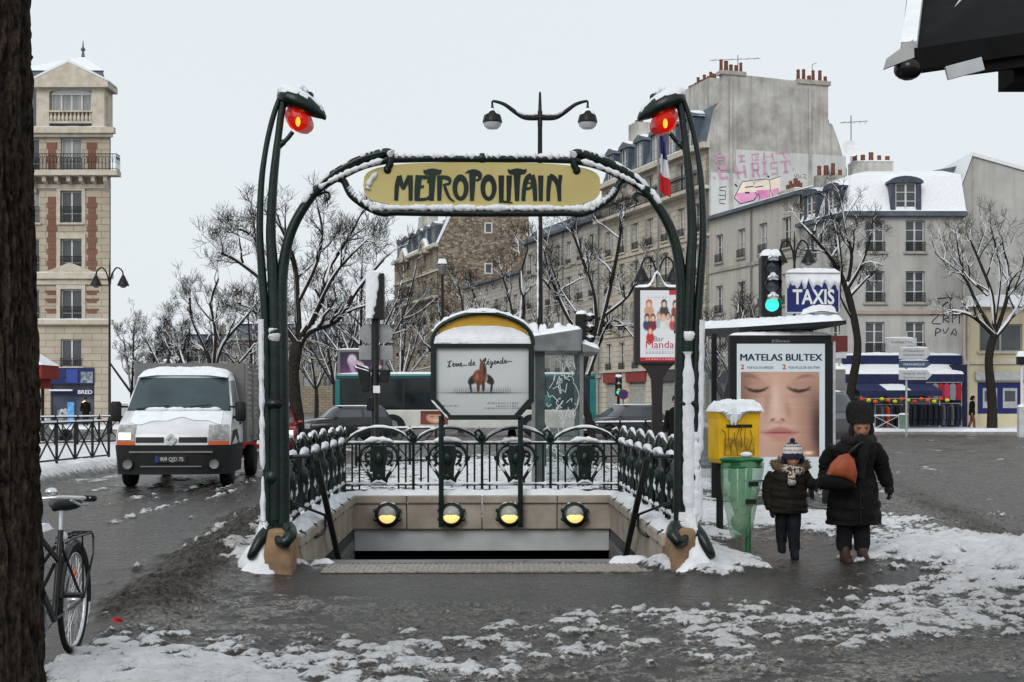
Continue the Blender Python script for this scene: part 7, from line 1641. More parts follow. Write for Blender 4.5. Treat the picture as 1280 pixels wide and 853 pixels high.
def sleeper(u, v):
    b = np.zeros(u.shape+(3,))+np.array([186., 146., 128.])
    b = ink(b, .9*gauss(u, v, .42, .50, .34, .6), (208, 172, 154)); b = ink(b, .75*gauss(u, v, .0, .72, .16, .5), (112, 78, 66)); b = ink(b, .55*gauss(u, v, .08, .3, .14, .3), (150, 112, 98))
    b = ink(b, np.clip(1.2*gauss(u, v, 1.02, .25, .13, .45, .12), 0, 1), (70, 48, 42)); b = ink(b, .45*gauss(u, v, .80, .45, .10, .3, .1), (160, 116, 100)); b = ink(b, .5*gauss(u, v, .72, .08, .3, .10), (150, 108, 92))
    b = ink(b, .55*gauss(u, v, .33, .62, .05, .20, -.1), (158, 116, 100)); b = ink(b, .55*gauss(u, v, .44, .66, .05, .22), (228, 198, 180)); b = ink(b, .5*gauss(u, v, .60, .55, .045, .12, .25), (150, 106, 92))
    b = ink(b, .6*gauss(u, v, .47, .475, .055, .035), (220, 184, 166)); b = ink(b, .85*gauss(u, v, .405, .435, .026, .014, .4), (92, 50, 44)); b = ink(b, .85*gauss(u, v, .535, .435, .026, .014, -.4), (100, 58, 50)); b = ink(b, .4*gauss(u, v, .47, .405, .10, .018), (146, 100, 88))
    b = ink(b, .8*ell(u, v-.02*np.cos((u-.5)*16)*.6, .50, .298, .20, .036, .8), (168, 98, 94)); b = ink(b, .8*ell(u, v, .50, .258, .155, .042, .8), (186, 114, 108)); b = ink(b, .9*gauss(u, v, .50, .283, .19, .008), (92, 42, 46)); b = ink(b, .5*gauss(u, v, .50, .248, .09, .012), (214, 146, 142)); b = ink(b, .4*gauss(u, v, .50, .195, .13, .022), (146, 102, 88)); b = ink(b, .3*gauss(u, v, .50, .36, .025, .04), (164, 122, 108))
    for cu, s_ in ((.20, 1), (.74, -1)):
        b = ink(b, .40*gauss(u, v, cu, .86, .12, .03), (150, 112, 98)); b = ink(b, .6*ell(u, v, cu, .805, .15, .05, .5), (176, 136, 120))
        vv = v-.02+.05*(1-((u-cu)/.15)**2); b = ink(b, np.clip(1.1*gauss(u, vv, cu, .80, .155, .018), 0, 1)*ell(u, v, cu, .79, .165, .09, .3), (44, 28, 26)); b = ink(b, .35*gauss(u, v, cu, .715, .14, .025), (140, 98, 84))
        cb = cu-s_*.07; vb = v+.03*((u-cb)/.13)**2-.02*s_*(cb-u)/.13; b = ink(b, .6*gauss(u, vb, cb, .95, .11, .020), (104, 78, 64))
    b = ink(b, np.clip(gauss(u, v, .86, .045, .06, .02)*1.2, 0, 1), (244, 218, 184)); b = ink(b, .12*(np.abs(v-.62+.05*u) < .004)*1.0, (240, 240, 240)); b = ink(b, .12*(np.abs(v-.40+.06*u) < .004)*1.0, (240, 240, 240))
    return b
fz0, fz1 = q6(0, 571)[1], q6(0, 465)[1]
printed('poster_photo', (1024-926)/s6, fz1-fz0, sleeper, 110, 120, PRINT, sh_, (q6(975, 0)[0], -.010, fz0))
NAVI = mat('navy_ink', C(30, 36, 66), None, rough=.5); REDN = mat('red_number_ink', C(190, 50, 44), None, rough=.5)
for k in (-.005, .005): text('headline', 'MATELAS BULTEX', NAVI, sh_, (q6(976, 0)[0]+k, -.011-abs(k+.005)*.05, q6(0, 451)[1]), .105, 1.26)
for a, st in ((931, 'FOIS PLUS D\'AUREOLES'), (983, 'FOIS PLUS DE SOUTIEN')): text('subline', st, NAVI, sh_, (q6(a+19 if a == 931 else a+22, 0)[0], -.011, q6(0, 461)[1]), .035, .40 if a == 931 else .48); text('number', '2', REDN, sh_, (q6(a-3, 0)[0], -.011, q6(0, 461.5)[1]), .07, .055, bold=.02)
WHI = mat('grey_ink', C(70, 50, 46), None, rough=.5)
for a in (946, 1003): text('eyelid_word', 'Bultex', WHI, sh_, (q6(a, 0)[0], -.0125, q6(0, 489)[1]), .04, .26)
text('maker_name', 'JCDecaux', mat('dim_lettering', C(150, 152, 154), None, rough=.5), sh_, (q6(976, 0)[0], -.002, q6(0, 428)[1]), .04, .28)
s2 = MB(); s2.snow(x0, x1, 0, .18, zt, .05, 24, 5, 4); s2.snow(q6(941,0)[0], q6(1030,0)[0], -.02, .0, .36, .001, 8, 4, 2); s2.build('snow', SNOW, sh_, smooth=True)
m_ = MB(); m_.box(x1+.02, x1+.06, .02, .14, 0, zt-.1); m_.build('upright', STEEL, sh_)
# roof: long dark wedge, high at the front edge
rz0 = q6(0, 411)[1]
ra = [(q6(873,0)[0], 3.2, q6(0,414)[1]+.18), (q6(925,0)[0], .1, q6(0,409)[1]), (q6(1051,0)[0], -.35, q6(0,404)[1]+.02), (q6(1058,0)[0]+.25, 3.2, q6(0,404)[1]+.18)]
m_ = MB(); bt = [(x, y, z-.06) for x, y, z in ra]; mid_ = (q6(965,0)[0], .8, q6(0,421)[1]-.02)
m_.add(ra+bt+[mid_], [(0,1,2,3), (0,4,5,1), (1,5,6,2), (2,6,7,3), (3,7,4,0), (5,4,8), (6,5,8), (7,6,8), (4,7,8)]); m_.build('roof', BLACK, sh_)
s2 = MB(); rows_ = []; rg = random.Random(6)
for i in range(13):
    t = i/12; row = []
    for j in range(31):
        u = j/30; f_ = (Vector(ra[1]).lerp(Vector(ra[2]), u)); k_ = (Vector(ra[0]).lerp(Vector(ra[3]), u)); p = f_.lerp(k_, t); e_ = (max(0, 1-abs(2*u-1)**9)*max(0, 1-abs(2*t-1)**9))**.5
        row.append((p.x, p.y-.01*(t == 0), p.z+.003+.11*e_*(1+.25*rg.uniform(-1, 1))))
    rows_.append(row)
s2.rings(rows_, caps=False, closed=False); s2.build('snow', SNOW, sh_, smooth=True)
for (px, y_) in ((905, 1.0), (1036, 1.2), (885, 3.0), (1040, 3.0)): m_ = MB(); x_ = q6(px, 0)[0]; m_.box(x_-.04, x_+.04, y_, y_+.08, 0, q6(0, 416)[1]+.03); m_.build('upright', BLACK, sh_)
SGL = mat('clear_shelter_glass', C(120, 132, 134), None, rough=.05, alpha=.22, spec=.8)
xg = q6(905, 0)[0]
for (ya, yb2) in ((1.1, 2.0), (2.04, 2.98)): m_ = MB(); m_.box(xg-.006, xg+.006, ya, yb2, .25, 2.45); m_.build('glass_pane', SGL, sh_)
m_ = MB(); m_.box(q6(880,0)[0], q6(1030,0)[0], 3.02, 3.03, .25, 2.4); m_.build('glass_pane', SGL, sh_)
m_ = MB(); m_.box(q6(872,0)[0]+.1, xg-.05, 3.0, 3.05, 1.9, 2.05); m_.build('route_strip', mat('green_strip', C(70, 110, 100), None, rough=.4), sh_)
m_ = MB(); m_.box(q6(895,0)[0], q6(1030,0)[0], 2.5, 2.8, .44, .5); m_.build('bench', GREY, sh_)
tx = thing('taxi_sign', 'blue taxi rank sign lettered TAXIS, crusted with snow above the shelter', 'sign', (X(1016, 22.8), 22.8, 0)); s7 = F/22.8
def q7(px, py): return ((px-1016)/s7, Z(py, 22.8))
a, b_ = q7(982, 392), q7(1050, 341)
m_ = MB(); m_.box(a[0], b_[0], 0, .08, a[1], b_[1]); m_.build('border', WHITE, tx, bev=.03); m_ = MB(); m_.box(a[0]+.025, b_[0]-.025, -.004, .0, a[1]+.025, b_[1]-.025); m_.build('face', mat('taxi_blue', C(30, 40, 104), C(26, 34, 92), 4, .35), tx)
text('lettering', 'TAXIS', WHITE, tx, (q7(1017, 0)[0], -.006, q7(0, 380)[1]), .24, .70, bold=.025)
s2 = MB(); rg = random.Random(9); rows_ = []
edge = [q7(0, 357+4*math.sin(k*1.7)+rg.uniform(-2.5, 5))[1] for k in range(25)]
for j in range(5):
    t = j/4; rows_.append([(a[0]+(b_[0]-a[0])*k/24, -.006-.05*math.sin(math.pi*min(.5+.5*t, .98))*(.6+.5*rg.random()) if j else -.004, edge[k]*(1-t)+(b_[1]+.02)*t) for k in range(25)])
s2.rings(rows_, caps=False, closed=False); s2.snow(a[0], b_[0], -.05, .1, b_[1], .07, 20, 6, 4); s2.build('snow', SNOW, tx, smooth=True)
s2 = MB(); s2.snow(q7(1000,0)[0], q7(1046,0)[0], -.04, .06, a[1]+.0, .10, 12, 5, 7, zfun=lambda x, y: .04*math.cos((x-.15)*6)); s2.build('snow', SNOW, tx, smooth=True)
m_ = MB(); m_.tube([(0, .12, 0), (0, .12, a[1]+.3)], .04, 8); m_.build('pole', GREY, tx)

# ---- yellow letter box ------------------------------------------------------------------------------------------
D8 = 16.0; s8 = F/D8
lb = thing('letter_box', 'dented yellow letter box heaped with snow on a post', 'letter box', (X(918, D8), D8, 0), R(14))
YEL = mat('yellow_post_paint', C(232, 184, 28), C(212, 164, 24), 5, .4, bump=.1, bscale=8)
zb, zt = Z(579, D8), Z(513, D8)
m_ = MB(); m_.rings([[(-.26*k, -.16*k2, z), (.24*k, -.16*k2, z), (.30*k, .0, z), (.24*k, .18, z), (-.26*k, .18, z)] for k, k2, z in ((.92, .9, zb), (1, 1, zb+.06), (1.02, 1, zt-.1), (1.1, 1.1, zt))]); m_.build('box', YEL, lb, bev=.015)
m_ = MB(); m_.box(-.17, .15, -.172, -.158, zt-.2, zt-.165); m_.build('slot', BLACK, lb); m_ = MB(); m_.box(-.2, .18, -.168, -.16, zb+.1, zb+.3); m_.build('notice_plate', mat('scratched_yellow', C(204, 160, 34), C(150, 116, 30), 14, .5), lb)
b = MB(); rg = random.Random(5)
for k in range(7):
    x_ = -.2+.055*k; ribbon(b, [(x_+rg.uniform(-.03, .03), zb+.08+rg.uniform(0, .1)+.09*j, .008) for j in range(4)], -.1705-.0004*k, 3)
b.build('scribbles', mat('marker_ink', C(96, 76, 30), None, rough=.6), lb)['kind'] = 'stuff'
for px_ in (-.16, .12): m_ = MB(); m_.tube([(px_, .06, 0), (px_, .06, zb+.02)], .045, 8); m_.build('post', BLACK, lb)
s2 = MB(); s2.snow(-.29, .31, -.18, .2, zt-.01, .12, 18, 14, 6, rough=.4); rg = random.Random(2)
for k in range(12): x_ = -.24+.042*k; dp_ = .03+.15*math.exp(-((k-3.5)/2.0)**2); snow_along(s2, [(x_, -.165, zt+.03), (x_+.004, -.18, zt-dp_*.4), (x_+.008, -.175, zt-dp_)], .045, seed=k, irr=.1)
s2.build('snow', SNOW, lb, smooth=True)
# ---- litter bag holder -------------------------------------------------------------------------------------------
D9 = 13.9; s9 = F/D9
bn = thing('litter_bin', 'green litter bin holder with a hanging translucent green bag', 'litter bin', (X(927, D9), D9, 0))
BING = mat('green_bin_paint', C(36, 108, 60), C(30, 92, 52), 5, .35)
zt = Z(577, D9)
m_ = MB(); m_.tube([(.07, .02, -.02), (.07, .02, .35), (.1, .16, .6), (.12, .2, zt-.03)], .03, 8); m_.build('post', BING, bn, smooth=True)
m_ = MB(); m_.tube([(.205*math.cos(a), .19*math.sin(a), zt+.02) for a in np.linspace(0, 2*math.pi, 25)], .02, 8, caps=False); m_.tube([(.20*math.cos(a), .185*math.sin(a), zt-.05) for a in np.linspace(0, 2*math.pi, 25)], .014, 6, caps=False)
rr_ = [[(.2*math.cos(a)*k, .188*math.sin(a)*k, z) for a in np.linspace(0, 2*math.pi, 24, endpoint=False)] for k, z in ((1, zt-.06), (1.02, zt+.02))]; m_.rings(rr_, caps=False); m_.build('hoop', BING, bn, smooth=True)
BAGG = mat('translucent_green_bag', C(150, 200, 164), C(108, 172, 128), 5, .22, alpha=.46, spec=.6, bump=1.0, bscale=12, stretch=(1, 1, .3))
rg = random.Random(4); rows_ = []
for (z, r_) in ((zt+.0, .215), (zt-.1, .212), (zt-.25, .19), (zt-.42, .165), (zt-.55, .14), (zt-.66, .12), (zt-.74, .10), (zt-.78, .05)):
    rows_.append([((r_*(1+.07*math.sin(5*a+z*9)+.05*math.sin(9*a-z*14)))*math.cos(a)-.02*(zt-z), r_*.9*(1+.06*math.sin(4*a+z*7))*math.sin(a), z+.012*math.sin(3*a)) for a in [2*math.pi*k/36 for k in range(36)]])
m_ = MB(); m_.rings(rows_, caps=False); m_.f.append(tuple(range(len(m_.v)-36, len(m_.v)))); m_.mi.append(0); m_.build('bag', BAGG, bn, smooth=True)
m_ = MB(); m_.sphere((-.02, 0, zt-.62), .095, 10, 7, (1, 1, 1.0)); m_.cbox((.03, -.02, zt-.5), (.1, .08, .18), Matrix.Rotation(.4, 3, 'Y')); m_.cbox((-.06, .03, zt-.45), (.06, .07, .2), Matrix.Rotation(-.3, 3, 'Y')); m_.build('rubbish', mat('rubbish', C(70, 76, 84), C(150, 140, 110), 14, .7), bn)
m_ = MB(); m_.cbox((.09, -.185, zt-.22), (.1, .004, .05)); m_.build('bag_print', BLACK, bn); m_ = MB(); m_.cbox((.07, -.155, zt-.40), (.11, .004, .05)); m_.build('bag_print', BLACK, bn)
m_ = MB(); m_.sphere((.04, -.05, zt+.07), .05, 8, 6, (1.3, 1, .6)); m_.build('snow', SNOW, bn, smooth=True)

# ---- barriers, kiosk, bicycle ------------------------------------------------------------------------------------
def barrier(label, p0, p1, n, h=1.0, group='crossed pedestrian barriers', m=None, w=.05, lift=0.0):
    d = (Vector(p1)-Vector(p0)); L = d.length; o = thing('pedestrian_barrier', label, 'barrier', (p0[0], p0[1], lift), math.atan2(d.y, d.x), group); m = m or BLACK
    for k in range(n+1): q = MB(); q.box(L*k/n-w/2, L*k/n+w/2, -w/2, w/2, 0, h+.04); q.build('post', m, o)
    q = MB(); q.box(0, L, -.02, .02, h-.04, h); q.build('top_rail', m, o); q = MB(); q.box(0, L, -.02, .02, .12, .16); q.build('bottom_rail', m, o)
    for k in range(n):
        a, b_ = L*k/n+w/2, L*(k+1)/n-w/2; q = MB(); q.bar((a, -.012, .15), (b_, -.012, h-.03), .022, .035, (0, 1, 0)); q.bar((a, .012, h-.03), (b_, .012, .15), .022, .035, (0, 1, 0)); q.build('cross_brace', m, o)
    s2 = MB(); s2.snow(0, L, -.025, .025, h, .035, 40, 3, 3); s2.build('snow', SNOW, o, smooth=True)
    return o
barrier('black crossed barrier on the snowy left kerb nearest the lorry', (X(20, 29.5), 29.5), (X(136, 34.5), 34.5), 5, 1.02, lift=.1)
barrier('further crossed barrier behind the nearer one in front of the bank', (X(40, 44), 44), (X(150, 47), 47), 4, 1.0, lift=.1)
barrier('snowy crossed barrier behind the right railing before the far traffic light', (X(742, 36), 36), (X(838, 37), 37), 3, 1.05)
barrier('low crossed barrier behind the left railing near the bus wheel', (X(445, 33), 33), (X(545, 34), 34), 3, .95)
barrier('white crossed barrier before the clothes stall', (X(1092, 66.6), 66.6), (X(1124, 66.6), 66.6), 1, .8, m=WHITE, w=.06, lift=.12)
o = thing('bollard', 'green utility bollard beside the white crossed barrier', 'bollard', (X(1129, 66.6), 66.6, .12)); m_ = MB(); m_.box(-.2, .2, -.2, .2, 0, .82); m_.build('cabinet', mat('pale_green_cabinet', C(112, 140, 124), None, rough=.6), o, bev=.03); m_ = MB(); m_.snow(-.22, .22, -.22, .22, .82, .08, 6, 6, 2); m_.build('snow', SNOW, o, smooth=True)
# direction signs
sg = thing('direction_signs', 'post carrying four arrow-shaped street direction signs before the clothes shop', 'sign', (X(1133, 62), 62, 0)); s9_ = F/62
m_ = MB(); m_.tube([(0, 0, 0), (0, 0, Z(415, 62))], .05, 8); m_.build('pole', STEEL, sg); SGW = mat('white_sign_face', C(196, 198, 200), C(176, 178, 180), 3, .4); SGB = mat('blue_sign_face', C(70, 86, 112), None, rough=.4)
for (pa, pb, ya, yb2, rgt, mm, lines) in ((1105, 1145, 423, 433, False, SGW, ('GAMBETTA',)), (1123, 1163, 435, 449, True, SGW, ('PTE BAGNOLET', 'MENILMONTANT')), (1123, 1163, 451, 460, True, SGB, ('PERIPHERIQUE',)), (1123, 1164, 463, 475, True, SGW, ('Mairie du 20eme', 'Commissariat'))):
    a, b_ = (pa-1133)/s9_, (pb-1133)/s9_; z0, z1 = Z(yb2, 62), Z(ya, 62); mid = (z0+z1)/2
    poly = [(a, z0), (b_-.22, z0), (b_, mid), (b_-.22, z1), (a, z1)] if rgt else [(a+.22, z0), (b_, z0), (b_, z1), (a+.22, z1), (a, mid)]
    q = MB(); q.prism(poly, -.11, -.06); bd = q.build('arrow_board', mm, sg)
    for k, t_ in enumerate(lines): text('lettering', t_, NAVI if mm is SGW else WHITE, bd, ((a+b_)/2-.05*(1 if rgt else -1), -.113, (z1-.20-.18*k) if len(lines) > 1 else mid-.06), .10, (b_-a)*.66)
    s2 = MB(); s2.snow(a, b_-.1, -.11, -.06, z1, .05, 12, 3, 4); s2.build('snow', SNOW, bd, smooth=True)
o = thing('street_sign', 'small dark red board on a post left of the knotty tree', 'sign', (X(1049, 52), 52, 0)); m_ = MB(); m_.tube([(0, 0, 0), (0, 0, Z(418, 52))], .04, 8); m_.build('pole', STEEL, o); m_ = MB(); m_.box(-.3, .3, -.1, -.05, Z(440, 52), Z(420, 52)); m_.build('board', mat('dark_red_board', C(96, 40, 40), None, rough=.5), o); m_ = MB(); m_.box(-.2, .25, -.1, -.05, Z(448, 52), Z(441, 52)); m_.build('plate', SGW, o); m_ = MB(); m_.box(-.22, .22, -.12, .1, Z(488, 52), Z(462, 52)); m_.build('signal_box', GREY, o, bev=.03); m_ = MB(); m_.snow(-.25, .25, -.14, .12, Z(462, 52), .1, 8, 6, 3); m_.build('snow', SNOW, o, smooth=True)
o = thing('signal_post', 'white post with dark signal box and snow at the right edge', 'traffic light', (X(1277, 60), 60, 0)); m_ = MB(); m_.tube([(0, 0, 0), (0, 0, Z(440, 60))], .05, 8); m_.build('pole', WHITE, o); m_ = MB(); m_.box(-.2, .2, -.15, .15, Z(456, 60), Z(446, 60)); m_.build('signal_head', BLACK, o, bev=.03); m_ = MB(); m_.box(-.16, .3, -.15, .15, 0, 1.35); m_.build('cabinet', SGW, o, bev=.03); m_ = MB(); m_.snow(-.22, .22, -.17, .17, Z(446, 60), .2, 8, 6, 3); m_.snow(-.18, .32, -.17, .17, 1.35, .12, 8, 6, 4); m_.build('snow', SNOW, o, smooth=True)
# clothes stall: canopy and racks of coats
st_ = thing('clothes_stall', 'market stall with navy canopy and neon caps along its front', 'market stall', (X(1128, 68.4), 68.4, .12)); s10 = F/68.4
xa, xb = (1068-1128)/s10, (1170-1128)/s10
m_ = MB(); m_.prism([(-1.0, 1.95), (.9, 2.35), (.9, 2.40), (-1.0, 2.0)], xa, xb, 'YZ'); m_.box(xa, xb, -1.02, -.99, 1.75, 2.0); m_.build('canopy', NAVY, st_)
s2 = MB(); s2.snow(xa+1.4, xa+2.6, -.9, .6, 2.02, .06, 10, 6, 3, zfun=lambda x, y: (y+1)*.21); s2.build('snow', SNOW, st_, smooth=True)
for x_ in (xa+.1, xb-.1): m_ = MB(); m_.tube([(x_, -.9, 0), (x_, -.9, 2.0)], .03, 6); m_.build('pole', STEEL, st_); m_ = MB(); m_.tube([(x_, .8, 0), (x_, .8, 2.3)], .03, 6); m_.build('pole', STEEL, st_)
NEON = [mat('neon_%d' % i, C(*c), None, rough=.8) for i, c in enumerate(((190, 214, 40), (222, 96, 40), (214, 200, 50), (200, 70, 50)))]
for k in range(15):
    x_ = -1.6+.30*k*1.08-1.0; q = MB(); q.sphere((x_, -1.0, 1.48+.06*((k*5) % 3)), .12, 8, 6, (1, .7, .75)); q.build('cap', NEON[(k*7) % 4 if k % 5 else 1], st_, smooth=True)
m_ = MB(); m_.tube([(xa+.1, -.95, 1.62), (xb-.1, -.95, 1.62)], .02, 6); m_.build('rail', STEEL, st_)
coatc = [mat('coat_%d' % i, C(*c), None, rough=.95) for i, c in enumerate(((30, 30, 34), (44, 46, 54), (36, 38, 48), (60, 58, 60), (40, 46, 64), (176, 70, 40), (84, 84, 90), (28, 30, 40)))]
cm_ = []
for j, mm in enumerate(coatc):
    q = MB(); q.rings([[(.05*k, -.24*k2, z), (.05*k, .24*k2, z), (-.05*k, .24*k2, z), (-.05*k, -.24*k2, z)] for k, k2, z in ((.8, .75, -1.02), (1, .9, -.8), (1, 1, -.25), (.9, .95, -.08), (.4, .25, 0))]); q.tube([(0, 0, 0), (0, 0, .08)], .012, 4); q.bar((0, -.24, -.1), (0, -.3, -.72), .08, .07); cm_.append(mesh_of(q, 'coat', mm, True))
def rack(label, px0, px1, n, z, seed, d=67.6):
    o = thing('clothes_rack', label, 'clothes rack', (X((px0+px1)/2, d), d, .12)); L = (px1-px0)/F*d; rg = random.Random(seed)
    q = MB(); q.tube([(-L/2, 0, z), (L/2, 0, z)], .018, 6)
    for x_ in (-L/2, L/2): q.tube([(x_, 0, 0), (x_, 0, z)], .018, 6); q.bar((x_, -.3, .05), (x_, .3, .05), .04)
    q.build('frame', STEEL, o)
    for k in range(n): inst('coat', cm_[rg.choice((0, 1, 2, 3, 4, 0, 7, 6) if k != 4 or seed != 1 else (5,))], o, (-L/2+(k+.5)*L/n, rg.uniform(-.03, .03), z-.06), (0, 0, rg.uniform(-.35, .35)))
    return o
rack('short rack of dark coats with one orange coat behind the woman', 1094, 1128, 11, 1.32, 1)
rack('long rack of dark coats and jackets before the clothes shop', 1136, 1200, 24, 1.38, 2)
rk = thing('hanging_garments', 'pink and grey garments hanging high beside the shop corner', 'garments', (X(1180, 69.6), 69.6, .12))
m_ = MB(); m_.tube([(-.9, 0, 2.45), (.9, 0, 2.45)], .02, 6); m_.tube([(-.9, 0, 0), (-.9, 0, 2.45)], .02, 6); m_.tube([(.9, 0, 0), (.9, 0, 2.45)], .02, 6); m_.build('frame', STEEL, rk)
for k in range(6): inst('garment', mesh_of(MB().rings([[(.16*a, -.04, z), (.16*a, .04, z), (-.16*a, .04, z), (-.16*a, -.04, z)] for a, z in ((.8, -.85), (1, -.3), (.9, -.08), (.3, 0))]), 'garment', [mat('garment_pink', C(176, 60, 90), None, rough=.9), mat('garment_grey', C(130, 132, 140), None, rough=.9), mat('garment_red', C(150, 40, 50), None, rough=.9)][k % 3], False), rk, (-.75+.3*k, 0, 2.4))
# purple billboard beyond the bus
bb = thing('billboard', 'purple lit billboard of a bent figure above the bus roof', 'billboard', (X(452, 72), 72, 0)); s11 = F/72
def purple(u, v):
    b = np.zeros(u.shape+(3,))+np.array([44., 30., 52.]); b = ink(b, np.clip(gauss(u, v, .3, 0, .5, .5)*.9, 0, 1), (150, 80, 160)); b = ink(b, gauss(u, v, .12, .1, .1, .12), (226, 196, 226)); b = ink(b, ell(u, v, .28, .72, .11, .2, .3), (206, 196, 210)); b = ink(b, ell(u, v, .42, .6, .16, .1, .3, -.6), (196, 176, 190)); b = ink(b, ell(u, v, .3, .4, .05, .3, .4, .3), (180, 150, 186)); b = ink(b, ell(u, v, .85, .5, .12, .08, .4), (200, 190, 196)); b = ink(b, ell(u, v, .85, .66, .1, .08, .4), (150, 60, 60)); return b
m_ = MB(); m_.box(-30/s11, 30/s11, 0, .2, Z(480, 72), Z(437, 72)); m_.build('frame', GREY, bb, bev=.03); m_ = MB(); m_.tube([(0, .1, 0), (0, .1, Z(480, 72))], .15, 8); m_.build('leg', GREY, bb)
printed('poster', 54/s11, Z(440, 72)-Z(478, 72), purple, 50, 34, PRINT, bb, (0, -.006, Z(478, 72))); m_ = MB(); m_.snow(-30/s11, 30/s11, 0, .2, Z(437, 72), .06, 20, 4, 3); m_.build('snow', SNOW, bb, smooth=True)
# parked scooter under snow, red kiosk awning at far left
sc_ = thing('scooter', 'snow-covered parked scooter by the far barrier on the left', 'scooter', (X(56, 50), 50, .1), R(15))
m_ = MB(); m_.rings([[(x_, -.16*k, z0), (x_, .16*k, z0), (x_, .14*k, z1), (x_, -.14*k, z1)] for x_, k, z0, z1 in ((-.75, .5, .35, .7), (-.5, 1, .3, .85), (0, 1, .25, .8), (.3, .8, .2, .35), (.55, .8, .2, .4))]); m_.rings([[(x_, -.18, z), (x_, .18, z), (x_+.06, .14, z), (x_+.06, -.14, z)] for x_, z in ((.55, .2), (.6, .6), (.68, 1.0))]); m_.build('body', GREY, sc_, bev=.03)
for x_ in (-.55, .72): q = MB(); q.M = Matrix.Translation((x_, 0, .24)) @ Matrix.Rotation(R(90), 4, 'X'); q.lathe([(.12, -.05), (.22, -.06), (.25, 0), (.22, .06), (.12, .05)], 16); q.build('wheel', RUBBER, sc_, smooth=True)
m_ = MB(); m_.tube([(.62, -.33, 1.08), (.66, 0, 1.02), (.62, .33, 1.08)], .03, 6); m_.build('handlebar', BLACK, sc_); m_ = MB(); m_.snow(-.75, .1, -.18, .18, .82, .16, 14, 8, 3); m_.snow(.5, .8, -.2, .2, 1.0, .2, 8, 8, 5); m_.build('snow', SNOW, sc_, smooth=True)
aw = thing('kiosk_awning', 'red awning corner with snowy roof beside the trunk on the left', 'awning', (X(40, 48), 48, 0)); s12 = F/48
def q12(px): return (px-40)/s12
m_ = MB(); m_.box(q12(20), q12(62), -.8, 1.0, Z(474, 48), Z(457, 48)); m_.build('valance', mat('brick_red_canvas', C(136, 48, 40), C(116, 40, 34), 4, .8), aw, bev=.02); m_ = MB(); m_.box(q12(20), q12(52), -.4, 1.0, Z(486, 48), Z(474, 48)); m_.build('lower_valance', _mats['brick_red_canvas'], aw)
m_ = MB(); m_.add([(q12(20), -.85, Z(457, 48)), (q12(63), -.85, Z(457, 48)), (q12(63), 1.05, Z(457, 48)), (q12(20), 1.05, Z(457, 48)), (q12(22), -.4, Z(438, 48)), (q12(40), -.1, Z(440, 48)), (q12(40), .6, Z(440, 48)), (q12(22), .6, Z(438, 48))], [(0,1,5,4),(1,2,6,5),(2,3,7,6),(3,0,4,7),(4,5,6,7)]); m_.build('snow', SNOW, aw)
m_ = MB(); m_.tube([(q12(26), 0, 0), (q12(26), 0, Z(480, 48))], .06, 8); m_.build('post', BLACK, aw); m_ = MB(); m_.tube([(q12(46), .6, 0), (q12(46), .6, Z(480, 48))], .06, 8); m_.build('post', BLACK, aw)
# kiosk roof at the top right, close to the camera
kz = thing('kiosk_roof', 'dark ribbed kiosk roof corner reaching in at the top right', 'kiosk', (X(1280, 6.4), 6.4, 0)); 
DKB = mat('dark_kiosk_metal', (.006, .006, .007), (.010, .010, .010), 5, .7, spec=.05)
def k6(px, py, d): p = P(px, py, d); return (p.x-kz.location.x, p.y-6.4, p.z)
tip = k6(1135, 78, 6.2); A1 = k6(1148, -40, 7.6); A2 = k6(1400, 40, 6.2); top = k6(1290, -60, 7.2); far_ = k6(1420, -80, 8.0)
m_ = MB(); m_.add([tip, A2, far_, A1, top, tuple(Vector(tip)+Vector((.02, .03, .06))), tuple(Vector(A2)+Vector((0, .03, .06))), tuple(Vector(far_)+Vector((0, 0, .3))), tuple(Vector(A1)+Vector((.02, 0, .06)))],
   [(0,1,4), (1,2,4), (2,3,4), (3,0,4), (0,5,6,1), (1,6,7,2), (2,7,8,3), (3,8,5,0), (5,8,7,6)]); m_.build('roof_underside', DKB, kz)
for (pa, pb, t) in ((A1, top, .35), (A1, top, .8), (A2, top, .45), (A2, top, .12)):
    va, vb, vt = Vector(pa), Vector(pb), Vector(tip); nrm = (va-vt).cross(vb-vt).normalized(); eye = Vector((0, 0, CAMZ))-(vt+kz.location); nrm = nrm if nrm.dot(eye) > 0 else -nrm
    q = MB(); q.bar(vt+(va-vt)*.04+nrm*.012, va.lerp(vb, t)+nrm*.012, .016, .016); q.build('rib', STEEL, kz)
q = MB(); q.bar(tip, A2, .09, .10); q.build('gutter', DKB, kz); q = MB(); q.bar(tip, A1, .07, .09); q.build('gutter', DKB, kz)
q = MB(); q.sphere(Vector(tip)+Vector((.0, 0, -.03)), .065, 14, 9, (1, 1, .8)); q.build('corner_ball', mat('black_gloss', (.012, .012, .014), None, rough=.15), kz, smooth=True)
q = MB(); a = Vector(k6(1106, 86, 6.15)); b_ = Vector(k6(1142, 62, 6.15)); q.add([a, k6(1143, 72, 6.15), k6(1142, 49, 6.15), k6(1110, 72, 6.15), a+Vector((0, .03, 0)), Vector(k6(1143, 72, 6.15))+Vector((0, .03, 0)), Vector(k6(1142, 49, 6.15))+Vector((0, .03, 0)), Vector(k6(1110, 72, 6.15))+Vector((0, .03, 0))], [(0,1,2,3), (7,6,5,4), (0,4,5,1), (1,5,6,2), (2,6,7,3), (3,7,4,0)]); q.build('corner_flashing', mat('dull_aluminium', (.3, .3, .3), (.4, .4, .4), 6, .45, .5), kz)
q = MB(); q.bar(k6(1186, 84, 6.2), k6(1330, 66, 6.2), .04, .09); q.build('sign_band', DKB, kz); q = MB(); q.bar(k6(1183, 92, 6.16), k6(1228, 80, 6.16), .02, .06); q.build('band_end', STEEL, kz)
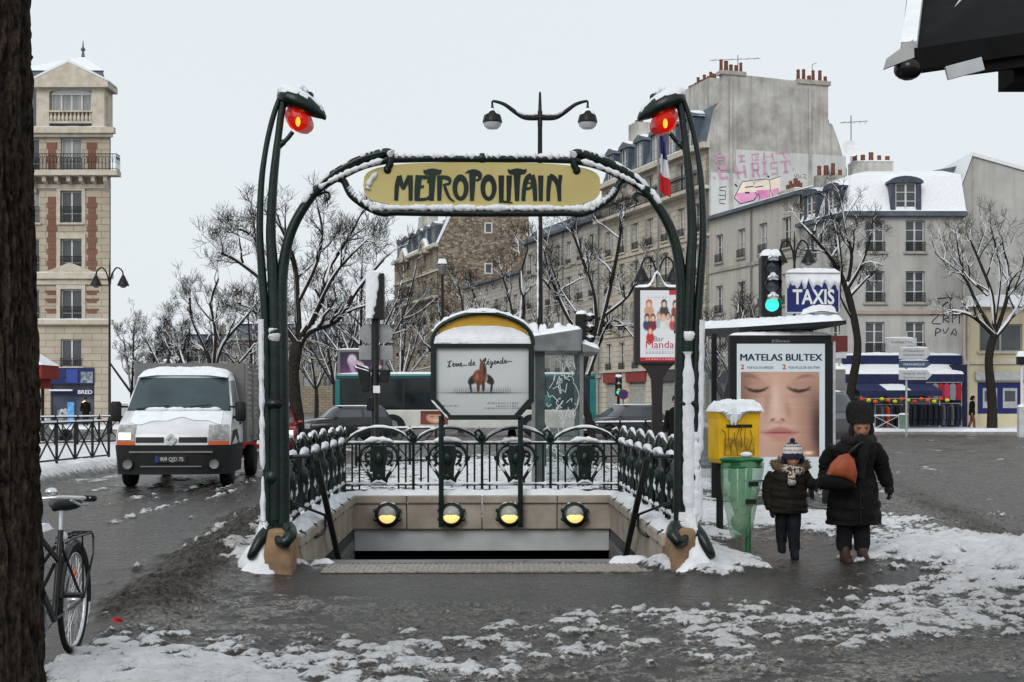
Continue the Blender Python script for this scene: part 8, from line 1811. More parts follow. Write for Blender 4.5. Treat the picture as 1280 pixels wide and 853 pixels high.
q = MB(); q.bar(Vector(tip)+Vector((.01, .02, .07)), Vector(A1)+Vector((.02, 0, .09)), .07, .06); q.build('snow', SNOW, kz)
q = MB(); q.box(X(1267, 6.25)-kz.location.x, X(1500, 6.25)-kz.location.x, -.15, .05, Z(103, 6.25), Z(60, 6.25)); q.build('lantern_band', DKB, kz)
q = MB(); q.box(X(1320, 7.6)-kz.location.x, X(1320, 7.6)-kz.location.x+1.4, .1, 1.2, 0, Z(60, 6.25)); q.build('cabin', DKB, kz)
# fallen scraps
o = thing('litter_scrap', 'small crumpled red wrapper on the foreground snow', 'litter', (X(147, 9.45), 9.45, .06)); m_ = MB(); rg = random.Random(2); m_.add([(rg.uniform(-.04, .04), rg.uniform(-.03, .03), rg.uniform(0, .05)) for _ in range(9)], [(0,1,2),(2,3,4),(4,5,6),(6,7,8),(8,0,3),(1,5,7)]); m_.build('scrap', mat('red_wrapper', C(180, 30, 40), None, rough=.4), o)
o = thing('fallen_branch', 'thin dark twig lying on the wet pavement by the left post', 'branch', (X(285, 14.3), 14.3, .02)); m_ = MB(); m_.tube([(-.33, 0, .02), (-.1, .02, .03), (.15, -.01, .025), (.34, .03, .03)], [.012, .014, .013, .008], 6); m_.tube([(-.33, 0, .02), (-.4, .05, .03)], .008, 5); m_.build('twig', BARK, o)

# ---- bicycle leaning behind the trunk --------------------------------------------------------------------------
by = thing('bicycle', 'black city bicycle with rear rack and orange reflector parked in the snow', 'bicycle', (-2.72, 8.02, .02), R(-86.3))
# local x: forward (towards the left front), wheels in the xz plane
def ring(mb, cx, cz, r_, t, n=40, y=0): mb.tube([(cx+r_*math.cos(a), y, cz+r_*math.sin(a)) for a in np.linspace(0, 2*math.pi, n+1)], t, 8, caps=False)
FRM = mat('black_bike_paint', (.012, .012, .014), None, rough=.25); ALU = mat('bike_aluminium', (.55, .56, .57), (.65, .66, .67), 10, .3, .8)
WB = .52; wr = .335
for cx, nm in ((-WB, 'rear_wheel'), (WB, 'front_wheel')):
    w = bpy.data.objects.new('wheel', None); col.objects.link(w); w.parent = by
    q = MB(); ring(q, cx, wr, wr-.018, .019); q.build('tyre', RUBBER, w, smooth=True); q = MB(); ring(q, cx, wr, wr-.045, .012); q.build('rim', ALU, w, smooth=True)
    q = MB()
    for k in range(28): a = 2*math.pi*k/28; a2 = a+.35*(1 if k % 2 else -1); q.tube([(cx+.025*math.cos(a2), .025*(1 if k % 4 < 2 else -1), wr+.025*math.sin(a2)), (cx+(wr-.05)*math.cos(a), 0, wr+(wr-.05)*math.sin(a))], .0016, 3)
    q.build('spokes', CHROME, w); q = MB(); q.M = Matrix.Translation((cx, 0, wr)) @ Matrix.Rotation(R(90), 4, 'X'); q.lathe([(.022, -.05), (.03, -.04), (.018, -.02), (.018, .02), (.03, .04), (.022, .05)], 12); q.build('hub', ALU, w, smooth=True)
    q = MB(); q.tube([(cx+(wr+.02)*math.cos(a), 0, wr+(wr+.02)*math.sin(a)) for a in np.linspace(R(10 if cx < 0 else 30), R(190 if cx < 0 else 150), 24)], .024, 6, flat=1.0); q.build('mudguard', FRM, w, smooth=True)
q = MB(); q.cbox((-WB-.17, -.03, wr+.12), (.05, .012, .09), Matrix.Rotation(.6, 3, 'Y')); q.build('reflector', mat('orange_reflector', C(222, 84, 30), None, rough=.2), by)
bbk = (-.07, 0, .28); st = (-.2, 0, .72); hd1, hd2 = (.36, 0, .86), (.40, 0, .66)
q = MB(); q.tube([bbk, st], .018, 8); q.tube([st, (-.22, 0, .80)], .018, 8); q.tube([bbk, hd2], .02, 8); q.tube([(-.17, 0, .62), hd1], .016, 8); q.tube([hd1, hd2], .02, 8)
for s_ in (1, -1): q.tube([bbk, (-WB, s_*.055, wr)], .010, 6); q.tube([(-.2, s_*.01, .70), (-WB, s_*.055, wr)], .009, 6)
q.build('frame', FRM, by, smooth=True)
q = MB()
for s_ in (1, -1): q.tube([(.40, s_*.02, .66), (.43, s_*.05, .56), (WB, s_*.05, wr)], .012, 6)
q.tube([(.40, -.04, .655), (.40, .04, .655)], .016, 6); q.build('fork', FRM, by, smooth=True)
q = MB(); q.tube([(-.215, 0, .78), (-.235, 0, .93)], .013, 8); q.build('seat_post', ALU, by, smooth=True)
q = MB(); q.rings([[(x_, w_*math.cos(a), z+h_*math.sin(a)) for a in [2*math.pi*k/14 for k in range(14)]] for x_, w_, z, h_ in ((-.40, .03, .955, .02), (-.385, .085, .955, .04), (-.33, .105, .955, .045), (-.25, .08, .955, .04), (-.15, .035, .955, .03), (-.09, .02, .945, .022), (-.08, .006, .945, .01))]); q.build('saddle', mat('black_saddle', (.008, .008, .009), None, rough=.5, spec=.15), by, smooth=True)
q = MB(); q.tube([(.345, 0, .9), (.335, 0, 1.02)], .014, 8); q.tube(smt([(.20, .29, 1.02), (.30, .27, 1.03), (.37, .15, 1.04), (.37, 0, 1.03), (.37, -.15, 1.04), (.30, -.27, 1.03), (.20, -.29, 1.02)], 4), .011, 8); q.build('handlebar', ALU, by, smooth=True)
for s_ in (1, -1): q = MB(); q.tube([(.18, s_*.295, 1.018), (.30, s_*.27, 1.028)], .018, 8); q.build('grip', RUBBER, by, smooth=True)
for s_ in (1, -1): q = MB(); q.tube([(.33, s_*.2, 1.02), (.28, s_*.24, .99), (.2, s_*.26, .985)], .007, 6); q.build('brake_lever', ALU, by, smooth=True)
q = MB(); q.sphere((.36, .1, 1.07), .035, 10, 7, (1, 1, .7)); q.build('bell', CHROME, by, smooth=True)
q = MB()
for s_ in (1, -1): q.tube([(-.22, s_*.03, .72), (-.3, s_*.06, .745), (-.75, s_*.06, .735), (-.80, s_*.055, .70), (-.78, s_*.06, .60), (-WB-.02, s_*.06, wr+.01)], .007, 6); q.tube([(-.5, s_*.06, .742), (-WB, s_*.06, wr+.01)], .006, 6)
for x_ in (-.35, -.48, -.62, -.74): q.tube([(x_, -.06, .742), (x_, .06, .742)], .006, 5)
q.tube([(-.3, 0, .745), (-.78, 0, .737)], .006, 5); q.build('rear_rack', FRM, by, smooth=True)
q = MB(); q.M = Matrix.Translation((-.07, -.055, .28)) @ Matrix.Rotation(R(90), 4, 'X'); q.lathe([(.03, -.004), (.09, -.004), (.09, .004), (.03, .004)], 24); q.M = None
q.bar((-.07, -.075, .28), (-.13, -.08, .13), .016, .012); q.bar((-.07, .075, .28), (-.01, .08, .43), .016, .012); q.build('crank', ALU, by)
q = MB(); q.cbox((-.13, -.13, .125), (.09, .10, .02)); q.build('pedal', BLACK, by); q = MB(); q.cbox((-.01, .13, .435), (.09, .10, .02)); q.build('pedal', BLACK, by)
q = MB(); q.tube([(-.07, -.06, .37), (-WB, -.06, wr+.04)], .005, 4); q.tube([(-.07, -.06, .19), (-WB, -.06, wr-.04)], .005, 4); q.build('chain', BLACK, by)
q = MB(); q.tube(smt([(-.2, -.03, .70), (0, -.06, .60), (.1, -.07, .5), (-.05, -.07, .46), (-.19, -.03, .6)], 4), .012, 6); q.build('cable_lock', RUBBER, by, smooth=True)
q = MB(); q.tube([(-.1, -.05, .3), (-.16, -.16, .02)], .009, 6); q.build('kickstand', ALU, by)
s2 = MB(); snow_along(s2, [(-.32+.05*k, 0, .757) for k in range(3)], .03, seed=3); snow_along(s2, [(-.28, .05*k-.05, .91) for k in range(3)], .02, seed=4); s2.cbox((-.13, -.13, .14), (.07, .07, .02)); s2.snow(.1, .36, -.05, .05, .845, .03, 8, 4, 3); snow_along(s2, [(-WB+(wr+.03)*math.cos(a), 0, wr+(wr+.03)*math.sin(a)) for a in np.linspace(R(175), R(215), 9)], .014, seed=5); s2.build('snow', SNOW, by, smooth=True)
# ================================================================== people
SKINM = mat('skin', C(176, 128, 104), C(164, 116, 94), 12, .5); SKINP = mat('child_skin', C(184, 136, 112), C(170, 122, 100), 12, .5)
def skin_body(name, joints, edges, m, parent, root=0, sub=1):
    """one continuous body grown over a skeleton: joints (x, y, z, radius), edges between them"""
    me = bpy.data.meshes.new(name); me.from_pydata([j[:3] for j in joints], edges, []); me.materials.append(m)
    o = bpy.data.objects.new(name, me); col.objects.link(o); o.parent = parent
    sk = o.modifiers.new('skin', 'SKIN'); sk.use_smooth_shade = True
    if not me.skin_vertices: me.skin_vertices.new()
    for i, j in enumerate(joints):
        v = me.skin_vertices[0].data[i]; v.radius = (j[3], j[3] if len(j) < 5 else j[4]); v.use_root = (i == root)
    s_ = o.modifiers.new('sub', 'SUBSURF'); s_.levels = sub; s_.render_levels = sub
    return o
def skeleton(H, hand_l, hand_r, foot_l, foot_r, elbow_l=None, elbow_r=None, head=None, stoop=0.0):
    """standing figure facing -y; hands and feet given (x, y, z); returns joints, edges"""
    k = H/1.7; J = []; E_ = []; g = .72
    def add(p, r, par=None, r2=None):
        J.append((*p, r*k*g) if r2 is None else (*p, r*k*g, r2*k*g)); i = len(J)-1
        if par is not None: E_.append((par, i))
        return i
    pel = add((0, 0, .93*k), .13, None, .10); sp = add((0, -.01*k-stoop*.3, 1.12*k), .115, pel, .09); ch = add((0, -.02*k-stoop*.7, 1.32*k), .14, sp, .105); nk = add((0, -.03*k-stoop, 1.45*k), .055, ch)
    hc0 = Vector(head) if head is not None else Vector((0, -.06*k-stoop, 1.60*k)); hd = add(hc0-Vector((0, -.01, .05*k)), .07, nk); hd2 = add(hc0+Vector((0, .015, .015*k)), .08, hd)
    for s_, hand, elb in ((-1, hand_l, elbow_l), (1, hand_r, elbow_r)):
        sh_ = add((s_*.17*k, -.02*k-stoop*.8, 1.37*k), .06, ch); hand = Vector(hand)
        e_ = Vector(elb) if elb else (Vector(J[sh_][:3])+hand)/2+Vector((s_*.04, .05, -.03))
        ei = add(e_, .045, sh_); wr_ = e_.lerp(hand, .8); wi = add(wr_, .03, ei); pi_ = add(hand, .03, wi, .018)
        d = (hand-wr_).normalized(); sd = d.cross(Vector((0, 1, 0))); sd = sd.normalized() if sd.length > .1 else Vector((0, 1, 0)); fw = sd.cross(d)
        for f in range(4): q = hand+d*.03*k+fw*(f-1.5)*.019*k; a = add(q, .010, pi_); b_ = add(q+d*(.05-.006*abs(f-1.4))*k+sd*.012*k*-s_, .009, a); add(q+d*(.07-.006*abs(f-1.4))*k+sd*.03*k*-s_, .007, b_)
        q = wr_.lerp(hand, .6)+fw*-.04*k; a = add(q, .011, pi_); add(q+d*.045*k-fw*.012*k, .009, a)
    for s_, ft in ((-1, foot_l), (1, foot_r)):
        hp = add((s_*.09*k, 0, .86*k), .095, pel); ft = Vector(ft); ank = ft+Vector((0, .04*k, .08*k)); kn = (Vector(J[hp][:3])+ank)/2+Vector((0, -.05*k, .02*k)); ki = add(kn, .06, hp); ai = add(ank, .042, ki); add(ft+Vector((0, -.12*k, .03*k)), .04, ai, .028)
    return J, E_
def loft_z(lv, n=22, wob=.0, seed=1, folds=7, fine=1):
    if fine > 1: lv = [tuple(float(c) for c in q) for q in smooth_pts(lv, fine)]
    rg = random.Random(seed); ph = [rg.uniform(0, 6.28) for _ in range(3)]
    out = []
    for i, (z, cx, cy, rx, ry) in enumerate(lv):
        r_ = []
        for k in range(n):
            a = 2*math.pi*k/n; w = 1+wob*(i/len(lv))*math.sin(folds*a+ph[0]+i*.2)+wob*.5*math.sin(3*a+ph[1]+i*.6); r_.append((cx+rx*math.cos(a)*w, cy+ry*math.sin(a)*w, z))
        out.append(r_)
    return out
def quilt(mb, amp, step):
    """horizontal padding: bulges between stitch lines"""
    mb.v = [(x*(1+amp*(abs(math.sin(math.pi*z/step))**.6-.6)), y*(1+amp*(abs(math.sin(math.pi*z/step))**.6-.6)), z) for x, y, z in mb.v]
def puffy(mb, pts, radii, rings=6, n=12, amp=.08):
    """padded sleeve: tube with soft quilting bulges"""
    q = smt(pts, 6); m = len(q); rr = []
    for i in range(m):
        f = i/(m-1)*(len(radii)-1); j = min(int(f), len(radii)-2); r_ = radii[j]+(radii[j+1]-radii[j])*(f-j); rr.append(r_*(1+amp*abs(math.sin(i/(m-1)*rings*math.pi))-amp/2))
    mb.tube(q, rr, n)
def make_head(parent, c, h, m, tilt=0.0, turn=0.0, hair=None):
    """head with brow, nose, mouth, chin and ears; c is its centre, h its height"""
    o = bpy.data.objects.new('head', None); col.objects.link(o); o.parent = parent; o.location = c; o.rotation_euler = (tilt, 0, turn)
    q = MB(); rows_ = []; n = 24
    for i in range(17):
        t = -1+2*i/16; z = t*h/2; w = math.sqrt(max(1-t*t, .004)); jaw = .78 if t < -.2 else 1.0; jw = 1-(.26*max(0, -t-.1)); r_ = []
        for k in range(n):
            a = 2*math.pi*k/n-math.pi/2; x = math.cos(a)*w*h*.36*jw; y = math.sin(a)*w*h*.43
            fr = max(0, -math.sin(a))**6
            if abs(math.cos(a)) < .3: y -= fr*h*(.085*math.exp(-((t+.12)/.16)**2)*(1-abs(math.cos(a))/.3) + .02*math.exp(-((t+.5)/.09)**2)+.02*math.exp(-((t+.78)/.12)**2))
            y += .03*h*fr*math.exp(-((t-.05)/.09)**2)*(1 if .15 < abs(math.cos(a)) < .55 else 0)
            r_.append((x, y, z))
        rows_.append(r_)
    q.rings(rows_); q.sphere((h*.36, .02*h, -.02*h), .09*h, 8, 6, (.4, .7, 1.2)); q.sphere((-h*.36, .02*h, -.02*h), .09*h, 8, 6, (.4, .7, 1.2)); q.build('face', m, o, smooth=True)
    for s_ in (1, -1): e_ = MB(); e_.sphere((s_*.15*h, -.375*h, .045*h), .05*h, 8, 6, (1.1, .5, .55)); e_.build('eye', mat('dark_eye', (.03, .022, .018), None, rough=.2), o, smooth=True); e_ = MB(); e_.tube([(s_*.06*h, -.40*h, .12*h), (s_*.15*h, -.40*h, .14*h), (s_*.24*h, -.35*h, .12*h)], .016*h, 5); e_.build('eyebrow', mat('dark_brow', (.03, .022, .018), None, rough=.9), o)
    e_ = MB(); e_.sphere((0, -.405*h, -.25*h), .09*h, 8, 6, (1.2, .5, .35)); e_.build('mouth', mat('lips', C(146, 84, 78), None, rough=.5), o, smooth=True)
    return o
COATB = mat('black_padded_coat', (.005, .0047, .0044), (.009, .0085, .008), 5, .6, bump=.6, bscale=18, spec=.07)
TROU = mat('black_trousers', (.010, .010, .012), (.016, .016, .018), 8, .85, spec=.1); BOOT = mat('brown_boot_leather', C(66, 47, 38), C(48, 35, 29), 7, .5); KNIT = mat('black_knit', (.010, .010, .011), (.022, .022, .023), 60, .95, bump=.5, bscale=160, spec=.08)
# ---- woman ------------------------------------------------------------------------------------------------------
DW = 13.42; wo = thing('person', 'person in long black padded coat and knitted hat holding a child by the hand', 'person', (X(1066, DW), DW, .01), R(4)); sw = F/DW
def w_(px, py, y=0.0): return Vector(((px-1066)/sw, y, Z(py, DW)-.01))
J, E_ = skeleton(1.42, w_(1021, 606, -.06), w_(1112, 612, -.02), (-.075, .03, .0), (.085, -.02, 0), elbow_l=w_(1035, 590, .05), elbow_r=w_(1106, 588, .04), head=tuple(w_(1071, 534, -.115)), stoop=.03)
skin_body('body', J, E_, SKINM, wo)
q = MB(); zz = [(655,.27,.20,0),(645,.268,.2,0),(628,.255,.19,0),(610,.235,.175,0),(596,.215,.16,0),(584,.205,.155,-.01),(574,.215,.16,-.02),(564,.225,.155,-.04),(557,.20,.14,-.05),(551,.13,.11,-.06),(546,.10,.10,-.07)]
q.rings(loft_z([(w_(0, a).z, .01*(1 if a > 600 else 0), c, rx, ry) for a, rx, ry, c in zz], 64, .03, 3, 9, 10), caps=True); quilt(q, .035, .105); crease(q, .016, 10, 3); q.build('coat', COATB, wo, smooth=True)
q = MB(); q.tube([(.012, -.04+c_, z) for z, c_ in ((.40, -.165), (.62, -.155), (.82, -.14), (1.0, -.155), (1.1, -.165))], .006, 5)
for z in (.55, .68, .81, .94, 1.05): q.sphere((.03, -.205 if z < .7 else -.19, z), .011, 6, 5, (1, .5, 1))
q.build('coat_fastening', BLACK, wo)
for pts, rd in (([w_(1044, 560, -.03), w_(1035, 577, .02), w_(1033, 590, .02), w_(1028, 600, -.03), w_(1022, 604, -.06)], (.085, .085, .075, .065, .055)), ([w_(1090, 560, -.03), w_(1101, 575, .02), w_(1106, 590, .03), w_(1110, 603, .0), w_(1111, 608, -.01)], (.085, .085, .075, .065, .055))):
    q = MB(); puffy(q, pts, rd, 9, 20, .12); crease(q, .010, 16, 5); q.build('sleeve', COATB, wo, smooth=True)
for s_, hx, hy in ((-1, 1021, 607), (1, 1112, 614)):
    q = MB(); p = w_(hx, hy, -.05 if s_ < 0 else -.02); d = Vector((s_*.1, -.1, -1)).normalized() if s_ > 0 else Vector((-.6, -.1, -.6)).normalized(); sd = Vector((0, 1, 0))
    q.tube([p-d*.06, p-d*.02, p+d*.02], [.038, .045, .042], 10)
    for f in range(4): a = p+d*.015+sd*(f-1.5)*.020; q.tube([a, a+d*.045+Vector((-s_*.008, 0, 0)), a+d*(.072-.006*abs(f-1.4))+Vector((-s_*.028, 0, 0))], [.0125, .0115, .009], 8)
    a = p-d*.02-sd*.038; q.tube([a, a+d*.03-sd*.012, a+d*.055-sd*.008], [.014, .012, .010], 8); q.build('glove', KNIT, wo, smooth=True)
q = MB(); c = w_(1071, 533, -.13)
q.rings(loft_z([(c.z+.255, c.x-.01, c.y+.06, .02, .02), (c.z+.25, c.x-.01, c.y+.06, .06, .06), (c.z+.22, c.x-.008, c.y+.055, .10, .10), (c.z+.16, c.x-.004, c.y+.045, .128, .13), (c.z+.09, c.x, c.y+.03, .134, .138), (c.z+.045, c.x, c.y+.01, .128, .134), (c.z+.03, c.x, c.y+.0, .122, .13)], 28, 0, 1, 7, 4)); crease(q, .006, 30, 2); q.build('hat', KNIT, wo, smooth=True)
q = MB(); q.sphere((c.x-.03, c.y+.06, c.z+.262), .022, 8, 6); q.build('hat_tip', KNIT, wo, smooth=True)
make_head(wo, (c.x, c.y, c.z-.0), .24, SKINM, tilt=R(24), turn=R(-8))
HAIR = mat('dark_hair', (.012, .010, .009), None, rough=.6); 
for s_ in (1, -1): q = MB(); q.tube([(c.x+s_*.092, c.y-.02, c.z+.05), (c.x+s_*.102, c.y-.01, c.z-.04), (c.x+s_*.09, c.y, c.z-.13)], [.02, .03, .022], 8); q.build('hair', HAIR, wo, smooth=True)
q = MB(); q.tube([(c.x+.13*math.cos(a), c.y+.06+.13*math.sin(a), c.z-.125+.02*math.sin(a)) for a in np.linspace(0, 2*math.pi, 17)], [.05+.012*math.sin(5*a) for a in range(17)], 10, caps=False); q.build('hood_collar', mat('dark_fur', (.016, .013, .011), (.03, .025, .022), 40, .95, bump=1, bscale=90), wo, smooth=True)
q = MB(); q.tube(smt([(c.x-.05, c.y-.05, c.z-.12), (c.x-.0, c.y-.09, c.z-.17), (c.x-.01, c.y-.09, c.z-.3), (c.x-.02, c.y-.06, c.z-.5)], 4), [.06]*4+[.055]*5+[.04]*4, 10); q.build('scarf', KNIT, wo, smooth=True)
for s_, fx, fy in ((-1, -.075, .02), (1, .085, -.03)):
    q = MB(); q.rings(loft_z([(.12, fx, fy+.02, .068, .072), (.2, fx, fy+.02, .078, .082), (.4, fx*.95, fy*.5, .085, .095), (.6, fx*.9, 0, .09, .1)], 26, .05, 5+s_, 7, 6)); crease(q, .010, 14, 2+s_); q.build('trouser_leg', TROU, wo, smooth=True)
    q = MB(); q.rings([[(fx+rx*math.cos(a), fy+cy+ry*math.sin(a), z) for a in [2*math.pi*k/14 for k in range(14)]] for z, cy, rx, ry in ((.0, -.055, .048, .135), (.03, -.055, .05, .14), (.065, -.04, .05, .115), (.1, .0, .052, .075), (.17, .015, .056, .066), (.215, .015, .062, .07))]); q.build('boot', BOOT, wo, smooth=True)
    q = MB(); q.rings([[(fx+.054*math.cos(a), fy-.055+.146*math.sin(a), z) for a in [2*math.pi*k/16 for k in range(16)]] for z in (-.012, .018)]); q.build('boot_sole', RUBBER, wo)
# ---- her shoulder bag
bg_ = thing('shoulder_bag', 'black shoulder bag with an orange flap held before the black coat', 'bag', (X(1047, 13.15), 13.15, Z(609, 13.15))); sb_ = F/13.15
def b3(px, py, y=0): return ((px-1047)/sb_, y, (609-py)/sb_)
ORG = mat('orange_nylon', C(150, 74, 44), C(128, 60, 37), 6, .5, bump=.4, bscale=12)
up = [(1034,594),(1040,580),(1050,570),(1060,567),(1067,574),(1071,592),(1068,606),(1055,598)]
q = MB(); ce = b3(1055, 586); pu = [b3(*p) for p in up]
q.rings([[(ce[0]+(p[0]-ce[0])*k, y, ce[2]+(p[2]-ce[2])*k) for p in pu] for k, y in ((.8, .09), (1, .06), (1.0, -.03), (.8, -.075), (.4, -.09))]); q.build('flap', ORG, bg_, smooth=True)
lo2 = [(1020,608),(1024,597),(1034,593),(1052,597),(1068,605),(1070,611),(1050,613),(1030,612)]; ce = b3(1046, 604); pl2 = [b3(*p) for p in lo2]
q = MB(); q.rings([[(ce[0]+(p[0]-ce[0])*k, y, ce[2]+(p[2]-ce[2])*k) for p in pl2] for k, y in ((.8, .08), (1, .05), (1.0, -.05), (.8, -.085), (.4, -.10))]); q.build('body', mat('black_nylon', (.006, .006, .0065), None, rough=.7, bump=.3, bscale=10, spec=.06), bg_, smooth=True)
q = MB(); q.tube(smt([b3(1060, 568, .0), b3(1072, 556, -.02), b3(1085, 551, .05)], 4), .012, 6); q.build('strap', BLACK, bg_, smooth=True)
# ---- child ------------------------------------------------------------------------------------------------------
DC = 13.85; ki = thing('person', 'child in dark padded jacket, patterned scarf and navy and white knitted hat', 'person', (X(985, DC), DC, .01), R(-3)); sc2 = F/DC
def c_(px, py, y=0.0): return Vector(((px-985)/sc2, y, Z(py, DC)-.01))
J, E_ = skeleton(1.06, c_(966, 640, -.03), c_(1019, 605, .0), (-.06, .07, .07), (.055, -.04, 0), elbow_l=c_(964, 618, .04), elbow_r=c_(1010, 600, .03), head=tuple(c_(990, 573, -.035)), stoop=.01)
skin_body('body', J, E_, SKINP, ki)
CJ = mat('dark_olive_jacket', (.012, .0105, .008), (.019, .017, .014), 6, .6, bump=.6, bscale=24, spec=.07); NAVK = mat('navy_knit', C(24, 28, 50), C(34, 40, 64), 60, .95, bump=.6, bscale=150); NAVT = mat('navy_trousers', (.010, .011, .016), (.016, .017, .022), 9, .85, spec=.1)
q = MB(); lv_ = [(641,.185,.135),(636,.198,.148),(629,.2,.15),(624,.192,.142),(618,.196,.146),(611,.188,.14),(606,.178,.132),(600,.182,.135),(594,.172,.125),(589,.14,.11),(585,.08,.08)]
q.rings(loft_z([(c_(0, a).z, 0, -.005, rx, ry) for a, rx, ry in lv_], 56, .03, 8, 6, 9)); quilt(q, .05, .085); crease(q, .008, 14, 7); q.build('jacket', CJ, ki, smooth=True)
for pts, rd in (([c_(969, 593), c_(963, 606, .02), c_(962, 622, .02), c_(965, 636, -.02)], (.075, .075, .068, .055)), ([c_(1003, 593), c_(1009, 601, .02), c_(1014, 604, .0), c_(1019, 605, 0)], (.075, .07, .062, .05))):
    q = MB(); puffy(q, pts, rd, 7, 18, .12); crease(q, .008, 20, 9); q.build('sleeve', CJ, ki, smooth=True)
q = MB(); p = c_(966, 641, -.03); q.sphere(p, .042, 10, 8, (.8, 1, 1.3)); q.sphere(p+Vector((.025, -.035, .01)), .02, 8, 6, (.8, .8, 1.5)); q.build('mitten', NAVK, ki, smooth=True); q = MB(); p = c_(1020, 605, 0); q.sphere(p, .035, 10, 8, (1.2, 1, .9)); q.build('mitten', NAVK, ki, smooth=True)
hc_ = c_(990, 573, -.05)
make_head(ki, hc_, .19, SKINP, tilt=R(12), turn=R(4))
def hat_mat():
    m = bpy.data.materials.new('navy_white_pattern_knit'); m.use_nodes = True; nt = m.node_tree; b = nt.nodes['Principled BSDF']; b.inputs['Roughness'].default_value = .95
    tc = nt.nodes.new('ShaderNodeTexCoord'); sx = nt.nodes.new('ShaderNodeSeparateXYZ'); nt.links.new(tc.outputs['Object'], sx.inputs[0])
    mr = nt.nodes.new('ShaderNodeMapRange'); nt.links.new(sx.outputs['Z'], mr.inputs['Value']); mr.inputs['From Min'].default_value = hc_.z-.01; mr.inputs['From Max'].default_value = hc_.z+.16
    r = nt.nodes.new('ShaderNodeValToRGB'); r.color_ramp.interpolation = 'CONSTANT'; e = r.color_ramp.elements; e[0].color = (*C(24, 30, 56), 1); e[1].position = .40; e[1].color = (*C(196, 190, 184), 1)
    for p_, c2 in ((.55, C(90, 84, 90)), (.6, C(200, 194, 188)), (.78, C(60, 60, 76)), (.84, C(190, 184, 180)), (.92, C(28, 32, 56))): x = e.new(p_); x.color = (*c2, 1)
    nz_ = nt.nodes.new('ShaderNodeTexChecker'); nz_.inputs['Scale'].default_value = 55; nt.links.new(tc.outputs['Object'], nz_.inputs['Vector'])
    ad = nt.nodes.new('ShaderNodeMath'); ad.operation = 'MULTIPLY_ADD'; nt.links.new(nz_.outputs['Fac'], ad.inputs[0]); ad.inputs[1].default_value = .05; nt.links.new(mr.outputs[0], ad.inputs[2]); nt.links.new(ad.outputs[0], r.inputs['Fac']); nt.links.new(r.outputs['Color'], b.inputs['Base Color'])
    return m
HATM = hat_mat(); c = hc_
q = MB(); q.rings(loft_z([(c.z+.165, c.x, c.y+.02, .015, .015), (c.z+.16, c.x, c.y+.02, .045, .045), (c.z+.13, c.x, c.y+.02, .085, .088), (c.z+.08, c.x, c.y+.015, .104, .108), (c.z+.03, c.x, c.y+.005, .106, .112), (c.z+.0, c.x, c.y, .10, .106)], 20)); q.build('hat', HATM, ki, smooth=True)
q = MB(); q.sphere((c.x, c.y+.02, c.z+.18), .028, 8, 6); q.build('pompom', NAVK, ki, smooth=True)
for s_ in (1, -1): q = MB(); q.tube([(c.x+s_*.09, c.y, c.z+.02), (c.x+s_*.09, c.y-.01, c.z-.05)], [.03, .02], 8); q.build('ear_flap', NAVK, ki, smooth=True)
FUR = mat('brown_fur_trim', C(86, 68, 52), C(120, 100, 80), 50, .95, bump=1, bscale=120); q = MB(); rg = random.Random(4)
q.tube([(c.x-.02+.15*math.cos(a), c.y+.06+.10*math.sin(a), c.z-.075+.035*math.sin(a)) for a in np.linspace(0, 2*math.pi, 25)], [.04+.014*rg.random() for _ in range(25)], 9, caps=False)
for k in range(130): a = rg.uniform(0, 6.28); p = Vector((c.x-.02+.15*math.cos(a), c.y+.06+.10*math.sin(a), c.z-.075+.035*math.sin(a))); d = Vector((math.cos(a)*.6+rg.uniform(-.6, .6), math.sin(a)*.6-.4*rg.random(), rg.uniform(-.3, 1))).normalized(); q.tube([p+d*.03, p+d*rg.uniform(.06, .08)], [.008, .002], 4)
q.build('fur_hood', FUR, ki, smooth=True)
SCF = mat('patterned_scarf', C(70, 56, 60), C(196, 184, 172), 34, .95, bump=.4, bscale=80, lo=.47, hi=.53); q = MB(); q.tube([(c.x-.01+.10*math.cos(a), c.y+.02+.10*math.sin(a), c.z-.115+.012*math.sin(2*a)) for a in np.linspace(0, 2*math.pi, 17)], .045, 10, caps=False); q.tube([(c.x-.02, c.y-.09, c.z-.13), (c.x-.03, c.y-.12, c.z-.19), (c.x-.03, c.y-.13, c.z-.25)], [.04, .04, .03], 8); q.build('scarf', SCF, ki, smooth=True)
q = MB(); q.sphere((c.x-.03, c.y-.14, c.z-.235), .045, 8, 6, (1, .6, .8)); q.build('scarf_toggle', mat('pale_wool', C(176, 174, 172), C(120, 118, 120), 40, .95), ki, smooth=True)
for s_, fx, fy, z0 in ((-1, -.06, .06, .07), (1, .055, -.05, 0)):
    q = MB(); q.rings(loft_z([(z0+.07, fx, fy, .05, .055), (z0+.2, fx, fy*.8, .062, .066), (.4, fx*.95, fy*.4, .07, .078), (.52, fx*.9, 0, .078, .085)], 24, .06, 3+s_, 7, 6)); crease(q, .008, 18, 4+s_); q.build('trouser_leg', NAVT, ki, smooth=True)
    q = MB(); q.rings([[(fx+rx*math.cos(a), fy+cy+ry*math.sin(a)*1.0, z0+z-(.35*(cy+ry*math.sin(a))*-1 if s_ < 0 else 0)*.5) for a in [2*math.pi*k/14 for k in range(14)]] for z, cy, rx, ry in ((.0, -.035, .04, .10), (.03, -.035, .043, .105), (.06, -.02, .043, .08), (.1, .0, .046, .058), (.13, .0, .05, .06))]); q.build('shoe', NAVT, ki, smooth=True)
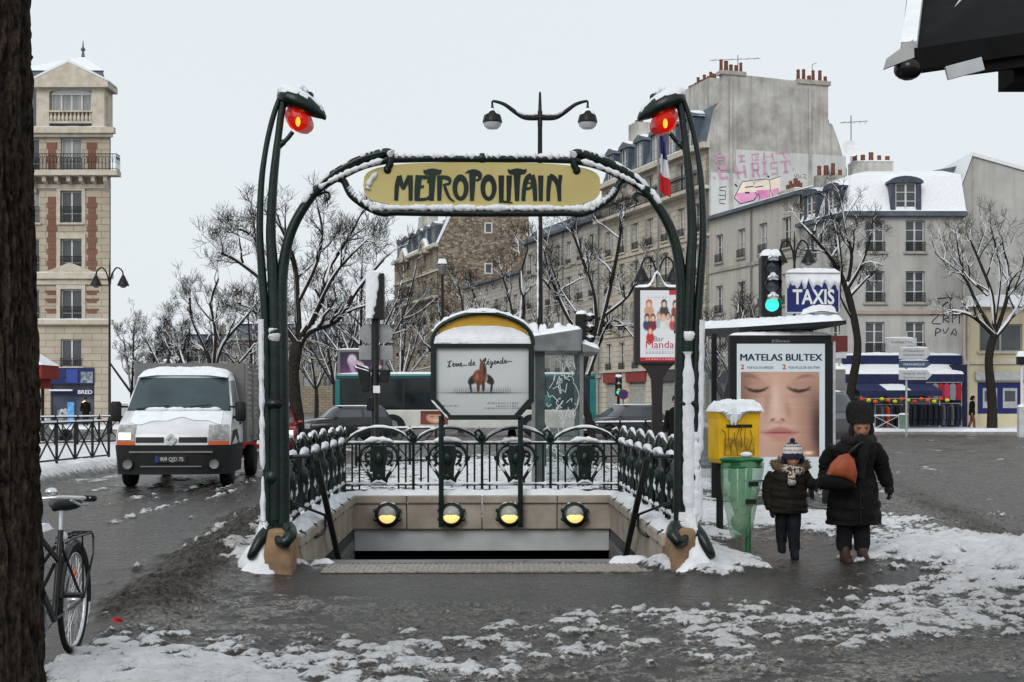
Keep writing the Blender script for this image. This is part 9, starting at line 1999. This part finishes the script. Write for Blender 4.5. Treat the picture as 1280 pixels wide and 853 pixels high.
# ---- other passers-by ---------------------------------------------------------------------------------------------
def passer(label, px, d, H, coat, legs, skin, rz=0.0, lift=0.0, stride=.16, hooded=False, bag=None):
    o = thing('person', label, 'person', (X(px, d), d, lift), rz); k = H/1.7
    J, E_ = skeleton(H, (-.26*k, -.05, .80*k), (.26*k, .03, .80*k), (-.08*k, -stride, 0), (.08*k, stride, 0)); skin_body('body', J, E_, skin, o)
    q = MB(); q.rings(loft_z([(.72*k, 0, 0, .2*k, .15*k), (.85*k, 0, 0, .21*k, .16*k), (1.05*k, 0, 0, .19*k, .14*k), (1.25*k, 0, -.01, .215*k, .15*k), (1.38*k, 0, -.01, .19*k, .13*k), (1.46*k, 0, -.02, .1*k, .1*k)], 18, .04, 3)); q.build('coat', coat, o, smooth=True)
    for s_, hy in ((-1, -.05), (1, .03)): q = MB(); q.tube([(s_*.19*k, -.01, 1.37*k), (s_*.25*k, .03, 1.1*k), (s_*.26*k, hy, .88*k)], [.075*k, .065*k, .05*k], 9); q.build('sleeve', coat, o, smooth=True)
    for s_, y_ in ((-1, -stride), (1, stride)): q = MB(); q.tube([(s_*.09*k, 0, .85*k), (s_*.085*k, y_*.5-.03, .46*k), (s_*.08*k, y_+.03, .09*k)], [.1*k, .075*k, .06*k], 9); q.build('trouser_leg', legs, o, smooth=True); q = MB(); q.sphere((s_*.08*k, y_-.04, .05), .06*k, 9, 6, (.8, 1.9, .8)); q.build('shoe', BLACK, o, smooth=True)
    make_head(o, (0, -.06, 1.6*k), .22*k, skin)
    q = MB(); q.rings(loft_z([(1.735*k, 0, -.05, .02, .02), (1.72*k, 0, -.05, .08*k, .085*k), (1.66*k, 0, -.04, .105*k, .115*k), (1.6*k, 0, -.02, .11*k, .11*k), (1.5*k if hooded else 1.6*k-.01, 0, .02, .11*k, .09*k)], 14)); q.build('hood' if hooded else 'hair', coat if hooded else HAIR, o, smooth=True)
    return o
passer('person in dark hooded coat and reddish boots walking past the cream bank', 1215, 69.0, 1.68, COATB, mat('rust_trousers', C(112, 66, 52), None, rough=.9), SKINM, R(60), .18, hooded=True)
passer('person in dark coat glimpsed beside the right metro post', 846, 31.0, 1.68, COATB, TROU, SKINM, R(-20), .03)
passer('person standing at the cash machine of the bank on the left', 107, 76.0, 1.62, COATB, TROU, SKINM, R(180), .2, stride=.03)
passer('person in dark clothes standing at the clothes stall', 1106, 69.9, 1.62, coatc[3], TROU, SKINM, R(30), .2, stride=.05)
# ---- the driver: upper body behind the windscreen
dr = thing('person', 'person driving the white lorry, a dark silhouette behind the windscreen', 'person', lo_.matrix_basis @ Vector((0, 0, 0)), .072); dr.location = lo_.location
q = MB(); J = [(.48, 1.55, 1.0, .16), (.48, 1.5, 1.25, .17), (.48, 1.45, 1.48, .16), (.48, 1.43, 1.60, .06), (.48, 1.40, 1.70, .085), (.48, 1.40, 1.80, .09), (.28, 1.4, 1.46, .06), (.25, 1.25, 1.3, .05), (.36, 1.10, 1.47, .035), (.68, 1.4, 1.46, .06), (.72, 1.25, 1.3, .05), (.60, 1.10, 1.47, .035)]
skin_body('body', J, [(0,1),(1,2),(2,3),(3,4),(4,5),(2,6),(6,7),(7,8),(2,9),(9,10),(10,11)], mat('dark_driver', (.02, .019, .019), None, rough=.9), dr)
